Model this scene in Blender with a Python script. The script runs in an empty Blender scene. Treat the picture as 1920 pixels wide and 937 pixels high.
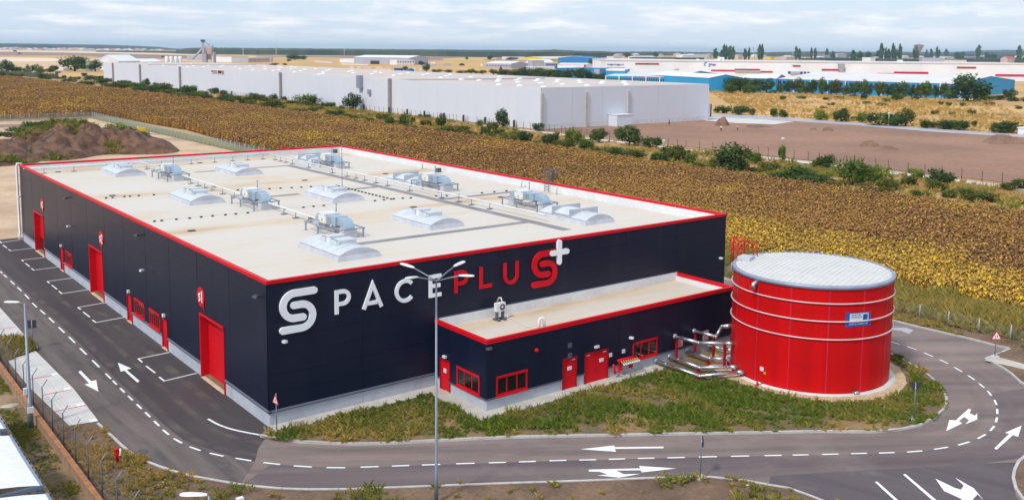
import bpy, bmesh, math, random
import numpy as np
from mathutils import Vector, Matrix

SC = bpy.context.scene
COL = SC.collection
PI = math.pi
R = math.radians

# ------------------------------------------------------------------ camera
CAM = np.array([-22.626839, -52.695967, 22.666783])
YAW, PITCH, ROLL = 0.9110773, 0.1138542, 0.0090586
FPX, PPY = 1801.65375, 299.96245          # focal length and principal row, in pixels of a 1920 x 937 frame
_f = np.array([math.cos(YAW) * math.cos(PITCH), math.sin(YAW) * math.cos(PITCH), -math.sin(PITCH)])
_r = np.array([math.sin(YAW), -math.cos(YAW), 0.0])
_u = np.cross(_r, _f)
RX = _r * math.cos(ROLL) + _u * math.sin(ROLL)
UX = -_r * math.sin(ROLL) + _u * math.cos(ROLL)
FX = _f
cd = bpy.data.cameras.new('camera')
cam = bpy.data.objects.new('camera', cd)
COL.objects.link(cam)
cam.matrix_world = Matrix(((RX[0], UX[0], -FX[0], CAM[0]), (RX[1], UX[1], -FX[1], CAM[1]),
                           (RX[2], UX[2], -FX[2], CAM[2]), (0, 0, 0, 1)))
cd.sensor_width = 36.0
cd.sensor_fit = 'HORIZONTAL'
cd.lens = FPX / 1920 * 36
cd.shift_y = (PPY - 468.5) / 1920
cd.clip_start = 0.5
cd.clip_end = 60000
SC.camera = cam

# ------------------------------------------------------------------ world and sun
SUN_EL, SUN_AZ = R(48), math.atan2(-0.96, -0.26)      # azimuth from +Y towards +X
w = bpy.data.worlds.new('World')
SC.world = w
w.use_nodes = True
nt = w.node_tree
nt.nodes.clear()
N = nt.nodes.new
L = nt.links.new
sky = N('ShaderNodeTexSky'); sky.sky_type = 'NISHITA'; sky.sun_disc = False
sky.sun_elevation = SUN_EL; sky.sun_rotation = SUN_AZ
sky.air_density = 1.0; sky.dust_density = 0.6; sky.ozone_density = 1.5
tc = N('ShaderNodeTexCoord'); sep = N('ShaderNodeSeparateXYZ'); L(tc.outputs['Generated'], sep.inputs[0])
zz = N('ShaderNodeMath'); zz.operation = 'MAXIMUM'; L(sep.outputs['Z'], zz.inputs[0]); zz.inputs[1].default_value = 0.0
za = N('ShaderNodeMath'); za.operation = 'ADD'; L(zz.outputs[0], za.inputs[0]); za.inputs[1].default_value = 0.12
dx = N('ShaderNodeMath'); dx.operation = 'DIVIDE'; L(sep.outputs['X'], dx.inputs[0]); L(za.outputs[0], dx.inputs[1])
dy = N('ShaderNodeMath'); dy.operation = 'DIVIDE'; L(sep.outputs['Y'], dy.inputs[0]); L(za.outputs[0], dy.inputs[1])
cmb = N('ShaderNodeCombineXYZ'); L(dx.outputs[0], cmb.inputs[0]); L(dy.outputs[0], cmb.inputs[1])
n1 = N('ShaderNodeTexNoise'); n1.inputs['Scale'].default_value = 1.5; n1.inputs['Detail'].default_value = 7; n1.inputs['Roughness'].default_value = 0.6
L(cmb.outputs[0], n1.inputs['Vector'])
cr = N('ShaderNodeValToRGB'); cr.color_ramp.elements[0].position = 0.45; cr.color_ramp.elements[1].position = 0.58
L(n1.outputs['Fac'], cr.inputs[0])
n2 = N('ShaderNodeTexNoise'); n2.inputs['Scale'].default_value = 2.6; n2.inputs['Detail'].default_value = 5
L(cmb.outputs[0], n2.inputs['Vector'])
cr2 = N('ShaderNodeValToRGB'); L(n2.outputs['Fac'], cr2.inputs[0])
cr2.color_ramp.elements[0].position = 0.35; cr2.color_ramp.elements[0].color = (6.1, 6.5, 7.3, 1)
cr2.color_ramp.elements[1].position = 0.65; cr2.color_ramp.elements[1].color = (8.0, 8.1, 8.2, 1)
veil = N('ShaderNodeMix'); veil.data_type = 'RGBA'; veil.inputs['Factor'].default_value = 0.8
L(sky.outputs[0], veil.inputs['A']); veil.inputs['B'].default_value = (5.2, 6.15, 7.6, 1)
mx = N('ShaderNodeMix'); mx.data_type = 'RGBA'
cf = N('ShaderNodeMath'); cf.operation = 'MULTIPLY'; L(cr.outputs[0], cf.inputs[0])
hf = N('ShaderNodeMapRange'); hf.interpolation_type = 'SMOOTHSTEP'; L(sep.outputs['Z'], hf.inputs[0])
hf.inputs['From Min'].default_value = 0.002; hf.inputs['From Max'].default_value = 0.028; hf.inputs['To Min'].default_value = 0.15; hf.inputs['To Max'].default_value = 0.85
L(hf.outputs[0], cf.inputs[1])
L(cf.outputs[0], mx.inputs['Factor']); L(veil.outputs['Result'], mx.inputs['A']); L(cr2.outputs[0], mx.inputs['B'])
bg = N('ShaderNodeBackground'); bg.inputs['Strength'].default_value = 0.1
L(mx.outputs['Result'], bg.inputs['Color'])
wo = N('ShaderNodeOutputWorld'); L(bg.outputs[0], wo.inputs['Surface'])

sd = bpy.data.lights.new('sun', 'SUN')
sun = bpy.data.objects.new('sun', sd)
COL.objects.link(sun)
sd.energy = 2.2
sd.angle = R(7)
sd.color = (1.0, 0.95, 0.88)
sdir = Vector((math.sin(SUN_AZ) * math.cos(SUN_EL), math.cos(SUN_AZ) * math.cos(SUN_EL), math.sin(SUN_EL)))
sun.rotation_euler = sdir.to_track_quat('Z', 'Y').to_euler()
sun.location = (0, 0, 120)

SC.view_settings.view_transform = 'Standard'
SC.view_settings.look = 'None'
SC.view_settings.exposure = 0.42
SC.view_settings.gamma = 1.0
SC.render.engine = 'CYCLES'
SC.cycles.max_bounces = 6
SC.cycles.diffuse_bounces = 3
SC.cycles.glossy_bounces = 3
SC.cycles.transparent_max_bounces = 8
SC.cycles.volume_bounces = 0
SC.cycles.use_denoising = True


# ------------------------------------------------------------------ pixel -> place
def ray(x, y):
    return FX + RX * (x - 960) / FPX - UX * (y - PPY) / FPX


def G(x, y, z=0.0):
    d = ray(x, y)
    t = (z - CAM[2]) / d[2]
    p = CAM + d * t
    return Vector((float(p[0]), float(p[1]), z))


def PLN(x, y, axis, val):
    d = ray(x, y)
    p = CAM + d * ((val - CAM[axis]) / d[axis])
    return Vector([float(v) for v in p])


def pxm(p):
    return FPX / float(np.dot(np.array(p) - CAM, FX))


def hgt(x, yb, yt):
    g = G(x, yb)
    d = math.hypot(g.x - CAM[0], g.y - CAM[1])
    r_ = ray(x, yt)
    return float(CAM[2] + r_[2] * d / math.hypot(r_[0], r_[1]))


# ------------------------------------------------------------------ materials
MATS = {}


def mat(name, col, rough=0.6, col2=None, scale=1.0, det=5, lo=0.35, hi=0.65, metal=0.0, bump=0.0, bscale=None, stretch=None,
        spec=0.5, coord='obj', fine=0.06, fscale=None, coat=0.0):
    """Principled material; a noise mixes col and col2, a finer noise varies the value a little."""
    if name in MATS:
        return MATS[name]
    m = bpy.data.materials.new(name)
    m.use_nodes = True
    t = m.node_tree
    b = t.nodes['Principled BSDF']
    b.inputs['Roughness'].default_value = rough
    b.inputs['Metallic'].default_value = metal
    b.inputs['Specular IOR Level'].default_value = spec
    if coat:
        b.inputs['Coat Weight'].default_value = coat
    n, l = t.nodes.new, t.links.new
    if coord == 'obj':
        v = n('ShaderNodeTexCoord').outputs['Object']
    else:
        v = n('ShaderNodeNewGeometry').outputs['Position']
    if stretch:
        mp = n('ShaderNodeMapping')
        mp.inputs['Scale'].default_value = stretch[:3]
        if len(stretch) > 3:
            mp.inputs['Rotation'].default_value = (0, 0, stretch[3])
        l(v, mp.inputs['Vector'])
        vs = mp.outputs[0]
    else:
        vs = v
    c = (*col, 1)
    c2 = (*(col2 or [x * 0.82 for x in col]), 1)
    nz = n('ShaderNodeTexNoise')
    nz.inputs['Scale'].default_value = scale
    nz.inputs['Detail'].default_value = det
    l(vs, nz.inputs['Vector'])
    rp = n('ShaderNodeValToRGB')
    rp.color_ramp.elements[0].position = lo
    rp.color_ramp.elements[1].position = hi
    rp.color_ramp.elements[0].color = c
    rp.color_ramp.elements[1].color = c2
    l(nz.outputs['Fac'], rp.inputs[0])
    out = rp.outputs[0]
    if fine:
        n2_ = n('ShaderNodeTexNoise')
        n2_.inputs['Scale'].default_value = fscale or scale * 9
        n2_.inputs['Detail'].default_value = 4
        l(v, n2_.inputs['Vector'])
        mr = n('ShaderNodeMapRange')
        mr.inputs['From Min'].default_value = 0.3
        mr.inputs['From Max'].default_value = 0.7
        mr.inputs['To Min'].default_value = 1 - fine
        mr.inputs['To Max'].default_value = 1 + fine
        l(n2_.outputs['Fac'], mr.inputs[0])
        vm = n('ShaderNodeVectorMath')
        vm.operation = 'SCALE'
        l(out, vm.inputs[0])
        l(mr.outputs[0], vm.inputs['Scale'])
        out = vm.outputs[0]
    l(out, b.inputs['Base Color'])
    if bump:
        nb = n('ShaderNodeTexNoise')
        nb.inputs['Scale'].default_value = bscale or scale * 6
        nb.inputs['Detail'].default_value = 5
        l(v, nb.inputs['Vector'])
        bp = n('ShaderNodeBump')
        bp.inputs['Strength'].default_value = bump
        bp.inputs['Distance'].default_value = 0.05
        l(nb.outputs['Fac'], bp.inputs['Height'])
        l(bp.outputs[0], b.inputs['Normal'])
    MATS[name] = m
    return m


def leafmat(name, c1, c2, c3=None, use='color', trans=0.25):
    """Foliage: 'shade' colour attribute of the leaf mesh mixes c1 and c2; instancer tint or object colour shifts it."""
    m = bpy.data.materials.new(name)
    m.use_nodes = True
    t = m.node_tree
    b = t.nodes['Principled BSDF']
    b.inputs['Roughness'].default_value = 0.75
    b.inputs['Specular IOR Level'].default_value = 0.2
    n, l = t.nodes.new, t.links.new
    at = n('ShaderNodeAttribute'); at.attribute_name = 'shade'
    mxx = n('ShaderNodeMix'); mxx.data_type = 'RGBA'
    mxx.inputs['A'].default_value = (*c1, 1)
    mxx.inputs['B'].default_value = (*c2, 1)
    l(at.outputs['Fac'], mxx.inputs['Factor'])
    out = mxx.outputs['Result']
    if use == 'tint':
        ti = n('ShaderNodeAttribute'); ti.attribute_type = 'INSTANCER'; ti.attribute_name = 'tint'
        m3 = n('ShaderNodeMix'); m3.data_type = 'RGBA'
        l(ti.outputs['Fac'], m3.inputs['Factor'])
        l(out, m3.inputs['A'])
        m4 = n('ShaderNodeMix'); m4.data_type = 'RGBA'
        m4.inputs['A'].default_value = (*[x * 0.75 for x in c3], 1)
        m4.inputs['B'].default_value = (*[min(1, x * 1.2) for x in c3], 1)
        l(at.outputs['Fac'], m4.inputs['Factor'])
        l(m4.outputs['Result'], m3.inputs['B'])
        out = m3.outputs['Result']
    else:
        oi = n('ShaderNodeObjectInfo')
        m3 = n('ShaderNodeMix'); m3.data_type = 'RGBA'; m3.blend_type = 'MULTIPLY'
        m3.inputs['Factor'].default_value = 1
        l(out, m3.inputs['A'])
        l(oi.outputs['Color'], m3.inputs['B'])
        out = m3.outputs['Result']
    l(out, b.inputs['Base Color'])
    tr = n('ShaderNodeBsdfTranslucent')
    l(out, tr.inputs['Color'])
    ms = n('ShaderNodeMixShader')
    ms.inputs[0].default_value = trans
    l(b.outputs[0], ms.inputs[1]); l(tr.outputs[0], ms.inputs[2])
    l(ms.outputs[0], t.nodes['Material Output'].inputs['Surface'])
    MATS[name] = m
    return m


# ------------------------------------------------------------------ mesh builder and scene helpers
class MB:
    def __init__(s):
        s.v, s.f, s.mi, s.sm = [], [], [], []

    def add(s, vs, fs, mi=0, smooth=False):
        o = len(s.v)
        s.v += [tuple(map(float, p)) for p in vs]
        for q in fs:
            s.f.append(tuple(o + i for i in q)); s.mi.append(mi); s.sm.append(smooth)
        return s

    def box(s, x0, x1, y0, y1, z0, z1, mi=0):
        v = [(x0, y0, z0), (x1, y0, z0), (x1, y1, z0), (x0, y1, z0), (x0, y0, z1), (x1, y0, z1), (x1, y1, z1), (x0, y1, z1)]
        return s.add(v, [(0, 3, 2, 1), (4, 5, 6, 7), (0, 1, 5, 4), (1, 2, 6, 5), (2, 3, 7, 6), (3, 0, 4, 7)], mi)

    def obox(s, c, sx, sy, sz, rot=0.0, mi=0, base=True):
        """box of size sx,sy,sz turned about z; c = centre of its base (or its centre)."""
        ca, sa = math.cos(rot), math.sin(rot)
        z0 = c[2] if base else c[2] - sz / 2
        v = []
        for z in (z0, z0 + sz):
            for a, b_ in ((-1, -1), (1, -1), (1, 1), (-1, 1)):
                x, y = a * sx / 2, b_ * sy / 2
                v.append((c[0] + x * ca - y * sa, c[1] + x * sa + y * ca, z))
        return s.add(v, [(0, 3, 2, 1), (4, 5, 6, 7), (0, 1, 5, 4), (1, 2, 6, 5), (2, 3, 7, 6), (3, 0, 4, 7)], mi)

    def prism(s, pts, z0, z1, mi=0, bottom=True):
        n = len(pts)
        a = sum(pts[i][0] * pts[(i + 1) % n][1] - pts[(i + 1) % n][0] * pts[i][1] for i in range(n))
        if a < 0:
            pts = list(reversed(pts))
        v = [(p[0], p[1], z0) for p in pts] + [(p[0], p[1], z1) for p in pts]
        f = [tuple(range(n, 2 * n))] + [(i, (i + 1) % n, n + (i + 1) % n, n + i) for i in range(n)]
        if bottom:
            f.append(tuple(reversed(range(n))))
        return s.add(v, f, mi)

    def quad(s, a, b, c, d, mi=0):
        return s.add([a, b, c, d], [(0, 1, 2, 3)], mi)

    def tube(s, pts, r, n=8, mi=0, caps=True, smooth=True):
        pts = [Vector(p) for p in pts]
        rs = r if isinstance(r, (list, tuple)) else [r] * len(pts)
        vs, fs = [], []
        up = None
        for i, p in enumerate(pts):
            d = (pts[min(i + 1, len(pts) - 1)] - pts[max(i - 1, 0)]).normalized()
            if up is None:
                up = Vector((0, 0, 1)) if abs(d.z) < 0.95 else Vector((1, 0, 0))
            a = d.cross(up).normalized()
            b_ = a.cross(d).normalized()
            up = b_
            for k in range(n):
                t = 2 * PI * k / n
                vs.append(p + a * (rs[i] * math.cos(t)) + b_ * (rs[i] * math.sin(t)))
        for i in range(len(pts) - 1):
            for k in range(n):
                fs.append((i * n + k, i * n + (k + 1) % n, (i + 1) * n + (k + 1) % n, (i + 1) * n + k))
        if caps:
            fs.append(tuple(reversed(range(n))))
            fs.append(tuple((len(pts) - 1) * n + k for k in range(n)))
        return s.add(vs, fs, mi, smooth and n > 4)

    def lathe(s, prof, c=(0, 0, 0), n=24, mi=0, smooth=True):
        vs, fs = [], []
        for r_, z in prof:
            for k in range(n):
                t = 2 * PI * k / n
                vs.append((c[0] + r_ * math.cos(t), c[1] + r_ * math.sin(t), c[2] + z))
        for i in range(len(prof) - 1):
            for k in range(n):
                fs.append((i * n + k, i * n + (k + 1) % n, (i + 1) * n + (k + 1) % n, (i + 1) * n + k))
        return s.add(vs, fs, mi, smooth)

    def mesh(s, name, mats):
        me = bpy.data.meshes.new(name)
        me.from_pydata(s.v, [], s.f)
        for m in (mats if isinstance(mats, (list, tuple)) else [mats]):
            me.materials.append(m)
        if s.f:
            me.polygons.foreach_set('material_index', s.mi)
            me.polygons.foreach_set('use_smooth', s.sm)
        me.update()
        return me

    def build(s, name, mats, parent=None, loc=(0, 0, 0), rotz=0.0):
        return link(name, s.mesh(name, mats), parent, loc, rotz)


def link(name, data, parent=None, loc=(0, 0, 0), rotz=0.0):
    o = bpy.data.objects.new(name, data)
    COL.objects.link(o)
    o.location = loc
    o.rotation_euler = (0, 0, rotz)
    if parent is not None:
        o.parent = parent
    return o


def tag(o, label=None, cat=None, group=None, kind=None):
    if label:
        o['label'] = label
    if cat:
        o['category'] = cat
    if group:
        o['group'] = group
    if kind:
        o['kind'] = kind
    return o


def thing(name, label, cat, loc=(0, 0, 0), rotz=0.0, group=None):
    o = bpy.data.objects.new(name, None)
    o.empty_display_size = 0.3
    COL.objects.link(o)
    o.location = loc
    o.rotation_euler = (0, 0, rotz)
    return tag(o, label, cat, group)


def dup(o, loc, rotz=None, label=None, parent=None):
    c = o.copy()
    COL.objects.link(c)
    if parent is not None:
        c.parent = parent
    if loc is not None:
        c.location = loc
    if rotz is not None:
        c.rotation_euler = (0, 0, rotz)
    if label:
        c['label'] = label
    for ch in o.children:
        dup(ch, None, None, None, c)
    return c


def struct(name, mb, m, parent=None):
    o = mb.build(name, m, parent)
    if parent is None:
        o['kind'] = 'structure'
    return o


def flat(name, pts, z, m, parent=None, tri=False, kind=None):
    """a level sheet with the outline pts (world xy)."""
    bm = bmesh.new()
    vs = [bm.verts.new((p[0], p[1], z)) for p in pts]
    f = bm.faces.new(vs)
    f.normal_update()
    if f.normal.z < 0:
        f.normal_flip()
    bmesh.ops.triangulate(bm, faces=bm.faces[:])
    me = bpy.data.meshes.new(name)
    bm.to_mesh(me)
    bm.free()
    me.materials.append(m)
    o = link(name, me, parent)
    if parent is None:
        o['kind'] = kind or 'structure'
    return o


def gp(pts, z=0.0):
    return [Vector(G(x, y, z)[:2]) for x, y in pts]


def spline(pts, step):
    """Catmull-Rom through pts, resampled about every step metres."""
    P = [Vector((p[0], p[1])) for p in pts]
    out = []
    for i in range(len(P) - 1):
        p0, p1, p2, p3 = P[max(i - 1, 0)], P[i], P[i + 1], P[min(i + 2, len(P) - 1)]
        k = max(1, int((p2 - p1).length / step))
        for j in range(k):
            t = j / k
            out.append(0.5 * ((2 * p1) + (p2 - p0) * t + (2 * p0 - 5 * p1 + 4 * p2 - p3) * t * t + (3 * p1 - p0 - 3 * p2 + p3) * t ** 3))
    out.append(P[-1])
    return out


def text_mesh(txt, size, depth, align='LEFT'):
    cu = bpy.data.curves.new('lettering', 'FONT')
    cu.body = txt
    cu.size = size
    cu.extrude = depth
    cu.align_x = align
    cu.resolution_u = 3
    o = bpy.data.objects.new('lettering', cu)
    me = bpy.data.meshes.new_from_object(o)
    bpy.data.objects.remove(o)
    bpy.data.curves.remove(cu)
    return me


def put(name, me, m, parent, origin, uvec, vvec):
    """place a mesh drawn in xy so that x runs along uvec, y along vvec (world), local to parent."""
    me.materials.clear()
    me.materials.append(m)
    u_, v_ = Vector(uvec), Vector(vvec)
    n_ = u_.cross(v_)
    M = Matrix(((u_.x, v_.x, n_.x, origin[0]), (u_.y, v_.y, n_.y, origin[1]), (u_.z, v_.z, n_.z, origin[2]), (0, 0, 0, 1)))
    me.transform(M)
    return link(name, me, parent)


def stroke(pts, wd, d, rnd=False):
    """flat-sided band of width wd along 2-D pts, thickness d, drawn in xy; mitred joins, round ends when rnd."""
    P = [Vector((p[0], p[1])) for p in pts]
    P = [p for i, p in enumerate(P) if i == 0 or (p - P[i - 1]).length > 1e-4]
    Lf, Rt = [], []
    for i, p in enumerate(P):
        a = (P[i] - P[i - 1]).normalized() if i else None
        b_ = (P[i + 1] - P[i]).normalized() if i < len(P) - 1 else None
        if a is None: a = b_
        if b_ is None: b_ = a
        t = (a + b_).normalized()
        nrm = Vector((-t.y, t.x))
        k = wd / 2 / max(0.35, nrm.dot(Vector((-a.y, a.x))))
        Lf.append(p + nrm * k); Rt.append(p - nrm * k)
    def cap(c, dirn):
        base = math.atan2(dirn.y, dirn.x)
        return [c + Vector((math.cos(base + t), math.sin(base + t))) * wd / 2 for t in [PI / 2 - PI * j / 8 for j in range(1, 8)]]
    out = list(Lf)
    if rnd:
        out += cap(P[-1], (P[-1] - P[-2]).normalized())
    out += list(reversed(Rt))
    if rnd:
        out += cap(P[0], (P[0] - P[1]).normalized())
    n = len(out)
    bm = bmesh.new()
    vs = [bm.verts.new((p.x, p.y, 0)) for p in out]
    fc = bm.faces.new(vs)
    fc.normal_update()
    if fc.normal.z < 0:
        fc.normal_flip()
    r_ = bmesh.ops.extrude_face_region(bm, geom=[fc])
    bmesh.ops.translate(bm, verts=[e for e in r_['geom'] if isinstance(e, bmesh.types.BMVert)], vec=(0, 0, d))
    bmesh.ops.recalc_face_normals(bm, faces=bm.faces[:])
    bmesh.ops.triangulate(bm, faces=[f_ for f_ in bm.faces if len(f_.verts) > 4])
    me = bpy.data.meshes.new('band')
    bm.to_mesh(me)
    bm.free()
    return me


def join_meshes(ms):
    bm = bmesh.new()
    for m in ms:
        bm.from_mesh(m)
    me = bpy.data.meshes.new('joined')
    bm.to_mesh(me)
    bm.free()
    return me


def arc(cx, cy, r_, a0, a1, n=12):
    return [(cx + r_ * math.cos(R(a0 + (a1 - a0) * i / n)), cy + r_ * math.sin(R(a0 + (a1 - a0) * i / n))) for i in range(n + 1)]


def scatter(name, pts, sc, tint, rot, protos, kind='stuff', label=None, idx=None):
    """one stuff object: plants of protos set at pts."""
    n = len(pts)
    me = bpy.data.meshes.new(name)
    me.vertices.add(n)
    me.vertices.foreach_set('co', np.asarray(pts, dtype=np.float32).ravel())
    for nm, arr, ty in (('sc', sc, 'FLOAT'), ('tint', tint, 'FLOAT'), ('rot', rot, 'FLOAT')):
        at = me.attributes.new(nm, ty, 'POINT')
        at.data.foreach_set('value', np.asarray(arr, dtype=np.float32))
    at = me.attributes.new('idx', 'INT', 'POINT')
    at.data.foreach_set('value', np.asarray(idx if idx is not None else np.arange(n) % len(protos), dtype=np.int32))
    o = link(name, me)
    tag(o, label, None, None, kind)
    ng = bpy.data.node_groups.new(name + '_nodes', 'GeometryNodeTree')
    ng.interface.new_socket('Geometry', in_out='INPUT', socket_type='NodeSocketGeometry')
    ng.interface.new_socket('Geometry', in_out='OUTPUT', socket_type='NodeSocketGeometry')
    n_, l_ = ng.nodes.new, ng.links.new
    gi, go = n_('NodeGroupInput'), n_('NodeGroupOutput')
    iop = n_('GeometryNodeInstanceOnPoints')
    jn = n_('GeometryNodeJoinGeometry')
    for p in protos:
        oi = n_('GeometryNodeObjectInfo')
        oi.inputs['Object'].default_value = p
        oi.inputs['As Instance'].default_value = True
        l_(oi.outputs['Geometry'], jn.inputs[0])
    def attr(nm, ty):
        a = n_('GeometryNodeInputNamedAttribute')
        a.data_type = ty
        a.inputs['Name'].default_value = nm
        return a.outputs['Attribute']
    cx = n_('ShaderNodeCombineXYZ')
    l_(attr('rot', 'FLOAT'), cx.inputs['Z'])
    l_(gi.outputs[0], iop.inputs['Points'])
    l_(jn.outputs[0], iop.inputs['Instance'])
    iop.inputs['Pick Instance'].default_value = True
    l_(attr('idx', 'INT'), iop.inputs['Instance Index'])
    l_(cx.outputs[0], iop.inputs['Rotation'])
    l_(attr('sc', 'FLOAT'), iop.inputs['Scale'])
    l_(iop.outputs[0], go.inputs[0])
    md = o.modifiers.new('plants', 'NODES')
    md.node_group = ng
    return o


def inside(px_, py_, poly):
    """vectorised point in polygon."""
    n = len(poly)
    res = np.zeros(len(px_), bool)
    j = n - 1
    for i in range(n):
        xi, yi = poly[i][0], poly[i][1]
        xj, yj = poly[j][0], poly[j][1]
        c = ((yi > py_) != (yj > py_)) & (px_ < (xj - xi) * (py_ - yi) / (yj - yi + 1e-12) + xi)
        res ^= c
        j = i
    return res


def vnoise(x, y, s, seed=0):
    """smooth value noise 0..1."""
    rg = np.random.RandomState(seed)
    T = rg.rand(256, 256)
    x, y = np.asarray(x) / s, np.asarray(y) / s
    xi, yi = np.floor(x).astype(int), np.floor(y).astype(int)
    fx, fy = x - xi, y - yi
    fx, fy = fx * fx * (3 - 2 * fx), fy * fy * (3 - 2 * fy)
    g = lambda a, b_: T[a % 256, b_ % 256]
    return (g(xi, yi) * (1 - fx) + g(xi + 1, yi) * fx) * (1 - fy) + (g(xi, yi + 1) * (1 - fx) + g(xi + 1, yi + 1) * fx) * fy


M = {}
M['navy'] = mat('navy_panel', (0.004, 0.008, 0.027), 0.38, (0.0075, 0.0125, 0.033), 0.5, stretch=(1.6, 1.6, 0.10), lo=0.4, hi=0.7, spec=0.30, fine=0.08, fscale=2)
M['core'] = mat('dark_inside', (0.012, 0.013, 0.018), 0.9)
M['flash'] = mat('grey_flashing', (0.09, 0.10, 0.14), 0.4)
M['concrete'] = mat('plinth_concrete', (0.46, 0.49, 0.55), 0.85, (0.38, 0.41, 0.47), 0.8, fine=0.05)
M['red'] = mat('red_coating', (0.62, 0.008, 0.018), 0.42, (0.55, 0.006, 0.014), 0.4, spec=0.12)
M['reddark'] = mat('dark_red_steel', (0.35, 0.008, 0.014), 0.45, spec=0.12)
M['redtank'] = mat('red_tank_sheet', (0.58, 0.004, 0.006), 0.45, (0.43, 0.004, 0.005), 0.5, stretch=(2.2, 2.2, 0.12), lo=0.4, hi=0.72, fine=0.05, spec=0.12)
M['white'] = mat('white_sheet', (0.70, 0.72, 0.74), 0.55, (0.62, 0.64, 0.66), 0.4)
M['letterwhite'] = mat('white_letter', (0.84, 0.88, 0.93), 0.45, (0.82, 0.86, 0.91), fine=0.01)
M['letterred'] = mat('red_letter', (0.62, 0.01, 0.02), 0.4, spec=0.12)
M['glass'] = mat('dark_glass', (0.01, 0.012, 0.014), 0.06, spec=0.6)
M['steel'] = mat('galvanised_steel', (0.34, 0.38, 0.45), 0.42, (0.27, 0.30, 0.37), 2.0, metal=0.35)
M['alu'] = mat('bright_cladding', (0.56, 0.59, 0.64), 0.30, (0.50, 0.53, 0.58), 1.5, metal=0.9)
M['duct'] = mat('blue_grey_duct', (0.40, 0.49, 0.57), 0.3, (0.34, 0.46, 0.58), 1.0, metal=0.4)
M['unit'] = mat('unit_casing', (0.72, 0.74, 0.76), 0.5)
M['black'] = mat('black_rubber', (0.02, 0.02, 0.022), 0.7)
M['pole'] = mat('pole_steel', (0.20, 0.24, 0.29), 0.45, (0.16, 0.19, 0.24), 1.2, metal=0.3)
M['poly'] = mat('skylight_sheet', (0.56, 0.60, 0.64), 0.4, (0.49, 0.53, 0.57), 1.2)
M['curb'] = mat('skylight_kerb', (0.50, 0.52, 0.58), 0.5)
M['paint'] = mat('road_paint', (0.80, 0.80, 0.80), 0.6, (0.66, 0.65, 0.65), 2.0, lo=0.5, hi=0.8, coord='pos', fscale=14, fine=0.12)
M['kerb'] = mat('kerb_stone', (0.50, 0.48, 0.47), 0.85, (0.40, 0.38, 0.37), 1.5, coord='pos')
M['yellow'] = mat('yellow_paint', (0.75, 0.48, 0.03), 0.5)
M['bark'] = mat('bark', (0.10, 0.075, 0.05), 0.9)

# ================================================================== SETTING
M['plain'] = mat('dry_plain', (0.58, 0.36, 0.13), 0.95, (0.42, 0.255, 0.10), 0.02, det=8, coord='pos', fine=0.22, fscale=0.6)
M['stubble'] = mat('stubble', (0.62, 0.44, 0.27), 0.95, (0.52, 0.36, 0.21), 0.004, coord='pos', fine=0.1, fscale=0.05, stretch=(1, 3, 1))
M['palefield'] = mat('pale_stubble', (0.72, 0.58, 0.42), 0.95, (0.64, 0.50, 0.36), 0.004, coord='pos')
M['plough'] = mat('ploughed_earth', (0.30, 0.19, 0.16), 0.95, (0.24, 0.15, 0.13), 0.006, coord='pos', stretch=(1, 3, 1))
M['lot'] = mat('brown_lot', (0.31, 0.170, 0.110), 0.95, (0.23, 0.126, 0.082), 0.035, det=9, coord='pos', fine=0.14, fscale=0.7, bump=0.3, bscale=1.5)
M['sand'] = mat('sandy_lot', (0.55, 0.39, 0.26), 0.95, (0.36, 0.24, 0.16), 0.10, det=8, lo=0.42, hi=0.7, coord='pos', fine=0.12, fscale=1.5, bump=0.4, bscale=1.2)
M['fieldsoil'] = mat('field_soil', (0.16, 0.095, 0.045), 0.95, (0.22, 0.14, 0.05), 0.05, coord='pos', fine=0.15)
M['drystrip'] = mat('dry_grass_strip', (0.44, 0.27, 0.10), 0.95, (0.27, 0.17, 0.085), 0.06, det=8, coord='pos', fine=0.25, fscale=1.1, bump=0.5, bscale=0.8)
M['greenstrip'] = mat('green_strip', (0.17, 0.17, 0.045), 0.95, (0.27, 0.22, 0.07), 0.12, det=8, coord='pos', fine=0.2, fscale=2.2, bump=0.5, bscale=1.5)
M['soil'] = mat('verge_soil', (0.105, 0.064, 0.044), 0.95, (0.19, 0.12, 0.075), 0.35, det=8, coord='pos', fine=0.22, fscale=5, bump=0.7, bscale=3)
M['islandsoil'] = mat('island_soil', (0.14, 0.105, 0.055), 0.95, (0.30, 0.19, 0.085), 0.3, det=8, lo=0.42, hi=0.7, coord='pos', fine=0.2, fscale=5, bump=0.7, bscale=3)
M['yardgrass'] = mat('yard_ground', (0.14, 0.105, 0.045), 0.95, (0.30, 0.20, 0.12), 0.45, det=8, lo=0.45, hi=0.62, coord='pos', fine=0.2, fscale=4, bump=0.6, bscale=3)
M['slab'] = mat('concrete_slab', (0.60, 0.59, 0.57), 0.9, (0.52, 0.51, 0.49), 0.4, coord='pos', fine=0.05)
M['walk'] = mat('pavement_slab', (0.50, 0.47, 0.43), 0.9, (0.42, 0.39, 0.35), 0.6, coord='pos')
M['gravel'] = mat('pale_gravel', (0.55, 0.42, 0.27), 0.95, (0.42, 0.31, 0.19), 2.5, coord='pos', fine=0.3, fscale=9, bump=0.8, bscale=9)
M['pathwhite'] = mat('white_path', (0.62, 0.60, 0.58), 0.9, (0.50, 0.48, 0.45), 0.3, coord='pos')
M['farroad'] = mat('grey_road', (0.40, 0.40, 0.44), 0.9, (0.33, 0.33, 0.37), 0.2, coord='pos')
M['manhole'] = mat('cast_iron', (0.10, 0.09, 0.09), 0.7)


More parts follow.
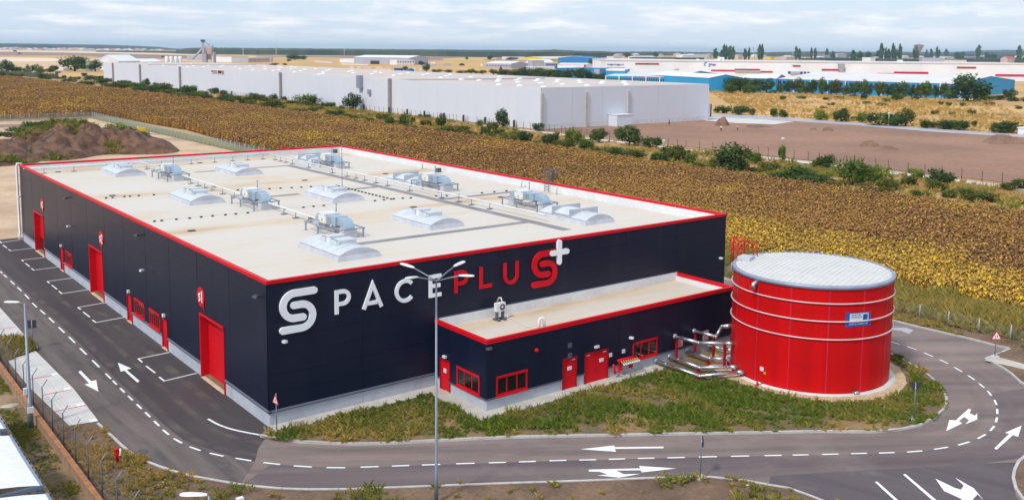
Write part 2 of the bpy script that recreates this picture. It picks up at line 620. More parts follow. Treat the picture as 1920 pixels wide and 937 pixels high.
def asphalt(name, ca, cb, ang, sc=0.35, dust=(0.30, 0.25, 0.22), damt=0.5):
    """asphalt with tyre-track streaks along ang, dusty patches and grain."""
    m = bpy.data.materials.new(name)
    m.use_nodes = True
    t = m.node_tree
    b = t.nodes['Principled BSDF']
    b.inputs['Roughness'].default_value = 0.85
    b.inputs['Specular IOR Level'].default_value = 0.3
    n, l = t.nodes.new, t.links.new
    v = n('ShaderNodeNewGeometry').outputs['Position']
    mp = n('ShaderNodeMapping')
    mp.vector_type = 'TEXTURE'
    mp.inputs['Rotation'].default_value = (0, 0, ang)
    mp.inputs['Scale'].default_value = (16, 1, 1)
    l(v, mp.inputs['Vector'])
    nz = n('ShaderNodeTexNoise'); nz.inputs['Scale'].default_value = sc * 1.6; nz.inputs['Detail'].default_value = 6; nz.inputs['Roughness'].default_value = 0.6
    l(mp.outputs[0], nz.inputs['Vector'])
    rp = n('ShaderNodeValToRGB')
    rp.color_ramp.elements[0].position = 0.35; rp.color_ramp.elements[1].position = 0.68
    rp.color_ramp.elements[0].color = (*ca, 1); rp.color_ramp.elements[1].color = (*cb, 1)
    l(nz.outputs['Fac'], rp.inputs[0])
    nd = n('ShaderNodeTexNoise'); nd.inputs['Scale'].default_value = 0.16; nd.inputs['Detail'].default_value = 8; nd.inputs['Roughness'].default_value = 0.65
    l(v, nd.inputs['Vector'])
    rd = n('ShaderNodeMapRange')
    rd.inputs['From Min'].default_value = 0.52; rd.inputs['From Max'].default_value = 0.78
    rd.inputs['To Min'].default_value = 0.0; rd.inputs['To Max'].default_value = damt
    l(nd.outputs['Fac'], rd.inputs[0])
    mx_ = n('ShaderNodeMix'); mx_.data_type = 'RGBA'
    l(rd.outputs[0], mx_.inputs['Factor']); l(rp.outputs[0], mx_.inputs['A']); mx_.inputs['B'].default_value = (*dust, 1)
    ng_ = n('ShaderNodeTexNoise'); ng_.inputs['Scale'].default_value = 14; ng_.inputs['Detail'].default_value = 3
    l(v, ng_.inputs['Vector'])
    mr = n('ShaderNodeMapRange')
    mr.inputs['From Min'].default_value = 0.3; mr.inputs['From Max'].default_value = 0.7
    mr.inputs['To Min'].default_value = 0.86; mr.inputs['To Max'].default_value = 1.14
    l(ng_.outputs['Fac'], mr.inputs[0])
    vm = n('ShaderNodeVectorMath'); vm.operation = 'SCALE'
    l(mx_.outputs['Result'], vm.inputs[0]); l(mr.outputs[0], vm.inputs['Scale'])
    l(vm.outputs[0], b.inputs['Base Color'])
    MATS[name] = m
    return m


DIAG = math.atan2(-0.55, 0.83)
M['asph_old'] = asphalt('asphalt_old', (0.245, 0.188, 0.172), (0.130, 0.104, 0.104), DIAG)
M['asph_low'] = asphalt('asphalt_lower_lane', (0.098, 0.080, 0.086), (0.172, 0.138, 0.136), DIAG)
M['asph_yard'] = asphalt('asphalt_yard', (0.052, 0.044, 0.048), (0.080, 0.068, 0.072), R(91), dust=(0.14, 0.118, 0.108), damt=0.25)
M['asph_lane'] = asphalt('asphalt_yard_lane', (0.085, 0.072, 0.074), (0.17, 0.14, 0.13), R(91), sc=0.8, dust=(0.24, 0.20, 0.18))
M['asph_branch'] = asphalt('asphalt_branch', (0.085, 0.072, 0.080), (0.125, 0.105, 0.112), R(-75))

# the ground reaches the horizon
flat('ground', [(-9000, -9000), (14000, -9000), (14000, 14000), (-9000, 14000)], -0.12, M['plain'])

# far fields seen along the left horizon
flat('stubble_field', gp([(-60, 107), (200, 110), (420, 111), (500, 116), (260, 116), (190, 128), (60, 132), (-60, 132)]), -0.02, M['stubble'])
flat('ploughed_field', gp([(-60, 96.6), (120, 99), (330, 103.5), (420, 106.5), (330, 111), (190, 107.5), (150, 104.2), (-60, 104.4)]), 0.0, M['plough'])
flat('pale_field', gp([(-60, 93.6), (150, 96.4), (250, 99.2), (345, 101.5), (400, 104), (330, 103.3), (120, 98.9), (-60, 96.4)]), 0.02, M['palefield'])
flat('pale_field_strip', gp([(0, 108), (90, 109), (150, 114), (60, 116), (0, 115)]), 0.04, M['palefield'])
flat('ploughed_field_middle', gp([(480, 104.6), (800, 106.5), (1010, 108.5), (1010, 112.5), (800, 113.5), (620, 108), (480, 106.6)]), 0.0, M['plough'])
flat('ripe_field', gp([(829, 110.6), (872, 108.2), (914, 108.3), (905, 113.2), (832, 113.3)]), 0.03, mat('ripe_crop', (0.62, 0.40, 0.10), 0.95))
flat('ripe_field_small', gp([(880, 108.2), (934, 108.9), (930, 111), (876, 112.6)]), 0.05, MATS['ripe_crop'])

# dirt lot behind the building, strips and the field
flat('dirt_lot', [(-90, 69.6), (58, 69.6), (58, 268), (-90, 268)], -0.04, M['sand'])
flat('dirt_track', gp([(-10, 233.5), (158, 231.8), (162, 235.2), (-10, 239.5)]), -0.02, mat('track_soil', (0.27, 0.17, 0.12), 0.95))
flat('green_verge', [(58, -60), (64.5, -60), (64.5, 276), (20, 276), (20, 268), (58, 268)], -0.03, M['greenstrip'])
FIELD = [(63.2, -90), (112.5, -90), (113.5, 20), (117.5, 110), (119.5, 240), (122, 330), (113, 690), (96, 690), (10, 275), (64, 275), (68.5, 210), (63.2, 160), (63.5, 40)]
flat('field', FIELD, -0.02, M['fieldsoil'])
flat('dry_strip', [(112.5, -120), (147, -120), (152.6, 164), (168, 668), (150, 720), (113, 690), (122, 330), (119.5, 240), (117.5, 110), (113.5, 20), (112.5, -90)], -0.05, M['drystrip'])
flat('brown_lot', [(150.5, -160), (253, -160), (252.5, 110), (246, 146), (226, 152), (226, 161), (152, 159.6)], -0.03, M['lot'])
flat('white_path', gp([(955, 240.3), (1040, 249), (1090, 256.5), (1286, 279.5), (1440, 294.5), (1515, 302.5), (1665, 320), (1766, 333), (1879, 345.5), (1990, 359),
                       (1990, 365), (1879, 351.5), (1766, 338.5), (1665, 325), (1515, 307), (1440, 298.5), (1286, 282.5), (1090, 259.5), (1040, 251.5), (955, 242)]), 0.0, M['pathwhite'])
flat('far_road', gp([(1322, 216), (1345, 213.5), (1450, 218.5), (1600, 230), (1760, 242), (1990, 258), (1990, 262), (1740, 246.5), (1600, 234.5), (1500, 228), (1450, 225), (1322, 223)]), 0.0, M['farroad'])
flat('concrete_yard', gp([(1322, 219), (1400, 222.5), (1490, 228), (1452, 233.5), (1380, 231), (1322, 226.5)]), 0.02, M['pathwhite'])

# roads
road = flat('road', [(-10.2, -75), (63, -75), (60, 72), (-10.2, 72)], 0.0, M['asph_old'])
cl_l = [(2.5, 510.5), (10, 517.5), (23.5, 530), (36.5, 542), (50.5, 556), (64.7, 572), (80, 585), (96.5, 600), (115.5, 618.5), (135, 637), (156, 658.5), (179.5, 681.5), (203, 705), (215, 717),
        (229.5, 731.5), (244.5, 746), (261, 761.7), (277, 777), (293.7, 793.5), (311, 810), (333.5, 826), (365.7, 840.7), (406.3, 852), (456.4, 861)]
cl_f = [(509.6, 868.5), (567.8, 874), (629.7, 876.3), (693, 874.8), (751, 872.8), (808.5, 870.8), (872.5, 868.5), (932.6, 866.8), (988.8, 865), (1046, 863), (1102, 861.7), (1156.8, 860.2), (1211.5, 858.7),
        (1267.7, 857.5), (1327.4, 856), (1387.6, 854.7), (1449.5, 853.5), (1501, 852.5), (1556.6, 851.2), (1610.5, 849.7), (1662.7, 848.5), (1715, 846), (1764.3, 840), (1807.4, 831), (1840.7, 818),
        (1860.5, 802.8), (1868.3, 786.8), (1869.8, 771), (1866.6, 754), (1855.3, 737), (1840.5, 722.6), (1821.2, 707.8), (1796.6, 692.6), (1769.8, 677.8), (1741, 664.8), (1710, 652.5), (1677, 642.4)]
CL = gp(cl_l + cl_f)
CLs = spline(CL, 0.6)
flat('yard_asphalt', [(-0.2, 72), (-4.6, 72), *[(p.x + 0.3, p.y) for p in gp(cl_l[:24:2])], *gp([(478, 864), (484, 840), (500, 818)]), (0.02, -0.9), (0.02, 72)], 0.004, M['asph_yard'], road)
flat('yard_lane', [(-4.6, 72), *[(p.x + 0.3, p.y) for p in gp(cl_l[:24:2])], *gp([(478, 864), (450, 909), (400, 901), (363.6, 894), (301, 876), (248, 851), (213, 820), (186, 795)]), (-8.0, 16), (-8.0, 72)], 0.004, M['asph_lane'], road)
flat('lower_lane', [*gp(cl_f[:30]), *gp([(1919, 728), (1935, 760), (1935, 850), (1900, 861), (1840, 868), (1560, 885), (1440, 893), (1331, 897), (1085, 904), (806, 914), (655, 920), (530, 918.5), (452, 909.5)])], 0.004, M['asph_low'], road)
flat('branch_road', [*gp([(1445, 892), (1560, 884.5), (1700, 877), (1840, 868), (1908, 866), (1896, 890), (1905, 930), (1960, 990)]), *gp([(1600, 1000), (1515, 930), (1440, 911)])], 0.008, M['asph_branch'], road)

# island under the building, verges
KI = [(487, 819), (510, 825.5), (560, 830.5), (620, 833.5), (690, 834.5), (760, 831.5), (823, 828), (960, 822), (1100, 819), (1260, 816), (1440, 813), (1490, 812), (1565, 811), (1640, 812), (1691, 807),
      (1728, 799), (1753, 785.5), (1771, 770), (1777, 750), (1767, 728), (1741, 703.5), (1716, 687), (1691, 673.5), (1669, 664)]
ki = spline([G(x, y)[:2] for x, y in KI] + [(45.0, -6), (45.2, 10), (45.2, 69)], 0.9)
KV = [(186, 795), (197, 804), (213, 820), (231, 837), (248, 851), (271, 864), (301, 876), (328.5, 885), (363.6, 894), (401, 901), (439, 907.6), (479, 913), (530, 917.5), (580, 919), (655, 918.5), (731, 915.5),
      (806, 912.6), (959, 907), (1085, 903), (1211, 898), (1286, 896), (1331, 895.5), (1361, 897.5), (1399, 902.6), (1439, 910), (1477.6, 916), (1515, 929), (1540, 938), (1600, 962)]
kv = spline(gp(KV), 0.9)
KO = [(1919, 721), (1910, 717), (1894, 702), (1879, 691.5), (1862, 682), (1846, 674)]
ko1 = spline(gp([(2010, 790), (1960, 750)] + KO), 0.9)
ko2 = spline(gp([(1846, 673.5), (1891.5, 655.5)]), 0.9)
ko3 = spline(gp([(1891.5, 655), (1841, 642.5), (1791, 630), (1716, 613), (1672, 601.6)]) + [Vector((52.3, 10)), Vector((52.3, 70))], 0.9)
KR = [(1960, 838), (1935, 848), (1919, 856.5), (1906.5, 867.5), (1899, 882.6), (1896.5, 897.6), (1901.5, 917.7), (1914, 936), (1935, 962), (1970, 1000)]
kr = spline(gp(KR), 0.9)
flat('island', [*[(p.x, p.y) for p in ki], (45.2, 69.6), (0.15, 69.6), (0.15, 0.2)], 0.10, M['islandsoil'])
flat('verge', [*[(p.x, p.y) for p in kv], (30, -60), (-60, -60), (-60, 69), (-8.0, 69), (-8.0, 40)], 0.09, M['soil'])
flat('side_verge', [*[(p.x, p.y) for p in ko1], *[(p.x, p.y) for p in ko2], *[(p.x, p.y) for p in ko3], (58.2, 70), (58.2, -34), (52, -38)], 0.099, M['soil'])
flat('corner_verge', [*[(p.x, p.y) for p in kr], (60, -50), (60, -34), (52, -30)], 0.094, M['soil'])


def kerb_line(name, pts, side, wd=0.16, h=0.135, step=1.0):
    """kerb of single stones along pts; side = +1 puts the stones left of the line."""
    root = bpy.data.objects.new(name, None)
    COL.objects.link(root)
    root['kind'] = 'structure'
    acc, last, cnt = 0.0, pts[0], 0
    segs = []
    run = [pts[0]]
    for a, b_ in zip(pts, pts[1:]):
        acc += (b_ - a).length
        run.append(b_)
        if acc >= step:
            segs.append((run[0], run[-1])); run = [b_]; acc = 0
    if len(run) > 1:
        segs.append((run[0], run[-1]))
    rg = random.Random(len(pts))
    for a, b_ in segs:
        d = (b_ - a)
        ln = d.length
        if ln < 0.05:
            continue
        d.normalize()
        nn = Vector((-d.y, d.x)) * side
        c = (a + b_) / 2 + nn * (wd / 2)
        mb = MB().obox((0, 0, -0.02), ln - 0.012, wd, h + 0.02 + rg.uniform(-0.004, 0.004))
        mb.build('kerb_stone', M['kerb'], root, (c.x, c.y, 0), math.atan2(d.y, d.x))
    return root


kerb_line('island_kerb', ki[:-40] if len(ki) > 140 else ki, 1)
kerb_line('verge_kerb', kv, -1)
kerb_line('side_kerb', ko1, -1)
kerb_line('lay_by_kerb', ko2, -1)
kerb_line('outer_kerb', ko3, -1)
kerb_line('corner_kerb', kr, 1)

# concrete apron on the left: slabs with red joint lines
apron = flat('apron', [(-8.0, 24.0), (-7.75, 13.7), (-7.95, 6.9), (-9.55, 7.2), (-10.05, 16), (-10.1, 22.6)], 0.115, M['slab'])
apron2 = flat('apron_upper', [(-7.8, 26.4), (-7.8, 60), (-10.1, 60), (-10.1, 28.5)], 0.115, M['slab'])
for yy in (10.1, 13.6, 17.3):
    struct('paint_line', MB().box(-9.75, -7.9, yy - 0.05, yy + 0.05, 0.116, 0.121), M['red'], apron)
for yy in (31.5, 36.5, 42):
    struct('paint_line', MB().box(-9.9, -7.95, yy - 0.05, yy + 0.05, 0.116, 0.121), M['red'], apron2)
flat('grass_gap', [(-7.9, 26.4), (-8.0, 24.0), (-10.1, 22.6), (-10.1, 28.5)], 0.12, M['greenstrip'])
for p in ((-8.15, 10.4), (-8.1, 13.9), (-8.1, 17.5), (-8.2, 7.2)):
    struct('paint_mark', MB().box(p[0] - 0.2, p[0] + 0.2, p[1] - 0.25, p[1] + 0.25, 0.116, 0.122), M['paint'], apron)

# pavement round the building foot
pave = bpy.data.objects.new('pavement', None); COL.objects.link(pave); pave['kind'] = 'structure'
xx = 0.0
for k in range(10):
    MB().box(xx + 0.01, xx + 1.17, -1.15, 0.02, 0.0, 0.14).build('paving_slab', M['walk'], pave); xx += 1.185
yy = -1.15
for k in range(5):
    MB().box(10.72, 11.9, yy - 1.15, yy - 0.01, 0.0, 0.14).build('paving_slab', M['walk'], pave); yy -= 1.16
xx = 10.72
for k in range(14):
    MB().box(xx + 0.01, xx + 1.17, -6.95, -5.8, 0.0, 0.142).build('paving_slab', M['walk'], pave); xx += 1.185

# side path right
flat('side_path', gp([(1846, 678), (1858, 668), (1925, 686), (1960, 696), (1960, 706), (1925, 696)]), 0.115, M['walk'])

# ------------------------------------------------------------------ road markings
def px_poly(name, pts, parent=road, z=0.014):
    return flat(name, gp(pts), z, M['paint'], parent)


for i in range(len(CL)):
    a, b_ = CL[max(i - 1, 0)], CL[min(i + 1, len(CL) - 1)]
    d = (b_ - a); sp = d.length / (2 if 0 < i < len(CL) - 1 else 1)
    d.normalize()
    MB().obox((0, 0, 0), sp * 0.56, 0.13, 0.004).build('lane_dash', M['paint'], road, (CL[i].x, CL[i].y, 0.012), math.atan2(d.y, d.x))


def arrow(a, b_, w=0.16, hl=2.0, hw=0.75, parent=road):
    """straight arrow from a to b_ (world xy)."""
    a, b_ = Vector(a), Vector(b_)
    d = (b_ - a).normalized(); nn = Vector((-d.y, d.x))
    c = b_ - d * hl
    pts = [a + nn * w / 2, c + nn * w / 2, c + nn * hw, b_, c - nn * hw, c - nn * w / 2, a - nn * w / 2]
    flat('lane_arrow', pts, 0.014, M['paint'], parent)


px_poly('lane_arrow', [(146.7, 697), (151.5, 694.5), (171, 714.3), (180.5, 712), (184.5, 734), (158.5, 720.5), (166.8, 718)])
px_poly('lane_arrow', [(220.8, 679.5), (246.5, 690.5), (237.5, 693.2), (262, 714), (257.5, 717), (233, 694.7), (226.5, 696.7)])
px_poly('lane_arrow', [(1088, 841.8), (1151, 834.8), (1153, 838), (1244, 836.8), (1244, 840), (1153, 841), (1155, 846.5)])
px_poly('lane_arrow', [(1104, 880), (1201, 877.5), (1198, 873), (1268, 877.8), (1203, 885.2), (1201, 881.2), (1155, 881.8), (1170, 888.5), (1200, 888), (1161, 895), (1119, 890.5), (1140, 889.3), (1124, 884), (1104, 883.5)])
px_poly('lane_arrow', [(1816, 766), (1821, 767.5), (1818, 774), (1828, 779), (1832, 774), (1832.5, 786), (1810, 795), (1817, 787.5), (1808, 781.5), (1798, 789), (1804, 793.5), (1774, 808), (1780, 787), (1792, 787.5)])
px_poly('lane_arrow', [(1864, 840.5), (1892, 813), (1884, 811), (1915.5, 797.5), (1909, 818.5), (1899, 815.5), (1869, 842.5)])
px_poly('lane_line', [(1693, 889), (1698, 888.3), (1757, 938), (1749, 938)])
px_poly('lane_line', [(1640, 903), (1645, 902.3), (1685, 938), (1678, 938)])
px_poly('lane_arrow', [(1754, 897), (1790, 914), (1801.5, 917.5), (1807, 910), (1791, 895), (1826, 915), (1845, 938), (1833, 926), (1822, 938), (1800, 945), (1803, 935), (1770, 920)])
# curved edge line by the near corner
ed = spline(gp([(390, 785), (405, 793.5), (425, 801.5), (450, 808), (487, 815)]), 0.5)
me_ = stroke([(p.x, p.y) for p in ed], 0.15, 0.004)
o_ = link('edge_line', me_, road); me_.materials.append(M['paint']); o_.location.z = 0.012
# parking bays along the left facade
def px_line(pts, wpx=None, wd=0.13):
    me = stroke(gp(pts), wd, 0.004)
    me.materials.append(M['paint'])
    o = link('bay_line', me, road)
    o.location.z = 0.013
    return o


for bay in ([[(0, 455.3), (40, 449)], [(0, 452.5), (3, 456)], [(5.5, 459.5), (13, 465)], [(15.5, 467.5), (20.5, 470.3), (63, 465)]],
            [[(85, 482.5), (41, 487.5), (44, 490.3)], [(47.5, 493.5), (56, 500)], [(58.5, 503), (63.5, 506.5), (109, 500.6)]],
            [[(135.5, 521.2), (88.5, 527.5), (93, 531)], [(97, 534.5), (107, 542.3)], [(110.5, 546), (116, 550.5), (164.5, 543)]],
            [[(196.5, 567.5), (146, 576.3), (151.5, 580.3)], [(156, 584.7), (168.5, 594.5)], [(173, 599.5), (180, 604.5), (233, 594.7)]],
            [[(317.5, 660.5), (259.5, 672.3), (266.5, 679)], [(274, 686), (291, 699)], [(298.5, 706.5), (308, 714), (368.5, 699.5)]]):
    for ln_ in bay:
        px_line(ln_)
# worn tyre tracks along the bend: dust lying lighter than the asphalt, patchy
tk_m = bpy.data.materials.new('tyre_dust')
tk_m.use_nodes = True
_t = tk_m.node_tree
_n, _l = _t.nodes.new, _t.links.new
_b = _t.nodes['Principled BSDF']; _b.inputs['Base Color'].default_value = (0.25, 0.205, 0.185, 1); _b.inputs['Roughness'].default_value = 0.9
_g = _n('ShaderNodeNewGeometry'); _z = _n('ShaderNodeTexNoise'); _z.inputs['Scale'].default_value = 0.5; _z.inputs['Detail'].default_value = 7
_l(_g.outputs['Position'], _z.inputs['Vector'])
_m = _n('ShaderNodeMapRange'); _m.inputs['From Min'].default_value = 0.38; _m.inputs['From Max'].default_value = 0.72; _m.inputs['To Min'].default_value = 0.0; _m.inputs['To Max'].default_value = 0.42
_l(_z.outputs['Fac'], _m.inputs[0])
_at = _n('ShaderNodeAttribute'); _at.attribute_name = 'edge'
_mu = _n('ShaderNodeMath'); _mu.operation = 'MULTIPLY'; _l(_m.outputs[0], _mu.inputs[0]); _l(_at.outputs['Fac'], _mu.inputs[1])
_tr = _n('ShaderNodeBsdfTransparent'); _ms = _n('ShaderNodeMixShader')
_l(_mu.outputs[0], _ms.inputs[0]); _l(_tr.outputs[0], _ms.inputs[1]); _l(_b.outputs[0], _ms.inputs[2]); _l(_ms.outputs[0], _t.nodes['Material Output'].inputs['Surface'])
def tyre_track(line, off, wd, z):
    vs, fs, ed = [], [], []
    n_ = len(line)
    for i in range(n_):
        d = (line[min(i + 1, n_ - 1)] - line[max(i - 1, 0)]).normalized()
        nn = Vector((-d.y, d.x))
        for k, e in ((-0.5, 0.0), (-0.2, 1.0), (0.2, 1.0), (0.5, 0.0)):
            p = line[i] + nn * (off + k * wd)
            vs.append((p.x, p.y, z)); ed.append(e * min(1, i / 8, (n_ - 1 - i) / 8))
    for i in range(n_ - 1):
        for k in range(3):
            q = i * 4 + k
            fs.append((q, q + 4, q + 5, q + 1))
    me = MB().add(vs, fs).mesh('tyre_track', tk_m)
    a_ = me.attributes.new('edge', 'FLOAT', 'POINT'); a_.data.foreach_set('value', ed)
    link('tyre_track', me, road)
CLd = spline(CL[:30], 0.8)
for j, (off, wd, a, b_) in enumerate(((0.75, 0.7, 4, -1), (2.3, 0.6, 10, -1), (-0.9, 0.6, 0, -8), (-2.2, 0.7, 6, -1), (-3.3, 0.8, 20, -12), (3.9, 0.9, 16, -16))):
    tyre_track(CLd[a:b_], off, wd, 0.0085 + 0.0004 * j)
CLe = spline(CL[26:], 0.8)
for j, (off, wd, a, b_) in enumerate(((1.0, 0.8, 0, -4), (2.4, 0.9, 3, -12), (-0.8, 0.6, 20, -2), (-2.0, 0.8, 8, -6))):
    tyre_track(CLe[a:b_], off, wd, 0.0088 + 0.0004 * j)
# manholes, patches
for x, y, r_ in ((265, 847.5, 0.36), (420, 871, 0.34)):
    g = G(x, y)
    struct('manhole_cover', MB().lathe([(0, 0.012), (r_ * 0.85, 0.012), (r_, 0.010), (r_, 0.0)], (g.x, g.y, 0.002), 20), M['manhole'], road)
flat('tar_patch', gp([(455, 814), (466, 812), (473, 818), (468, 824), (452, 825), (458, 819)]), 0.009, M['asph_yard'], road)
flat('asphalt_patch', gp([(1672, 614), (1700, 614), (1713, 619), (1704, 626), (1690, 620), (1672, 618)]), 0.009, M['farroad'], road)

# ================================================================== MAIN BUILDING
LX, LY, H = 41.43, 69.68, 9.0
ZR = 8.1
wh = thing('warehouse', 'large dark navy warehouse with red roof edge and big lettering beside the road', 'warehouse')
MB().box(0.62, LX - 0.4, 0.4, LY - 0.4, 0.0, 8.05).build('core', M['core'], wh)


def cut_rects(u0, u1, z0, z1, holes):
    """rectangles left over when holes (ua,ub,za,zb) are taken out of the panel."""
    us = sorted({u0, u1, *[h_[k] for h_ in holes for k in (0, 1) if u0 < h_[k] < u1]})
    zs = sorted({z0, z1, *[h_[k] for h_ in holes for k in (2, 3) if z0 < h_[k] < z1]})
    out = []
    for ua, ub in zip(us, us[1:]):
        z_start = None
        for za, zb in zip(zs, zs[1:]):
            um, zm = (ua + ub) / 2, (za + zb) / 2
            solid = not any(h_[0] < um < h_[1] and h_[2] < zm < h_[3] for h_ in holes)
            if solid and z_start is None:
                z_start = za
            if not solid and z_start is not None:
                out.append((ua, ub, z_start, za)); z_start = None
        if z_start is not None:
            out.append((ua, ub, z_start, zs[-1]))
    return out


def facade(parent, axis, at, depth, seams, z0, z1, holes, name, m, gap=0.02, rows=None):
    """panels along a wall; axis 'x': wall plane x = at (outer face), runs along y; axis 'y': plane y = at, runs along x. depth > 0 goes inwards."""
    for a, b_ in zip(seams, seams[1:]):
        hs = [h_ for h_ in holes if h_[1] > a and h_[0] < b_]
        zl = [z0 + (z1 - z0) * k / (rows or 1) for k in range((rows or 1) + 1)]
        for zr0, zr1 in zip(zl, zl[1:]):
            for ua, ub, za, zb in cut_rects(a, b_, zr0, zr1, hs):
                ua2 = ua + gap if ua == a else ua
                ub2 = ub - gap if ub == b_ else ub
                zg0 = za + 0.004 if rows and za == zr0 and zr0 > z0 else za
                zg1 = zb - 0.004 if rows and zb == zr1 and zr1 < z1 else zb
                if axis == 'x':
                    MB().box(min(at, at + depth), max(at, at + depth), ua2, ub2, zg0, zg1).build(name, m, parent)
                else:
                    MB().box(ua2, ub2, min(at, at + depth), max(at, at + depth), zg0, zg1).build(name, m, parent)


SEAM_L = [0.0, 5.95, 11.75, 17.55, 23.15, 28.95, 34.6, 40.4, 46.3, 52.0, 57.8, 63.6, LY]
SDOORS = [(7.05, 11.3), (35.6, 39.9), (58.5, 62.9)]
PDOORS = [(18.35, 19.6), (27.2, 28.5), (50.05, 51.35)]
WINS = [(20.1, 22.6), (23.9, 26.5), (46.6, 49.1)]
holes_l = [(a, b_, 0, 4.5) for a, b_ in SDOORS] + [(a, b_, 0, 2.32) for a, b_ in PDOORS] + [(a, b_, 1.12, 2.35) for a, b_ in WINS]
facade(wh, 'x', 0.0, 0.12, SEAM_L, 0.95, 8.83, holes_l, 'wall_panel', M['navy'], rows=7)
facade(wh, 'x', 0.03, 0.2, SEAM_L, 0.0, 0.93, holes_l, 'plinth_panel', M['concrete'], 0.012)
SEAM_F = [0.0, 6.36, 11.85, 17.8, 23.7, 29.6, 35.5, LX]
facade(wh, 'y', 0.0, 0.12, SEAM_F, 0.95, 8.83, [], 'wall_panel', M['navy'], 0.008, rows=7)
facade(wh, 'y', 0.03, 0.2, [0.03, 6.36, 11.85], 0.0, 0.93, [], 'plinth_panel', M['concrete'], 0.012)
facade(wh, 'y', 0.03, 0.2, [35.5, LX - 0.03], 0.0, 0.93, [], 'plinth_panel', M['concrete'], 0.012)
facade(wh, 'x', LX, -0.12, [0.0, 17.4, 34.8, 52.2, LY], 0.0, 8.83, [], 'wall_panel', M['navy'])
facade(wh, 'y', LY, -0.12, [0.0, 13.8, 27.6, LX], 0.0, 8.83, [], 'wall_panel', M['navy'])
MB().box(0.0, 0.121, 0.001, 0.12, 0.95, 8.83).build('corner_trim', M['navy'], wh)
# drip flashing above the plinth
def flash_runs(lo, hi, cuts):
    r_, c = [], lo
    for a, b_ in sorted(cuts):
        if a > c: r_.append((c, a))
        c = max(c, b_)
    if c < hi: r_.append((c, hi))
    return r_
for a, b_ in flash_runs(-0.07, LY, SDOORS + PDOORS):
    MB().add([(-0.07, a, 0.90), (0.12, a, 0.90), (0.12, a, 1.06), (-0.004, a, 1.06), (-0.07, a, 0.96), (-0.07, b_, 0.90), (0.12, b_, 0.90), (0.12, b_, 1.06), (-0.004, b_, 1.06), (-0.07, b_, 0.96)],
             [(0, 1, 2, 3, 4), (9, 8, 7, 6, 5), (0, 4, 9, 5), (4, 3, 8, 9), (3, 2, 7, 8), (1, 0, 5, 6)]).build('drip_flashing', M['flash'], wh)
for a, b_ in ((-0.068, 11.83), (35.5, LX)):
    MB().add([(a, -0.07, 0.897), (a, 0.12, 0.897), (a, 0.12, 1.057), (a, -0.004, 1.057), (a, -0.07, 0.957), (b_, -0.07, 0.897), (b_, 0.12, 0.897), (b_, 0.12, 1.057), (b_, -0.004, 1.057), (b_, -0.07, 0.957)],
             [(4, 3, 2, 1, 0), (5, 6, 7, 8, 9), (5, 9, 4, 0), (9, 8, 3, 4), (8, 7, 2, 3), (6, 5, 0, 1)]).build('drip_flashing', M['flash'], wh)
# coping and parapets
CW = 0.20
for nm, (x0, x1, y0, y1) in dict(front=(-0.06, LX + 0.06, -0.06, CW), back=(-0.06, LX + 0.06, LY - CW, LY + 0.06), left=(-0.06, CW, CW, LY - CW), right=(LX - CW, LX + 0.06, CW, LY - CW)).items():
    MB().box(x0, x1, y0, y1, 8.79, 9.0).build('coping', M['red'], wh)
for x0, x1, y0, y1 in ((0.12, LX - 0.12, 0.12, 0.36), (0.12, LX - 0.12, LY - 0.36, LY - 0.12), (0.12, 0.36, 0.36, LY - 0.36), (LX - 0.36, LX - 0.12, 0.36, LY - 0.36)):
    MB().box(x0, x1, y0, y1, 8.0, 8.785).build('parapet', M['white'], wh)

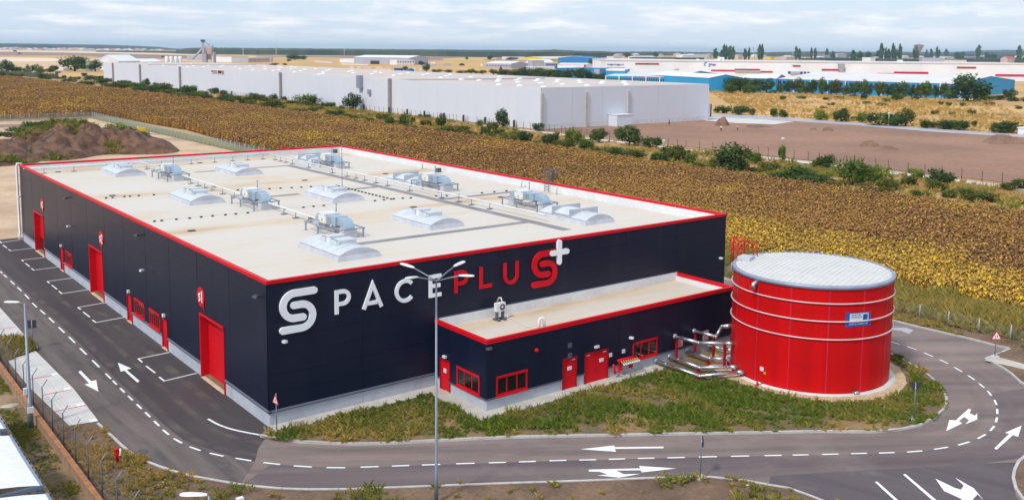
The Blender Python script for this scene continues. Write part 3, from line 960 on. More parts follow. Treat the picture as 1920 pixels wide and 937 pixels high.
# roof membrane: off-white with sandy stains along the gutter lines
def roofmat(name, lines, amt=0.55):
    m = bpy.data.materials.new(name)
    m.use_nodes = True
    t = m.node_tree
    b = t.nodes['Principled BSDF']
    b.inputs['Roughness'].default_value = 0.75
    n, l = t.nodes.new, t.links.new
    v = n('ShaderNodeNewGeometry').outputs['Position']
    nz = n('ShaderNodeTexNoise'); nz.inputs['Scale'].default_value = 0.13; nz.inputs['Detail'].default_value = 8; nz.inputs['Roughness'].default_value = 0.6
    mp = n('ShaderNodeMapping'); mp.inputs['Scale'].default_value = (0.6, 1.6, 1)
    l(v, mp.inputs['Vector']); l(mp.outputs[0], nz.inputs['Vector'])
    sp = n('ShaderNodeSeparateXYZ'); l(v, sp.inputs[0])
    acc = None
    for y0, wd in lines:
        sb = n('ShaderNodeMath'); sb.operation = 'SUBTRACT'; l(sp.outputs['Y'], sb.inputs[0]); sb.inputs[1].default_value = y0
        ab = n('ShaderNodeMath'); ab.operation = 'ABSOLUTE'; l(sb.outputs[0], ab.inputs[0])
        mr = n('ShaderNodeMapRange'); mr.interpolation_type = 'SMOOTHSTEP'
        mr.inputs['From Min'].default_value = 0; mr.inputs['From Max'].default_value = wd
        mr.inputs['To Min'].default_value = 1; mr.inputs['To Max'].default_value = 0
        l(ab.outputs[0], mr.inputs[0])
        if acc is None:
            acc = mr.outputs[0]
        else:
            a_ = n('ShaderNodeMath'); a_.operation = 'MAXIMUM'; l(acc, a_.inputs[0]); l(mr.outputs[0], a_.inputs[1]); acc = a_.outputs[0]
    ad = n('ShaderNodeMath'); ad.operation = 'MULTIPLY_ADD'
    l(acc, ad.inputs[0]); ad.inputs[1].default_value = 0.20; l(nz.outputs['Fac'], ad.inputs[2])
    rp = n('ShaderNodeValToRGB')
    e = rp.color_ramp.elements
    e[0].position = 0.40; e[0].color = (0.585, 0.55, 0.50, 1)
    e[1].position = 0.90; e[1].color = (0.42, 0.28, 0.16, 1)
    k = e.new(0.56); k.color = (0.575, 0.525, 0.455, 1)
    k2 = e.new(0.68); k2.color = (0.57, 0.475, 0.36, 1)
    l(ad.outputs[0], rp.inputs[0])
    # membrane laps: faint lines every 1.5 m across the roof
    wv = n('ShaderNodeTexWave'); wv.wave_type = 'BANDS'; wv.bands_direction = 'Y'
    wv.inputs['Scale'].default_value = 0.21; wv.inputs['Distortion'].default_value = 0.0
    l(v, wv.inputs['Vector'])
    mr2 = n('ShaderNodeMapRange'); mr2.inputs['From Min'].default_value = 0.0; mr2.inputs['From Max'].default_value = 0.03
    mr2.inputs['To Min'].default_value = 0.95; mr2.inputs['To Max'].default_value = 1.0
    l(wv.outputs['Fac'], mr2.inputs[0])
    vm = n('ShaderNodeVectorMath'); vm.operation = 'SCALE'
    l(rp.outputs[0], vm.inputs[0]); l(mr2.outputs[0], vm.inputs['Scale'])
    l(vm.outputs[0], b.inputs['Base Color'])
    MATS[name] = m
    return m


roof = MB().box(0.3, LX - 0.3, 0.3, LY - 0.3, 8.052, ZR).build('roof', roofmat('roof_membrane', [(22.5, 2.6), (45, 3.4), (67.5, 4.0)]), wh)
# coved white upstand at the foot of the parapets
M['walkway'] = mat('grey_walkway', (0.20, 0.19, 0.205), 0.9, (0.25, 0.24, 0.255), 0.5)
for pts in ([(27.9, 5.6), (28.9, 5.6), (28.9, 58.9), (27.9, 58.9)], [(11.2, 10.0), (27.88, 10.0), (27.88, 10.9), (11.2, 10.9)], [(15.5, 35.5), (19.1, 35.5), (19.1, 36.4), (15.5, 36.4)],
            [(22.8, 35.5), (27.88, 35.5), (27.88, 36.4), (22.8, 36.4)], [(16.5, 58.0), (18.9, 58.0), (18.9, 58.8), (16.5, 58.8)], [(22.6, 58.0), (27.88, 58.0), (27.88, 58.8), (22.6, 58.8)],
            [(28.92, 24.5), (38.6, 24.5), (38.6, 25.4), (28.92, 25.4)]):
    flat('walkway', pts, ZR + 0.006, M['walkway'], roof)
for x, y in ((3.6, 45.1), (14.1, 45.4), (3.5, 22.6), (13.8, 22.3), (23.9, 44.7), (34.2, 44.8), (24.1, 22.4), (34.5, 22.7), (3.6, 67.2), (20.2, 67.0)):
    MB().box(x - 0.28, x + 0.28, y - 0.2, y + 0.2, ZR, ZR + 0.06).build('roof_drain', M['black'], roof)
for x, y in ((39.9, 68.4), (40.2, 42.6)):
    MB().box(x - 0.25, x + 0.25, y - 0.25, y + 0.25, ZR, ZR + 0.5).build('overflow_box', M['flash'], roof)
for x, y in ((40.4, 46.5), (40.5, 27.0), (40.3, 21.0)):
    MB().tube([(x, y, ZR), (x, y, ZR + 0.6), (x - 0.02, y - 0.1, ZR + 0.72), (x - 0.05, y - 0.25, ZR + 0.72)], 0.09, 8).build('vent_pipe', M['white'], roof)


def skylight(x0, y0, opened=False):
    s = MB()
    wx, wy, kh = 3.2, 6.2, 0.34
    s.add([(x0 - .12, y0 - .12, ZR), (x0 + wx + .12, y0 - .12, ZR), (x0 + wx + .12, y0 + wy + .12, ZR), (x0 - .12, y0 + wy + .12, ZR),
           (x0, y0, ZR + kh), (x0 + wx, y0, ZR + kh), (x0 + wx, y0 + wy, ZR + kh), (x0, y0 + wy, ZR + kh)],
          [(4, 5, 6, 7), (0, 1, 5, 4), (1, 2, 6, 5), (2, 3, 7, 6), (3, 0, 4, 7)])
    k = s.build('skylight', M['curb'], wh)
    def vault(ya, yb, hh, base, dx=0.06):
        mb = MB()
        n = 14
        prof = []
        for i in range(n + 1):
            t = i / n
            x = x0 + dx + (wx - 2 * dx) * t
            prof.append((x, base + 0.03 + hh * (1 - (2 * t - 1) ** 2)))
        vs = [(x, ya, z) for x, z in prof] + [(x, yb, z) for x, z in prof] + [(prof[0][0], ya, base), (prof[-1][0], ya, base), (prof[0][0], yb, base), (prof[-1][0], yb, base)]
        f = [(i, i + 1, n + 2 + i, n + 1 + i) for i in range(n)]
        b0 = 2 * (n + 1)
        mb.add(vs, [tuple(reversed(q)) if False else q for q in f], 0, True)
        mb.add([(x, ya, z) for x, z in prof] + [(prof[-1][0], ya, base), (prof[0][0], ya, base)], [tuple(range(n + 3))], 1)
        mb.add([(x, yb, z) for x, z in prof] + [(prof[-1][0], yb, base), (prof[0][0], yb, base)], [tuple(reversed(range(n + 3)))], 1)
        return mb, prof
    vault(y0 + .05, y0 + wy - .05, 0.42, ZR + kh)[0].build('vault', [M['poly'], M['curb']], k)
    for j in range(6):                                  # ribs between the sheets
        yy = y0 + 0.06 + j * (wy - 0.2) / 5
        mb, prof = vault(yy, yy + 0.07, 0.445, ZR + kh, 0.05)
        mb.build('rib', M['poly'], k)
    if not opened:
        # opening flap pair near the ridge
        ym = y0 + wy * 0.52
        MB().box(x0 + 0.9, x0 + 1.0, ym - 1.4, ym + 1.4, ZR + kh + 0.28, ZR + kh + 0.70).build('vent_side', M['white'], k)
        a = MB()
        for ya, yb in ((ym - 1.35, ym - 0.25), (ym + 0.4, ym + 1.2)):
            a.box(x0 + 0.8, x0 + 2.4, ya, yb, ZR + kh + 0.34, ZR + kh + 0.70)
        a.build('vent_flap', M['poly'], k)
    else:
        # wind boards each side of the opened flap
        for yy in (y0 + 2.0, y0 + 4.3):
            MB().box(x0 - 0.05, x0 + wx + 0.05, yy, yy + 0.06, ZR + kh - 0.02, ZR + kh + 0.72).build('wind_board', M['curb'], k)
        mb, prof = vault(y0 + 2.07, y0 + 4.29, 0.42, ZR + kh + 0.14, 0.1)
        mb.build('vent_flap', [M['poly'], M['curb']], k)
    return k


for x0, y0, op in ((7.75, 5.8, 0), (7.75, 35.0, 0), (7.75, 58.9, 0), (19.25, 12.0, 0), (19.25, 28.9, 0), (19.1, 52.6, 0), (31.0, 6.3, 1), (31.2, 33.6, 1), (30.9, 56.8, 1)):
    skylight(x0, y0, bool(op))

# ladder with cage over the right parapet
cl = MB()
lx_, ly_ = LX - 0.25, 23.2
for dy_ in (-0.3, 0.3):
    cl.tube([(lx_ - 0.35, ly_ + dy_, ZR), (lx_ - 0.35, ly_ + dy_, 10.3)], 0.035, 6)
for k in range(8):
    cl.tube([(lx_ - 0.35, ly_ - 0.3, ZR + 0.2 + k * 0.28), (lx_ - 0.35, ly_ + 0.3, ZR + 0.2 + k * 0.28)], 0.022, 5)
ladder = cl.build('roof_ladder', M['flash'], wh)
cg = MB()
for z in (9.25, 9.75, 10.3):
    cg.tube([(lx_ - 0.35 + 1.05 * (1 - math.cos(R(t))) / 1.0 * 0.9, ly_ + 0.55 * math.cos(R(t)) if False else ly_ - 0.55 + 1.1 * t / 180, z) for t in range(0, 181, 20)], 0.03, 5)
for t in range(0, 181, 30):
    cg.tube([(lx_ - 0.35 + 0.945 * (1 - math.cos(R(t))), ly_ - 0.55 + 1.1 * t / 180, 9.2), (lx_ - 0.35 + 0.945 * (1 - math.cos(R(t))), ly_ - 0.55 + 1.1 * t / 180, 10.35)], 0.03, 5)
for a in (-0.9, 0.9):
    cg.tube([(lx_ - 0.4, ly_ + a, 8.9), (lx_ - 0.4, ly_ + a, 10.35), (lx_ + 1.2, ly_ + a, 10.35), (lx_ + 1.2, ly_ + a, 8.9)], 0.03, 5)
cg.build('cage', M['flash'], ladder)


# doors -----------------------------------------------------------------
def panel_slab(x, y0, y1, z0, z1, m, parent, name, rows=0):
    mb = MB()
    if rows:
        h_ = (z1 - z0) / rows
        for k in range(rows):
            mb.box(x, x + 0.06, y0, y1, z0 + k * h_ + 0.008, z0 + (k + 1) * h_ - 0.008)
    else:
        mb.box(x, x + 0.06, y0, y1, z0, z1)
    return mb.build(name, m, parent)


for i, (a, b_) in enumerate(SDOORS):
    dz = 0.0 if i < 2 else 1.5
    d = panel_slab(0.52, a + 0.05, b_ - 0.05, 0.02 + dz, 4.42, M['red'], wh, 'sectional_door', 8 if i < 2 else 5)
    fr = MB()
    fr.box(-0.05, 0.6, a - 0.09, a + 0.05, 0.0, 4.5).box(-0.05, 0.6, b_ - 0.05, b_ + 0.09, 0.0, 4.5)
    fr.box(-0.07, 0.6, a - 0.09, b_ + 0.09, 4.42, 4.56)
    fr.build('door_frame', M['red'], d)
    MB().box(-0.1, 0.6, a + 0.05, b_ - 0.05, 0.0, 0.03).build('threshold', mat('cream_concrete', (0.62, 0.52, 0.40), 0.85), d)
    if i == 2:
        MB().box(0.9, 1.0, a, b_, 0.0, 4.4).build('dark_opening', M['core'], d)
for a, b_ in PDOORS:
    d = panel_slab(0.04, a + 0.06, b_ - 0.06, 0.06, 2.24, M['red'], wh, 'door')
    MB().box(-0.04, 0.12, a, a + 0.07, 0.0, 2.32).box(-0.04, 0.12, b_ - 0.07, b_, 0.0, 2.32).box(-0.05, 0.12, a, b_, 2.24, 2.33).build('door_frame', M['reddark'], d)
    MB().tube([(0.0, a + 0.2, 1.05), (-0.05, a + 0.2, 1.05), (-0.05, a + 0.33, 1.05)], 0.018, 6).build('handle', M['black'], d)
    MB().box(-0.16, 0.0, (a + b_) / 2 - 0.16, (a + b_) / 2 + 0.16, 2.5, 2.72).build('door_lamp', M['unit'], d)
    MB().box(-0.1, 0.35, a, b_, 0.0, 0.05).build('threshold', MATS['cream_concrete'], d)


def window(parent, axis, at, a, b_, z0, z1, panes, inward, mul=None):
    """red framed window; axis as in facade; inward = +1 when the building lies on the larger-coordinate side."""
    def bx(mb, u0, u1, w0, w1, d0, d1):
        lo, hi = sorted((at + d0 * inward, at + d1 * inward))
        if axis == 'x':
            mb.box(lo, hi, u0, u1, w0, w1)
        else:
            mb.box(u0, u1, lo, hi, w0, w1)
    fr = MB()
    t = 0.1
    bx(fr, a - 0.03, a + t, z0 - 0.03, z1 + 0.03, -0.025, 0.1); bx(fr, b_ - t, b_ + 0.03, z0 - 0.03, z1 + 0.03, -0.025, 0.1)
    bx(fr, a + t, b_ - t, z0 - 0.03, z0 + t, -0.025, 0.1); bx(fr, a - 0.03, b_ + 0.03, z1 - t, z1 + 0.05, -0.05, 0.101)
    step = (b_ - a) / panes
    for k in range(1, panes):
        bx(fr, a + k * step - 0.035, a + k * step + 0.035, z0 + t, z1 - t, -0.015, 0.1)
    w_ = fr.build('window', M['red'], parent)
    for k in range(panes):
        g_ = MB()
        bx(g_, a + k * step + 0.04, a + (k + 1) * step - 0.04, z0 + t, z1 - t, 0.012, 0.03)
        g_.build('pane', M['glass'], w_)
    sl = MB()
    bx(sl, a - 0.06, b_ + 0.06, z0 - 0.07, z0 - 0.03, -0.13, 0.0)
    sl.build('sill', M['red'], w_)
    return w_


for a, b_ in WINS:
    window(wh, 'x', 0.0, a, b_, 1.12, 2.35, 5, 1)

# round signs s1 s2 s3
def digit(ch, s):
    wd = 0.13 * s
    if ch == 's':
        p = arc(0.22, 0.62, 0.17, 20, 270, 10) + arc(0.22, 0.27, 0.18, 90, -160, 10)
    elif ch == '1':
        p = [(0.02, 0.95), (0.20, 1.08), (0.20, 0.0)]
    elif ch == '2':
        p = arc(0.24, 0.82, 0.22, 160, -20, 8) + [(0.05, 0.06), (0.50, 0.06)]
    else:
        p = arc(0.22, 0.80, 0.20, 150, -85, 9) + arc(0.22, 0.29, 0.24, 85, -150, 10)
    return stroke([(x * s, y * s) for x, y in p], wd, 0.03)


for (yc, zc), ch, tail in (((11.02, 5.72), '1', (10.38, 4.72)), ((35.7, 5.75), '2', (35.85, 4.72)), ((58.6, 5.75), '3', (58.5, 4.72))):
    mb = MB()
    n = 28
    ring = [(-0.05, yc - 0.68 * math.cos(2 * PI * k / n), zc + 0.68 * math.sin(2 * PI * k / n)) for k in range(n)]
    mb.add(ring + [(0.0, p[1], p[2]) for p in ring], [tuple(range(n))] + [(k, n + k, n + (k + 1) % n, (k + 1) % n) for k in range(n)])
    mb.add([(-0.045, yc - 0.25, zc - 0.5), (-0.045, yc - 0.55, zc - 0.35), (-0.045, tail[0], tail[1])], [(0, 1, 2)])
    s_ = mb.build('door_sign', M['letterred'], wh)
    s_['label'] = 'round red door sign reading s' + ch
    for k, (c_, off) in enumerate((('s', 0.32), (ch, -0.16))):
        put('digit', digit(c_, 0.72), M['letterwhite'], s_, (-0.055, yc + off, zc - 0.36), (0, -1, 0), (0, 0, 1))

# lettering on the front ---------------------------------------------------
LT = 0.25
def letter(nm, strokes, m, depth=0.10, wd=LT, rnd=False):
    me = join_meshes([stroke(p, wd, depth + 0.004 * i, rnd) for i, p in enumerate(strokes)])
    o = put('sign_letter', me, m, wh, (0, -0.02, 0), (1, 0, 0), (0, 0, 1))
    return o


zb, zt = 6.27, 7.79
h2 = LT / 2
letter('P', [[(4.52, zb), (4.52, zt)], [(4.52, zt - h2)] + [(4.98, zt - h2)] + arc(4.98, 7.28, 0.385, 90, -90) + [(4.52, 6.895)]], M['letterwhite'])
letter('A', [[(6.42, zb), (7.06, zt), (7.70, zb)], [(6.72, 6.62), (7.40, 6.62)]], M['letterwhite'])
letter('C', [arc(9.48, 7.03, 0.655, 42, 318, 26)], M['letterwhite'])
letter('E', [[(11.44, zb), (11.44, zt)], [(11.44, zt - h2), (12.28, zt - h2)], [(11.44, 7.03), (12.2, 7.03)], [(11.44, zb + h2), (12.28, zb + h2)]], M['letterwhite'])
letter('P', [[(13.48, zb), (13.48, zt)], [(13.48, zt - h2)] + [(13.98, zt - h2)] + arc(13.98, 7.28, 0.385, 90, -90) + [(13.48, 6.895)]], M['letterred'])
letter('L', [[(15.58, zt), (15.58, zb)], [(15.58, zb + h2), (16.48, zb + h2)]], M['letterred'])
letter('U', [[(17.66, zt), (17.66, 6.87)] + arc(18.2, 6.87, 0.54, 180, 360, 14) + [(18.74, 6.87), (18.74, zt)]], M['letterred'])
def big_s(ox):
    a1 = [(ox + 3.0, 8.04), (ox + 1.72, 8.04)] + arc(ox + 1.72, 7.27, 0.77, 95, 265, 16) + [(ox + 1.72, 6.5), (ox + 2.25, 6.5)]
    a2 = [(ox + 1.64, 7.30), (ox + 2.15, 7.30)] + arc(ox + 2.15, 6.57, 0.73, 88, -88, 16) + [(ox + 2.15, 5.84), (ox + 0.92, 5.84)]
    return [a1, a2]
letter('S', big_s(0.0), M['letterwhite'], 0.14, 0.43, True)
letter('S', big_s(19.35), M['letterred'], 0.14, 0.43, True)
letter('+', [[(22.6, 7.25), (22.6, 8.72)], [(21.87, 7.98), (23.33, 7.98)]], M['letterwhite'], 0.2, 0.40, True)

# floodlights, small cameras, downpipe
def wall_lamp(parent, p, axis, big=False):
    r_ = thing('wall_lamp', '', '') if False else None
    mb = MB()
    s_ = 0.24 if big else 0.14
    if axis == 'x':
        mb.tube([(p[0], p[1], p[2]), (p[0] - 0.22, p[1], p[2] + 0.03)], 0.03, 6)
        mb.obox((p[0] - 0.3, p[1], p[2] - 0.06), 0.28, s_ * 1.6, 0.15, 0.35)
    else:
        mb.tube([(p[0], p[1], p[2]), (p[0], p[1] - 0.22, p[2] + 0.03)], 0.03, 6)
        mb.obox((p[0], p[1] - 0.3, p[2] - 0.06), s_ * 1.6, 0.28, 0.15, 0.35)
    return mb.build('floodlight' if big else 'security_camera', M['flash'] if big else M['unit'], parent)


for y, z in ((47.0, 7.95), (24.2, 7.9), (0.9, 7.9)):
    wall_lamp(wh, (0, y, z), 'x', True)
for y, z in ((46.3, 5.27), (23.25, 5.27), (69.0, 5.3)):
    wall_lamp(wh, (0, y, z), 'x')
for x, z in ((0.94, 5.22), (40.6, 5.26)):
    wall_lamp(wh, (x, 0, z), 'y')
MB().tube([(0.3, LY + 0.05, 9.02), (-0.25, LY + 0.02, 9.08), (-0.3, LY, 8.8), (-0.3, LY - 0.05, 1.0), (-0.42, LY - 0.3, 0.75), (-0.42, LY - 0.4, 0.15)], 0.13, 8).build('downpipe', M['white'], wh)

# ================================================================== ANNEX
AX0, AX1, AY, AH = 11.85, 35.49, -5.84, 4.71
an = thing('annex_building', 'low navy annex with pale roof and red coping below the big lettering', 'building', (AX0, 0, 0))
def A(mb):
    mb.v = [(x - AX0, y, z) for x, y, z in mb.v]
    return mb
A(MB().box(AX0 + 0.3, AX1 - 0.3, AY + 0.3, -0.01, 0, 4.02)).build('core', M['core'], an)
holes_f = [(12.64, 15.1, 0.95, 2.17), (18.14, 19.4, 0, 2.27), (20.1, 22.3, 0, 2.27), (24.67, 27.13, 0.95, 2.15)]
def afacade(axis, at, depth, seams, z0, z1, holes, name, m, gap):
    n0 = len(COL.objects)
    for a, b_ in zip(seams, seams[1:]):
        for ua, ub, za, zb_ in cut_rects(a, b_, z0, z1, [h_ for h_ in holes if h_[1] > a and h_[0] < b_]):
            u0, u1 = (ua + gap if ua == a else ua), (ub - gap if ub == b_ else ub)
            mb = MB()
            if axis == 'x':
                mb.box(min(at, at + depth), max(at, at + depth), u0, u1, za, zb_)
            else:
                mb.box(u0, u1, min(at, at + depth), max(at, at + depth), za, zb_)
            A(mb).build(name, m, an)
SEAM_A = [AX0, 17.2, 23.3, 29.4, AX1]
afacade('y', AY, 0.12, SEAM_A, 0.88, 4.46, holes_f, 'wall_panel', M['navy'], 0.008)
afacade('y', AY + 0.03, 0.2, [AX0 + 0.03, 15.9, 19.6, 25.3, 31.0, AX1 - 0.03], 0, 0.86, holes_f, 'plinth_panel', M['concrete'], 0.012)
holes_a = [(-1.82, -0.62, 0, 2.24), (-5.1, -2.6, 0.95, 2.17)]
afacade('x', AX0, 0.12, [AY + 0.12, -0.01], 0.88, 4.46, holes_a, 'wall_panel', M['navy'], 0.0)
afacade('x', AX0 + 0.03, 0.2, [AY + 0.23, -0.01], 0, 0.86, holes_a, 'plinth_panel', M['concrete'], 0.0)
afacade('x', AX1, -0.12, [AY, -0.01], 0, 4.46, [], 'wall_panel', M['navy'], 0.0)
for a, b_ in flash_runs(AX0 - 0.06, AX1, [(18.14, 19.4), (20.1, 22.3)]):
    A(MB().box(a, b_, AY - 0.07, AY + 0.1, 0.83, 0.90)).build('drip_flashing', M['flash'], an)
for a, b_ in flash_runs(AY + 0.1, -0.01, [(-1.82, -0.62)]):
    A(MB().box(AX0 - 0.07, AX0 + 0.1, a, b_, 0.828, 0.898)).build('drip_flashing', M['flash'], an)
for x0, x1, y0, y1 in ((AX0 - 0.06, AX1 + 0.06, AY - 0.06, AY + 0.18), (AX0 - 0.06, AX0 + 0.18, AY + 0.18, -0.01), (AX1 - 0.18, AX1 + 0.06, AY + 0.18, -0.01)):
    A(MB().box(x0, x1, y0, y1, 4.45, 4.71)).build('coping', M['red'], an)
A(MB().box(AX0 - 0.02, AX1 + 0.02, -0.07, -0.004, 4.73, 4.80)).build('wall_flashing', M['flash'], an)
for x0, x1, y0, y1 in ((AX0 + 0.12, AX1 - 0.12, AY + 0.12, AY + 0.3), (AX0 + 0.12, AX0 + 0.3, AY + 0.3, -0.01), (AX1 - 0.3, AX1 - 0.12, AY + 0.3, -0.15), (AX0 + 0.3, AX1 - 0.12, -0.15, -0.008)):
    A(MB().box(x0, x1, y0, y1, 3.9, 4.448 if y0 < -1 or x1 - x0 < 1 else 4.725)).build('parapet', M['white'], an)
A(MB().box(AX0 + 0.25, AX1 - 0.25, AY + 0.25, -0.1, 4.03, 4.08)).build('roof', roofmat('annex_membrane', [(-0.4, 2.4), (-5.2, 1.6)]), an)
# doors and windows of the annex
d = A(MB().box(AX0 + 0.03, AX0 + 0.09, -1.76, -0.68, 0.05, 2.18)).build('door', M['red'], an)
A(MB().box(AX0 - 0.04, AX0 + 0.12, -1.82, -1.75, 0, 2.24).box(AX0 - 0.04, AX0 + 0.12, -0.69, -0.62, 0, 2.24).box(AX0 - 0.05, AX0 + 0.12, -1.82, -0.62, 2.17, 2.26)).build('door_frame', M['reddark'], d)
A(MB().box(AX0 - 0.02, AX0 + 0.03, -1.35, -1.05, 1.35, 1.62)).build('notice', M['unit'], d)
A(MB().box(AX0 - 0.16, AX0, -1.4, -1.08, 2.38, 2.54)).build('door_lamp', M['unit'], d)
A(MB().tube([(AX0 + 0.03, -1.65, 1.02), (AX0 - 0.04, -1.65, 1.02), (AX0 - 0.04, -1.5, 1.02)], 0.02, 6)).build('handle', M['black'], d)
for (a, b_), leaves in (((18.14, 19.4), 1), ((20.1, 22.3), 2)):
    st = (b_ - a - 0.14) / leaves
    mb = MB()
    for k in range(leaves):
        mb.box(a + 0.075 + k * st, a + 0.065 + (k + 1) * st, AY + 0.03, AY + 0.09, 0.05, 2.2)
    d = A(mb).build('door' if leaves == 1 else 'double_door', M['red'], an)
    A(MB().box(a, a + 0.07, AY - 0.04, AY + 0.12, 0, 2.27).box(b_ - 0.07, b_, AY - 0.04, AY + 0.12, 0, 2.27).box(a, b_, AY - 0.05, AY + 0.121, 2.2, 2.29)).build('door_frame', M['reddark'], d)
    xm = a + (b_ - a) * (0.5 if leaves == 1 else 0.72)
    A(MB().box(xm - 0.18, xm + 0.18, AY - 0.01, AY + 0.03, 1.42, 1.66)).build('notice', M['unit'], d)
    xm2 = a + 0.25 if leaves == 1 else (a + b_) / 2 - 0.1
    A(MB().tube([(xm2, AY + 0.03, 1.0), (xm2, AY - 0.05, 1.0), (xm2 + 0.13, AY - 0.05, 1.0)], 0.02, 6)).build('handle', M['black'], d)
    if leaves == 2:
        A(MB().box((a + b_) / 2 - 0.22, (a + b_) / 2 + 0.16, AY - 0.12, AY, 2.5, 2.66)).build('door_lamp', M['unit'], d)
    for k in range(leaves):
        xc_ = a + 0.95 if leaves == 1 else a + 0.35 + k * 1.5
        A(MB().box(xc_ - 0.14, xc_ + 0.14, AY - 0.01, AY + 0.03, 2.06, 2.12)).build('door_closer', M['unit'], d)
AXW = []
def awindow(axis, at, a, b_, z0, z1, n, inward):
    w_ = window(an, axis, at, a, b_, z0, z1, n, inward)
    for o in [w_] + list(w_.children):
        o.data.transform(Matrix.Translation((-AX0, 0, 0)))
awindow('x', AX0, -5.1, -2.6, 0.95, 2.17, 3, 1)
awindow('y', AY, 12.64, 15.1, 0.95, 2.17, 3, 1)
awindow('y', AY, 24.67, 27.13, 0.95, 2.15, 3, 1)
# hose manifold
mn = MB()
mn.tube([(22.95, AY - 0.3, 1.3), (24.75, AY - 0.3, 1.3)], 0.11, 10)
for x in (23.35, 24.35):
    mn.box(x - 0.04, x + 0.04, AY - 0.34, AY, 0.5, 1.25)
mn = A(mn).build('hose_manifold', M['red'], an)
for k in range(8):
    x = 23.2 + k * 0.21
    A(MB().tube([(x, AY - 0.34, 1.26), (x, AY - 0.62, 1.12)], 0.045, 7)).build('outlet', mat('ochre_body', (0.50, 0.36, 0.14), 0.5), mn)
    A(MB().tube([(x, AY - 0.62, 1.12), (x, AY - 0.74, 1.06)], 0.065, 8)).build('cap', M['unit'], mn)
A(MB().tube([(22.6, AY - 0.2, 1.1), (22.62, AY - 0.3, 0.85), (22.7, AY - 0.3, 0.45)], 0.09, 8).tube([(22.65, AY - 0.3, 0.65), (22.95, AY - 0.55, 0.6)], 0.07, 8)).build('hydrant_valve', M['red'], an)
for x, z, s_ in ((22.5, 1.75, 0.13), (23.75, 1.78, 0.13), (18.73, 3.13, 0.16), (18.74, 2.43, 0.16)):
    A(MB().box(x - s_, x + s_, AY - 0.06, AY, z - s_, z + s_)).build('wall_box', M['unit'] if z < 2 else M['flash'], an)
A(MB().tube([(15.83, AY, 3.34), (15.83, AY - 0.15, 3.34)], 0.13, 12)).build('alarm_bell', M['red'], an)
A(MB().box(11.3 + 0.55, 11.6 + 0.55, AY - 0.2, AY + 0.1, 4.1, 4.25)).build('floodlight', M['flash'], an)
A(MB().obox((24.35, AY - 0.18, 2.6), 0.2, 0.3, 0.14, 0.4)).build('security_camera', M['unit'], an)
for x in (29.55, 32.4):
    A(MB().box(x - 0.3, x + 0.3, AY - 0.05, AY, 1.0, 1.75)).build('notice_board', mat('pink_board', (0.55, 0.33, 0.35), 0.6), an)

# ================================================================== ON THE ROOF
def hvac(x, y, label):
    t = thing('air_handling_unit', label, 'ventilation unit', (x, y, ZR), 0, 'ventilation units on the warehouse roof')
    fr = MB()
    zf = 0.9
    for a, b_ in (((-1.4, -3.0), (-1.4, 3.0)), ((1.4, -3.0), (1.4, 3.0)), ((-1.4, -3.0), (1.4, -3.0)), ((-1.4, 3.0), (1.4, 3.0)), ((-1.4, 0.5), (1.4, 0.5)), ((-1.4, -1.2), (1.4, -1.2)), ((0.1, 0.5), (0.1, 3.0))):
        c = ((a[0] + b_[0]) / 2, (a[1] + b_[1]) / 2, zf)
        fr.obox(c, abs(a[0] - b_[0]) + 0.1, abs(a[1] - b_[1]) + 0.1, 0.11 + 0.002 * (a[0] == b_[0]))
    fr.build('support_frame', M['steel'], t)
    for a, b_ in ((-1.35, -2.95), (1.35, -2.95), (-1.35, 2.95), (1.35, 2.95), (-1.35, 0.5), (1.35, 0.5)):
        MB().box(a - 0.06, a + 0.06, b_ - 0.06, b_ + 0.06, 0.02, zf).box(a - 0.16, a + 0.16, b_ - 0.16, b_ + 0.16, 0, 0.02).build('leg', M['steel'], t)
    u = MB().box(-0.65, 0.75, 0.35, 1.75, 1.03, 2.1).build('fan_housing', M['unit'], t)
    for py_, pz in ((0.5, 1.18), (0.5, 1.95), (1.6, 1.18), (1.6, 1.95)):
        MB().tube([(-0.65, py_, pz), (-0.69, py_, pz)], 0.05, 8).build('corner_knob', M['black'], u)
    MB().box(-0.68, -0.65, 0.95, 1.2, 1.2, 1.55).build('rating_plate', M['yellow'], u)
    gb = MB().box(-0.55, 0.7, -1.35, 0.34, 1.03, 2.0).build('filter_box', M['duct'], t)
    MB().box(-0.58, -0.55, -0.55, 0.2, 1.2, 1.8).build('access_panel', M['steel'], gb)
    dk = MB()
    def elbow(y0, sgn, w0, w1):
        n = 8
        vs, fs = [], []
        for i in range(n + 1):
            a = R(90 * i / n)
            for rr in (0.28, 1.05):
                for xx_ in (w0, w1):
                    vs.append((xx_, y0 + sgn * rr * math.sin(a), 0.9 + rr * math.cos(a)))
        for i in range(n):
            b0, b1 = i * 4, (i + 1) * 4
            fs += [(b0, b0 + 1, b1 + 1, b1), (b0 + 2, b1 + 2, b1 + 3, b0 + 3), (b0, b1, b1 + 2, b0 + 2), (b0 + 1, b0 + 3, b1 + 3, b1 + 1)]
        return vs, fs
    dk.add(*elbow(-1.85, -1, -0.4, 0.55))
    dk.box(-0.4, 0.55, -1.86, -1.34, 1.16, 1.95)
    dk.build('duct_elbow', M['duct'], t)
    d2 = MB()
    d2.add(*elbow(1.9, 1, -0.42, 0.57))
    d2.box(-0.42, 0.57, 1.74, 1.92, 1.16, 1.95)
    d2.build('duct_elbow', M['duct'], t)
    MB().box(-0.5, 0.65, -3.05, -2.0, 0.0, 0.92).build('roof_upstand', M['curb'], t)
    MB().box(-0.5, 0.65, 2.1, 2.99, 0.0, 0.93).build('roof_upstand', M['curb'], t)
    t.scale = (0.88, 0.88, 0.74)
    MB().tube([(0.7, 0.9, 2.0), (0.7, 0.9, 3.0)], 0.06, 8).lathe([(0.0, 0.12), (0.12, 0.05), (0.12, 0.0)], (0.7, 0.9, 2.95), 8).build('flue', M['steel'], t)
    return t


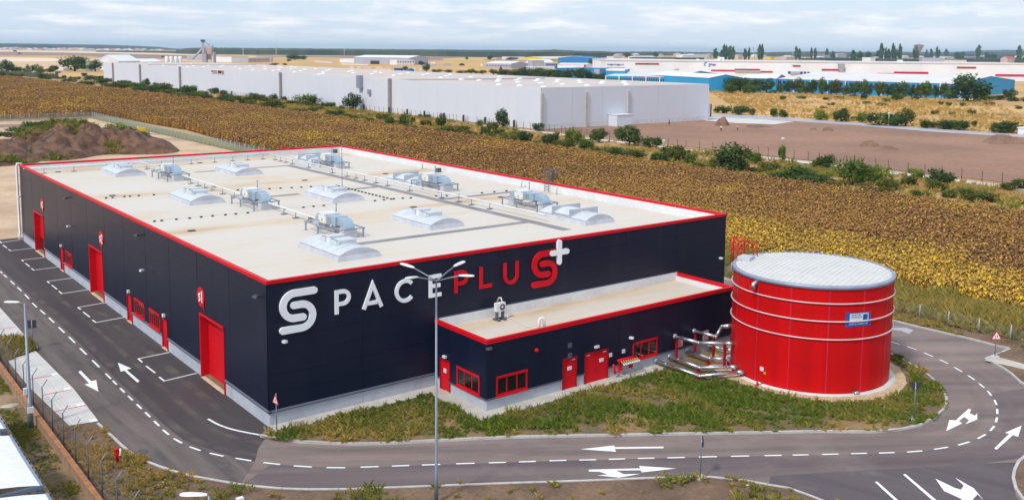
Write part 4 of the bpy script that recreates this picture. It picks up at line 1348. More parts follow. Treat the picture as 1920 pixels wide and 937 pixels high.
HV = [(12.4, 54.6, 'rooftop ventilation unit nearest the left roof edge, behind two domed skylights'),
      (12.5, 31.4, 'middle rooftop ventilation unit of the left row, between skylights'),
      (12.3, 15.3, 'front rooftop ventilation unit beside the nearest domed skylight'),
      (32.0, 54.4, 'rear rooftop ventilation unit close to the far roof corner'),
      (32.3, 31.4, 'middle rooftop ventilation unit of the right row by the long walkway'),
      (32.9, 16.2, 'front right rooftop ventilation unit next to the skylight with wind boards')]
for h_ in HV:
    hvac(*h_)

def roof_pipe(name, pts, z, label, spots):
    t = thing(name, label, 'pipe', (pts[0][0], pts[0][1], ZR), 0, 'white pipes on stands across the roof')
    o = pts[0]
    MB().tube([(x - o[0], y - o[1], z - ZR) for x, y in pts], 0.075, 8).build('pipe', M['white'], t)
    for x, y in spots:
        MB().tube([(x - o[0], y - o[1], 0.03), (x - o[0], y - o[1], z - ZR)], 0.025, 6).box(x - o[0] - 0.26, x - o[0] + 0.26, y - o[1] - 0.2, y - o[1] + 0.2, 0.0, 0.05).build('pipe_stand', M['flash'], t)

rp1 = [(12.75, y) for y in (65.6, 63.2, 49.6, 48.4, 45.5, 43.7, 42, 40.1, 37, 25.7, 23.3, 20.8)]
roof_pipe('roof_pipe', [(12.8, 66.6), (12.8, 40), (12.6, 18.4)], 8.72, 'white pipe on stands linking the left row of ventilation units', [(12.78, y) for y in (64.2, 61.5, 49.2, 47, 45.0, 43, 40.1, 37, 25.7, 23.3, 20.8)])
roof_pipe('roof_pipe', [(29.35, 66.6), (29.35, 40), (29.3, 18), (29.2, 9.4)], 8.72, 'white pipe on stands along the long grey roof walkway', [(29.35, y) for y in (64.8, 63.1, 61.5, 59.6, 55, 48.7, 45.1, 43, 41, 38.5, 36, 31.5, 25.6, 22.6, 20.5, 17.6)])
roof_pipe('roof_pipe', [(-0.1, 67.0), (12, 66.75), (29.5, 66.7)], 8.74, 'white pipe on stands along the back parapet of the roof', [(x, 66.7) for x in (2, 5.2, 8.8, 11.4, 15.3, 19, 22, 24.4, 26.4, 28.5)])
MB_m = MB().tube([(0, 0, 0), (0, 0, 6.9)], [0.03, 0.012], 6).box(-0.25, 0.25, -0.25, 0.25, 0, 0.08)
tag(MB_m.build('lightning_mast', M['flash'], None, (24.4, 36.9, ZR)), 'thin tall lightning mast in the middle of the roof', 'mast')
rows = [([(2.6, 43.6), (3.2, 43.6), (4.3, 43.6), (4.8, 43.5), (5.6, 43.4), (7.0, 43.2), (11.9, 42.2), (15.0, 41.7), (18, 40.7), (19.1, 40.4), (20.2, 40.1), (21.2, 39.9), (22.2, 39.7), (23.1, 39.5), (24, 39.2), (24.8, 39)], 'row of small black conductor blocks across the back half of the roof'),
        ([(2.4, 28.4), (3, 28.4), (4.2, 28.3), (5.3, 28.2), (6.3, 28.2), (7.3, 28.2), (8.4, 28.1), (9.3, 28), (10.4, 28), (13.9, 28), (15.7, 27.9), (16.7, 27.9), (17.7, 27.8), (23.0, 27.6), (24, 27.6), (25.1, 27.6), (26, 27.4), (26.8, 27.2), (29.5, 26.8), (30.5, 26.4), (31.7, 26.1), (34.5, 25.9), (36, 25.8), (37.5, 25.7)], 'row of small black conductor blocks across the front half of the roof'),
        ([(24.8, 38.4 - k * 0.72) for k in range(16)], 'close row of black conductor blocks linking the two long rows')]
for pts, lab in rows:
    t = thing('conductor_line', lab, 'conductor', (pts[0][0], pts[0][1], ZR), 0, 'lightning conductor rows on the roof')
    first = None
    for x, y in pts:
        if first is None:
            first = MB().box(-0.09, 0.09, -0.09, 0.09, 0, 0.11).build('block', M['black'], t)
        else:
            dup(first, (x - pts[0][0], y - pts[0][1], 0), parent=t)
    MB().tube([(x - pts[0][0], y - pts[0][1], 0.12) for x, y in pts], 0.008, 4).build('wire', M['steel'], t)

# outdoor unit on the annex roof
t = thing('outdoor_unit', 'white air conditioning unit with round fan on grey feet on the annex roof', 'air conditioner', (16.6, -0.9, 4.08))
t.scale = (0.85, 0.85, 0.85)
b_ = MB().box(-0.45, 0.45, -0.18, 0.18, 0.75, 1.45).build('casing', M['unit'], t)
MB().tube([(0.12, -0.181, 1.1), (0.12, -0.2, 1.1)], 0.27, 18).build('fan_grille', M['flash'], b_)
MB().tube([(0.12, -0.2, 1.1), (0.12, -0.215, 1.1)], 0.09, 12).build('fan_hub', M['unit'], b_)
for x in (-0.3, 0.3):
    MB().box(x - 0.06, x + 0.06, -0.15, 0.15, 0.12, 0.75).box(x - 0.14, x + 0.14, -0.4, 0.4, 0, 0.12).build('foot', M['flash'], t)
MB().tube([(0.3, 0.1, 1.45), (0.3, 0.25, 1.75), (0.3, 0.5, 1.7), (0.3, 0.78, 1.3)], 0.06, 8).build('hose_bend', M['white'], t)
MB().tube([(0.4, 0.1, 0.9), (0.75, -0.1, 0.12), (0.95, -0.5, 0.05), (0.6, -2.4, 0.05), (0.55, -3.35, 0.1)], 0.03, 6).build('cable', M['white'], t)
tag(MB().tube([(-0.2, 0.1, 0.0), (-0.2, 0.1, 0.6), (-0.15, 0.08, 0.78), (0.0, 0, 0.85), (0.12, -0.05, 0.75), (0.14, -0.06, 0.0)], 0.1, 10).build('vent_bend', M['white'], None, (17.4, -4.55, 4.08)), 'white bent vent pipe by the front edge of the annex roof', 'vent pipe')

# ================================================================== TANK
TX, TY, TR, TH = 35.57, -12.73, 5.46, 7.36
tk = thing('water_tank', 'big round red water tank with pale ribbed roof beside the annex', 'tank', (TX, TY, 0))
MB().lathe([(TR - 0.12, 0.1), (TR - 0.12, TH - 0.1)], (0, 0, 0), 72).build('inner_shell', M['reddark'], tk)
n_pan = 14
zz_ = [0.12, 2.0, 3.85, 5.6, TH - 0.12]
for lev in range(4):
    for k in range(n_pan):
        a0, a1 = 360 / n_pan * k + 227.0, 360 / n_pan * (k + 1) + 227.0
        mb = MB()
        m_ = 8
        r_ = TR + (0.006 if lev % 2 else 0.0)
        g0 = 0.14
        vs, fs = [], []
        for i in range(m_ + 1):
            a = R(a0 + g0 + (a1 - a0 - 2 * g0) * i / m_)
            vs += [(r_ * math.cos(a), r_ * math.sin(a), zz_[lev] + 0.006), (r_ * math.cos(a), r_ * math.sin(a), zz_[lev + 1] - 0.006)]
        for i in range(m_):
            fs.append((2 * i, 2 * i + 2, 2 * i + 3, 2 * i + 1))
        mb.add(vs, fs, 0, True)
        mb.build('shell_panel', M['redtank'], tk)
M['seam'] = mat('tank_seam', (0.55, 0.02, 0.06), 0.35)
for k in range(n_pan):
    a = R(360 / n_pan * k + 227.0)
    c = (TR + 0.012) * math.cos(a), (TR + 0.012) * math.sin(a)
    MB().obox((c[0], c[1], 0.12), 0.03, 0.07, TH - 0.3, a).build('seam_strip', M['seam'], tk)
for z in (6.28, 5.08, 3.86):
    mb = MB()
    nn = 72
    mb.tube([((TR + 0.09) * math.cos(2 * PI * k / nn), (TR + 0.09) * math.sin(2 * PI * k / nn), z) for k in range(nn + 1)], 0.048, 8, caps=False)
    mb.build('wind_girder', mat('pink_white_tube', (0.75, 0.52, 0.54), 0.4), tk)
MB().lathe([(TR - 0.02, TH - 0.16), (TR + 0.1, TH - 0.16), (TR + 0.12, TH + 0.06), (TR + 0.02, TH + 0.11), (TR - 0.14, TH + 0.10)], (0, 0, 0), 72).build('rim_trim', mat('blue_grey_trim', (0.30, 0.34, 0.46), 0.45, metal=0.2), tk)
ra = math.atan2(2.5, 7.7)                              # run of the roof sheets
M['tankroof'] = mat('tank_roof_sheet', (0.60, 0.60, 0.575), 0.55, (0.54, 0.54, 0.515), 0.8)
ns = 30
ww = 2 * TR / ns
ca_, sa_ = math.cos(ra), math.sin(ra)
for k in range(ns):
    v0, v1 = -TR + k * ww, -TR + (k + 1) * ww
    vm = (v0 + v1) / 2
    RR = TR - 0.06
    def ex(v):
        return math.sqrt(max(RR * RR - v * v, 0.02))
    e0, e1 = ex(v0), ex(v1)
    def pt(u, v, z):
        zz2 = TH + 0.05 + 0.16 * (1 - (u * u + v * v) / (TR * TR)) + z
        return (u * ca_ - v * sa_, u * sa_ + v * ca_, zz2)
    mb = MB()
    vs, fs = [], []
    cols = [(v0, e0, 0.035), (v0 + ww * 0.22, ex(v0 + ww * 0.22), 0.035), (v0 + ww * 0.32, ex(v0 + ww * 0.32), 0.0), (v1 - ww * 0.08, ex(v1 - ww * 0.08), 0.0), (v1, e1, 0.033)]
    m_ = 6
    for i in range(m_ + 1):
        for v, e, z in cols:
            vs.append(pt(-e + 2 * e * i / m_, v, z))
    for i in range(m_):
        for j in range(4):
            q = i * 5 + j
            fs.append((q, q + 5, q + 6, q + 1))
    mb.add(vs, fs)
    mb.build('roof_sheet', M['tankroof'], tk)
hp_ = G(1399, 482.5, TH + 0.25)
MB().obox((0, 0, 0), 1.1, 0.95, 0.26, 0).build('roof_hatch', M['curb'], tk, (hp_.x - TX, hp_.y - TY, TH + 0.1), ra)
lc = MB()
lx2, ly2 = -0.95, 5.62
for dx_ in (-0.3, 0.3):
    lc.tube([(lx2 + dx_, ly2, 0.3), (lx2 + dx_, ly2, TH + 1.35)], 0.035, 6)
for k in range(26):
    lc.tube([(lx2 - 0.3, ly2, 0.5 + k * 0.3), (lx2 + 0.3, ly2, 0.5 + k * 0.3)], 0.02, 5)
ld = lc.build('ladder', M['red'], tk)
cg = MB()
for z in (TH + 0.45, TH + 0.9, TH + 1.35):
    cg.tube([(lx2 + 0.42 * math.cos(R(t)), ly2 + 0.85 * math.sin(R(t)), z) for t in range(0, 181, 20)], 0.03, 5)
for t_ in range(0, 181, 36):
    cg.tube([(lx2 + 0.42 * math.cos(R(t_)), ly2 + 0.85 * math.sin(R(t_)), TH - 0.6), (lx2 + 0.42 * math.cos(R(t_)), ly2 + 0.85 * math.sin(R(t_)), TH + 1.4)], 0.03, 5)
cg.build('ladder_cage', M['red'], ld)
hr = MB()
qa, qb = G(1412.5, 480.5, TH + 0.1), G(1420, 480, TH + 0.1)
qa, qb = qa - Vector((TX, TY, 0)), qb - Vector((TX, TY, 0))
for zr in (0.55, 1.1):
    hr.tube([(qa.x, qa.y, TH + zr), (qb.x, qb.y, TH + zr)], 0.03, 6)
for q_ in (qa, qb):
    hr.tube([(q_.x, q_.y, TH + 0.05), (q_.x, q_.y, TH + 1.1)], 0.035, 6)
    hr.tube([(q_.x, q_.y, TH + 1.1), (q_.x - 0.15, q_.y + 0.75, TH + 1.1), (q_.x - 0.15, q_.y + 0.75, TH + 0.05)], 0.03, 6)
hr.build('handrail', M['red'], tk)
def on_tank(x, y, off=0.0):
    """point of the shell seen at a pixel, relative to the tank."""
    d = ray(x, y)
    o = CAM - np.array([TX, TY, 0])
    rr = TR + off
    a = d[0] ** 2 + d[1] ** 2; b2 = 2 * (o[0] * d[0] + o[1] * d[1]); c = o[0] ** 2 + o[1] ** 2 - rr * rr
    tt = (-b2 - math.sqrt(max(b2 * b2 - 4 * a * c, 0))) / (2 * a)
    p = o + d * tt
    return Vector((float(p[0]), float(p[1]), float(p[2])))
p = on_tank(1421, 529); nrm = Vector((p.x, p.y, 0)).normalized()
MB().tube([p - nrm * 0.2, p + nrm * 0.25, p + nrm * 0.42 + Vector((0, 0, -0.08)), p + nrm * 0.46 + Vector((0, 0, -0.42))], 0.15, 10).build('overflow_elbow', M['alu'], tk)
for x, y, c in ((1429, 691, 'unit'), (1434.5, 699, 'yellow')):
    p = on_tank(x, y); nrm = Vector((p.x, p.y, 0)).normalized()
    s_ = 0.14 if c == 'unit' else 0.07
    MB().obox((p.x + nrm.x * 0.03, p.y + nrm.y * 0.03, p.z - s_), 0.05, 2 * s_, 2 * s_, math.atan2(nrm.y, nrm.x)).build('plate', M[c], tk)
for x, y in ((1428, 718), (1601, 735)):
    p = on_tank(x, y); nrm = Vector((p.x, p.y, 0)).normalized()
    v_ = MB().tube([p - nrm * 0.1, p + nrm * 0.32], 0.13, 10).tube([p + nrm * 0.3, p + nrm * 0.36], 0.2, 10).build('drain_valve', M['alu'], tk)
    if x < 1500:
        MB().tube([p + nrm * 0.36, p + nrm * 0.6 + Vector((-0.15, 0, -0.12)), p + nrm * 0.7 + Vector((-0.3, 0, -0.3))], 0.12, 10).build('valve_hose', M['red'], v_)
    else:
        MB().tube([p + nrm * 0.05 + Vector((0, 0, 0.02)), p + nrm * 0.1 + Vector((-0.05, 0, 0.25))], 0.07, 8).build('valve_handle', M['black'], v_)
# tank sign: curved blue board with white panel
pa, pb = on_tank(1585.5, 586), on_tank(1632.5, 584)
a0, a1 = math.atan2(pa.y, pa.x), math.atan2(pb.y, pb.x)
pz1, pz0 = on_tank(1609, 585.5).z, on_tank(1609, 611.5).z
def curved(name, f0, f1, g0, g1, off, m, parent, n=10):
    mb = MB()
    vs, fs = [], []
    for i in range(n + 1):
        a = a0 + (a1 - a0) * (f0 + (f1 - f0) * i / n)
        for rr in (TR + off, TR + off - 0.012):
            for g in (g0, g1):
                vs.append((rr * math.cos(a), rr * math.sin(a), pz0 + (pz1 - pz0) * g))
    for i in range(n):
        b0, b1 = 4 * i, 4 * i + 4
        fs += [(b0, b1, b1 + 1, b0 + 1), (b0 + 1, b1 + 1, b1 + 3, b0 + 3), (b0, b0 + 2, b1 + 2, b1)]
    fs += [(0, 1, 3, 2), (4 * n, 4 * n + 2, 4 * n + 3, 4 * n + 1)]
    mb.add(vs, fs)
    return mb.build(name, m, parent)
M['signblue'] = mat('sign_blue', (0.01, 0.10, 0.42), 0.4)
M['signpale'] = mat('sign_pale', (0.62, 0.70, 0.78), 0.4)
M['ink'] = mat('dark_blue_ink', (0.02, 0.05, 0.16), 0.5)
sg = curved('tank_sign', 0, 1, 0, 1, 0.03, M['signblue'], tk)
curved('white_field', 0.15, 0.89, 0.30, 0.94, 0.036, M['signpale'], sg)
curved('tank_picture', 0.66, 0.85, 0.45, 0.86, 0.040, M['signblue'], sg)
curved('tank_picture', 0.66, 0.74, 0.45, 0.82, 0.043, M['ink'], sg)
def sign_text(txt, f0, f1, g, size, m):
    me = text_mesh(txt, size, 0.002)
    xs = [v.co.x for v in me.vertices]
    w0, w1 = min(xs), max(xs)
    for v in me.vertices:
        a = a0 + (a1 - a0) * (f0 + (f1 - f0) * (v.co.x - w0) / (w1 - w0))
        rr = TR + 0.043 + v.co.z
        z = pz0 + (pz1 - pz0) * g + v.co.y
        v.co = (rr * math.cos(a), rr * math.sin(a), z)
    me.materials.clear(); me.materials.append(m)
    link('sign_text', me, sg)
sign_text('REZERVOARE', 0.22, 0.58, 0.78, 0.14, M['ink'])
sign_text('ACUMULARE APA', 0.19, 0.62, 0.63, 0.14, M['ink'])
sign_text('EXPERTUL IN REZERVOARE', 0.13, 0.87, 0.155, 0.15, M['letterwhite'])
MB().lathe([(TR - 0.2, 0.0), (TR + 0.42, 0.0), (TR + 0.42, 0.13), (TR - 0.2, 0.14)], (0, 0, 0), 72).build('concrete_base', M['slab'], tk)
gr = MB()
rg = random.Random(4)
rr_ = [TR + 1.35 + 0.25 * math.sin(3 * k * 2 * PI / 60 + 1) + rg.uniform(-0.12, 0.12) for k in range(60)]
gr.add([((TR + 0.3) * math.cos(2 * PI * k / 60) + TX, (TR + 0.3) * math.sin(2 * PI * k / 60) + TY, 0.115) for k in range(60)] +
       [(rr_[k] * math.cos(2 * PI * k / 60) + TX, rr_[k] * math.sin(2 * PI * k / 60) + TY, 0.108) for k in range(60)],
       [(k, 60 + k, 60 + (k + 1) % 60, (k + 1) % 60) for k in range(60)])
go = gr.build('gravel_ring', M['gravel']); go['kind'] = 'structure'

# ------------------------------------------------------------------ clad pipes between annex and tank
def clad_pipe(pts, r_, label, stands, flange=True):
    o = Vector(pts[0])
    t = thing('clad_pipe', label, 'pipe', tuple(o), 0, 'silver clad pipes between annex and tank')
    P = [Vector(p) - o for p in pts]
    for i, (a, b_) in enumerate(zip(P, P[1:])):
        ln = (b_ - a).length
        MB().tube([a, b_], r_ + 0.002 * (i % 2), 12).build('pipe_section', M['alu'], t)
        d = (b_ - a).normalized()
        k = 1
        while k * 1.0 < ln:
            c = a + d * k
            MB().tube([c - d * 0.018, c + d * 0.018], r_ + 0.01, 12).build('clamp_band', M['alu'], t)
            k += 1
    for p in P[1:-1]:
        MB().lathe([(0.0, -r_ - .012), (r_ * .75, -r_ * .75), (r_ + .015, 0), (r_ * .75, r_ * .75), (0, r_ + .012)], tuple(p), 12).build('pipe_bend', M['alu'], t)
    d = (P[1] - P[0]).normalized()
    MB().tube([P[0] - d * 0.1, P[0] + d * 0.12], r_ + 0.06, 12).build('wall_collar', M['steel'], t)
    d = (P[-1] - P[-2]).normalized()
    MB().tube([P[-1] - d * 0.7, P[-1] - d * 0.06], r_ + 0.035, 12).build('end_sleeve', M['alu'], t)
    for s_ in stands:
        i, f_ = s_
        c = P[i].lerp(P[i + 1], f_)
        zt_ = c.z - r_
        h_ = zt_ + o.z - 0.08
        MB().box(c.x - 0.07, c.x + 0.07, c.y - 0.07, c.y + 0.07, -o.z + 0.1, zt_ + 0.02).box(c.x - 0.16, c.x + 0.16, c.y - 0.16, c.y + 0.16, -o.z + 0.08, -o.z + 0.13).box(
            c.x - r_ - 0.02, c.x + r_ + 0.02, c.y - 0.06, c.y + 0.06, zt_ - 0.03, zt_ + 0.03).build('pipe_stand', M['reddark'], t)
    return t
def shell(p, inset=0.1):
    """end point on the tank shell in the direction of p from the tank axis."""
    d = Vector((p[0] - TX, p[1] - TY)).normalized()
    return (TX + d.x * (TR - inset), TY + d.y * (TR - inset), p[2])
clad_pipe([(31.07, AY, 1.95), (31.3, -7.75, 1.95), (31.95, -7.75, 2.6), shell((32.7, -8.2, 2.62))], 0.125, 'highest clad pipe with a raised bend into the tank side', [(0, 0.08), (0, 0.92)])
clad_pipe([(28.99, AY, 1.91), (29.2, -7.95, 1.91), shell((31.3, -9.75, 1.91))], 0.13, 'clad pipe at window height bending towards the tank', [(0, 0.1), (1, 0.72)])
clad_pipe([(32.85, AY, 0.5), (33.0, -7.0, 0.5), shell((33.5, -7.9, 0.5))], 0.13, 'short low clad pipe hidden closest to the annex end', [])
clad_pipe([(30.3, AY, 0.58), (30.3, -8.1, 0.58), shell((31.6, -9.35, 0.58))], 0.14, 'low thick clad pipe below the window high one', [(0, 0.95), (1, 0.8)])
clad_pipe([(28.45, AY, 0.5), (28.3, -8.9, 0.5), shell((30.6, -10.4, 0.5))], 0.125, 'low clad pipe second nearest to the grass', [(0, 0.97), (1, 0.85)])
clad_pipe([(27.05, AY, 0.45), (27.05, -10.0, 0.45), shell((30.2, -11.25, 0.45))], 0.125, 'low clad pipe nearest to the grass and the road', [(0, 0.97), (1, 0.9)])

# ================================================================== STREET FURNITURE
def lamp_post(name, label, base, h, arms, rise=0.4, pole_r=(0.08, 0.045)):
    t = thing(name, label, 'street lamp', (base[0], base[1], 0.09))
    h -= 0.09
    MB().tube([(0, 0, 0), (0, 0, 1.6), (0, 0, 1.62), (0, 0, h)], [pole_r[0] * 1.25, pole_r[0] * 1.2, pole_r[0] * 0.95, pole_r[1]], 12).build('pole', M['pole'], t)
    MB().box(-0.2, 0.2, -0.2, 0.2, 0, 0.03).build('base_plate', M['pole'], t)
    for a, ln in arms:
        d = Vector((math.cos(a), math.sin(a), 0))
        am = MB().tube([(0, 0, h - 0.08), (d.x * ln * 0.5, d.y * ln * 0.5, h + rise * 0.45), (d.x * ln, d.y * ln, h + rise)], 0.035, 8).build('arm', M['pole'], t)
        hd = MB()
        c = d * (ln + 0.42); up = rise * 0.5
        nn = Vector((-d.y, d.x, 0))
        prof = [(-0.48, 0.05, 0.04), (-0.3, 0.10, 0.06), (0.1, 0.13, 0.065), (0.35, 0.11, 0.05), (0.42, 0.05, 0.03)]
        vs, fs = [], []
        for u_, w_, th in prof:
            z = h + rise + up * (u_ + 0.48) * 0.55
            for sw, sz in ((-1, 0), (-0.6, 1), (0.6, 1), (1, 0), (0.7, -0.5), (-0.7, -0.5)):
                p = c + d * u_ + nn * (sw * w_)
                vs.append((p.x, p.y, z + sz * th))
        for i in range(4):
            for k in range(6):
                fs.append((i * 6 + k, i * 6 + (k + 1) % 6, i * 6 + 6 + (k + 1) % 6, i * 6 + 6 + k))
        fs += [tuple(range(5, -1, -1)), tuple(range(24, 30))]
        hd.add(vs, fs, 0, False)
        hd.build('lamp_head', M['unit'], am)
    return t


g = G(818, 945)
lamp_post('street_lamp', 'tall street lamp with four heads standing in front of the big lettering', g, 11.5, [(R(-72), 1.45), (R(18), 1.45), (R(108), 1.45), (R(198), 1.45)])
g = G(58, 805)
lp = lamp_post('street_lamp', 'single headed street lamp between the retaining wall and the white canopies', g, hgt(58, 805, 567), [(math.atan2(0.61, -0.79), 0.35)], rise=0.05, pole_r=(0.13, 0.06))
MB().box(-0.16, 0.16, -0.24, -0.1, 1.0, 1.35).build('meter_box', M['unit'], lp)
MB().box(-0.3, -0.1, -0.1, 0.1, 2.1, 2.5).build('junction_box', M['unit'], lp)
g = G(392, 929, 8.0)
lamp_post('street_lamp', 'street lamp whose white head just enters the bottom edge of the picture', g, 8.0, [(math.atan2(0.61, -0.79), 0.12)], rise=0.03)
g = G(450, 934, 3.0)
t = thing('post_box', 'white box on a post at the bottom edge of the picture', 'box', (g.x, g.y, 0.09))
MB().tube([(0, 0, 0), (0, 0, 2.7)], 0.04, 8).build('post', M['pole'], t)
MB().box(-0.15, 0.15, -0.12, 0.12, 2.6, 2.95).build('housing', M['unit'], t)

M['signred'] = mat('sign_red', (0.55, 0.01, 0.02), 0.4)
M['signwhite'] = mat('sign_white', (0.78, 0.78, 0.78), 0.4)
M['signback'] = mat('sign_back', (0.05, 0.055, 0.07), 0.5, metal=0.2)
def ngon(r_, n, rot=0.0):
    return [(r_ * math.cos(rot + 2 * PI * k / n), r_ * math.sin(rot + 2 * PI * k / n)) for k in range(n)]


def sign(label, base, h, shape, normal, size, front=True, name='traffic_sign'):
    t = thing(name, label, 'traffic sign', (base[0], base[1], 0.1))
    h -= 0.1
    nx, ny = normal
    l_ = math.hypot(nx, ny); nx /= l_; ny /= l_
    u = (-ny, nx, 0)                                     # x of the plate, seen from the front
    MB().tube([(0, 0, 0), (0, 0, h)], 0.035, 8).build('post', M['pole'], t)
    MB().box(-0.3, 0.3, -0.22, 0.22, -0.02, 0.07).build('foot', M['slab'], t)
    def plate(nm, pts, d0, d1, m, par):
        mb = MB().prism(pts, d0, d1)
        me = mb.mesh(nm, m)
        return put(nm, me, m, par, (0, 0, 0), u, (0, 0, 1))
    cz = h - size * (0.5 if shape != 'yield' else 0.5)
    def sh(k):
        if shape == 'tri':
            return [(x * k, cz - size * 0.17 + y * k) for x, y in ngon(size * 0.66, 3, PI / 2)]
        if shape == 'yield':
            return [(x * k, cz + size * 0.17 + y * k) for x, y in ngon(size * 0.66, 3, -PI / 2)]
        if shape == 'square':
            return [(x * k, cz + y * k) for x, y in ((-size / 2, -size / 2), (size / 2, -size / 2), (size / 2, size / 2), (-size / 2, size / 2))]
        return [(x, cz + y) for x, y in ngon(size / 2 * k, 24)]
    p = plate('plate', sh(1.0), 0.04, 0.055, M['signred'] if front else M['signback'], t)
    if front:
        plate('sign_face', sh(0.7), 0.056, 0.060, M['signwhite'], p)
        cc = cz - size * 0.17
        for x, up_ in ((-0.075, -1), (0.075, 1)):
            s_ = size / 0.9
            pts = [(x - 0.02, -0.12), (x + 0.02, -0.12), (x + 0.02, 0.05), (x + 0.06, 0.05), (x, 0.15), (x - 0.06, 0.05), (x - 0.02, 0.05)]
            pts = [(a * s_, cc + b_ * up_ * s_) for a, b_ in pts]
            plate('arrow_mark', pts, 0.061, 0.064, M['black'], p)
    else:
        MB().tube([(-0.02, 0, cz), (0.02, 0, cz)], 0.05, 6).build('clamp', M['unit'], p)
    return t


sign('red and white two way warning triangle by the near corner of the warehouse', G(519, 812), hgt(519, 812, 737), 'tri', (-1.0, -0.1), 0.62)
sign('red and white two way warning triangle by the right hand side path', G(1865, 671), hgt(1865, 671, 617), 'tri', (-0.62, -0.78), 0.78)
sign('back of a dark square road sign at the edge of the concrete apron', G(62, 655), hgt(62, 655, 600), 'square', (0.45, 0.9), 0.62, False)
sign('back of a dark inverted triangle sign on the grass island below the tank', G(1713, 789), hgt(1713, 789, 716), 'yield', (0.7, 0.72), 0.72, False)
sign('road sign seen edge on at the lower kerb of the front road', G(1313, 898), hgt(1313, 898, 816), 'round', (0.80, -0.56), 0.62, False)

t = thing('hydrant', 'small red and white fire hydrant in the dry grass beside the road bend', 'hydrant', (*G(220, 872)[:2], 0.09))
MB().tube([(0, 0, 0), (0, 0, 0.55), (0, 0, 0.78)], [0.09, 0.1, 0.12], 10).build('pillar', M['red'], t)
MB().tube([(0, 0, 0.75), (0, 0, 0.92)], [0.14, 0.05], 10).build('cap', M['red'], t)
MB().tube([(0.1, -0.06, 0.5), (0.16, -0.1, 0.5), (0.16, -0.1, 0.86)], 0.05, 8).build('outlet', M['unit'], t)

# ------------------------------------------------------------------ retaining wall and barbed fence on the left
M['oldwall'] = mat('weathered_panel', (0.34, 0.22, 0.15), 0.9, (0.26, 0.16, 0.11), 0.9, fine=0.15, fscale=5)
M['rust'] = mat('rusty_cap', (0.40, 0.17, 0.07), 0.85, (0.26, 0.12, 0.06), 1.5, fine=0.15)
rw = thing('retaining_wall', 'low weathered concrete wall with rusty cap below the barbed fence', 'wall', (-11.0, 0, 0))
rg = random.Random(8)
first = None
for k in range(62):
    y = -14 + k * 0.97
    if first is None:
        first = MB().box(-0.1, 0.1, 0.006, 0.962, 0.0, 0.62).build('wall_panel', M['oldwall'], rw, (0, y, 0))
    else:
        dup(first, (rg.uniform(-0.012, 0.012), y, 0), parent=rw)
for k in range(20):
    MB().box(-0.14, 0.14, -14 + k * 3.0 + 0.01, -14 + (k + 1) * 3.0 - 0.01, 0.62, 0.69).build('wall_cap', M['rust'], rw)
bf = thing('barbed_fence', 'grey post fence with angled barbed wire arms along the retaining wall', 'fence', (-10.55, 0, 0.09))
PT = 2.0
first = None
for k in range(22):
    y = -11.7 + k * 2.62
    if first is None:
        first = MB().tube([(0, 0, 0), (0, 0, PT), (0.30, 0, PT + 0.42)], [0.036, 0.034, 0.03], 8).build('fence_post', M['pole'], bf, (0, y, 0))
    else:
        dup(first, (rg.uniform(-0.02, 0.02), y, 0), rg.uniform(-0.1, 0.1), parent=bf)
wires = MB()
for z in [0.1 + 0.17 * k for k in range(12)]:
    wires.tube([(0, -11.7, z), (0, 43, z)], 0.0035, 3, caps=False)
for k in range(274):
    wires.tube([(0, -11.7 + k * 0.2, 0.05), (0, -11.7 + k * 0.2, 1.97)], 0.0025, 3, caps=False)
for f_ in (0.35, 0.7, 1.0):
    wires.tube([(0.30 * f_, -11.7, PT + 0.42 * f_), (0.30 * f_, 43, PT + 0.42 * f_)], 0.005, 3, caps=False)
wires.build('mesh_wire', M['pole'], bf)
flat('yard_ground', [(-11.1, -40), (-11.1, 62), (-60, 62), (-60, -40)], 0.096, M['yardgrass'])
edge = bpy.data.objects.new('yard_edging', None); COL.objects.link(edge); edge['kind'] = 'structure'
for k in range(26):
    MB().box(-0.1, 0.1, 0.01, 0.99, 0, 0.12).build('edging_stone', M['oldwall'], edge, (-12.62, -14 + k * 1.0, 0.06))
flat('yard_paving', [(-12.72, -40), (-12.72, 62), (-40, 62), (-40, -40)], 0.105, mat('brown_paving', (0.27, 0.20, 0.17), 0.9, (0.21, 0.155, 0.13), 1.0, coord='pos'))

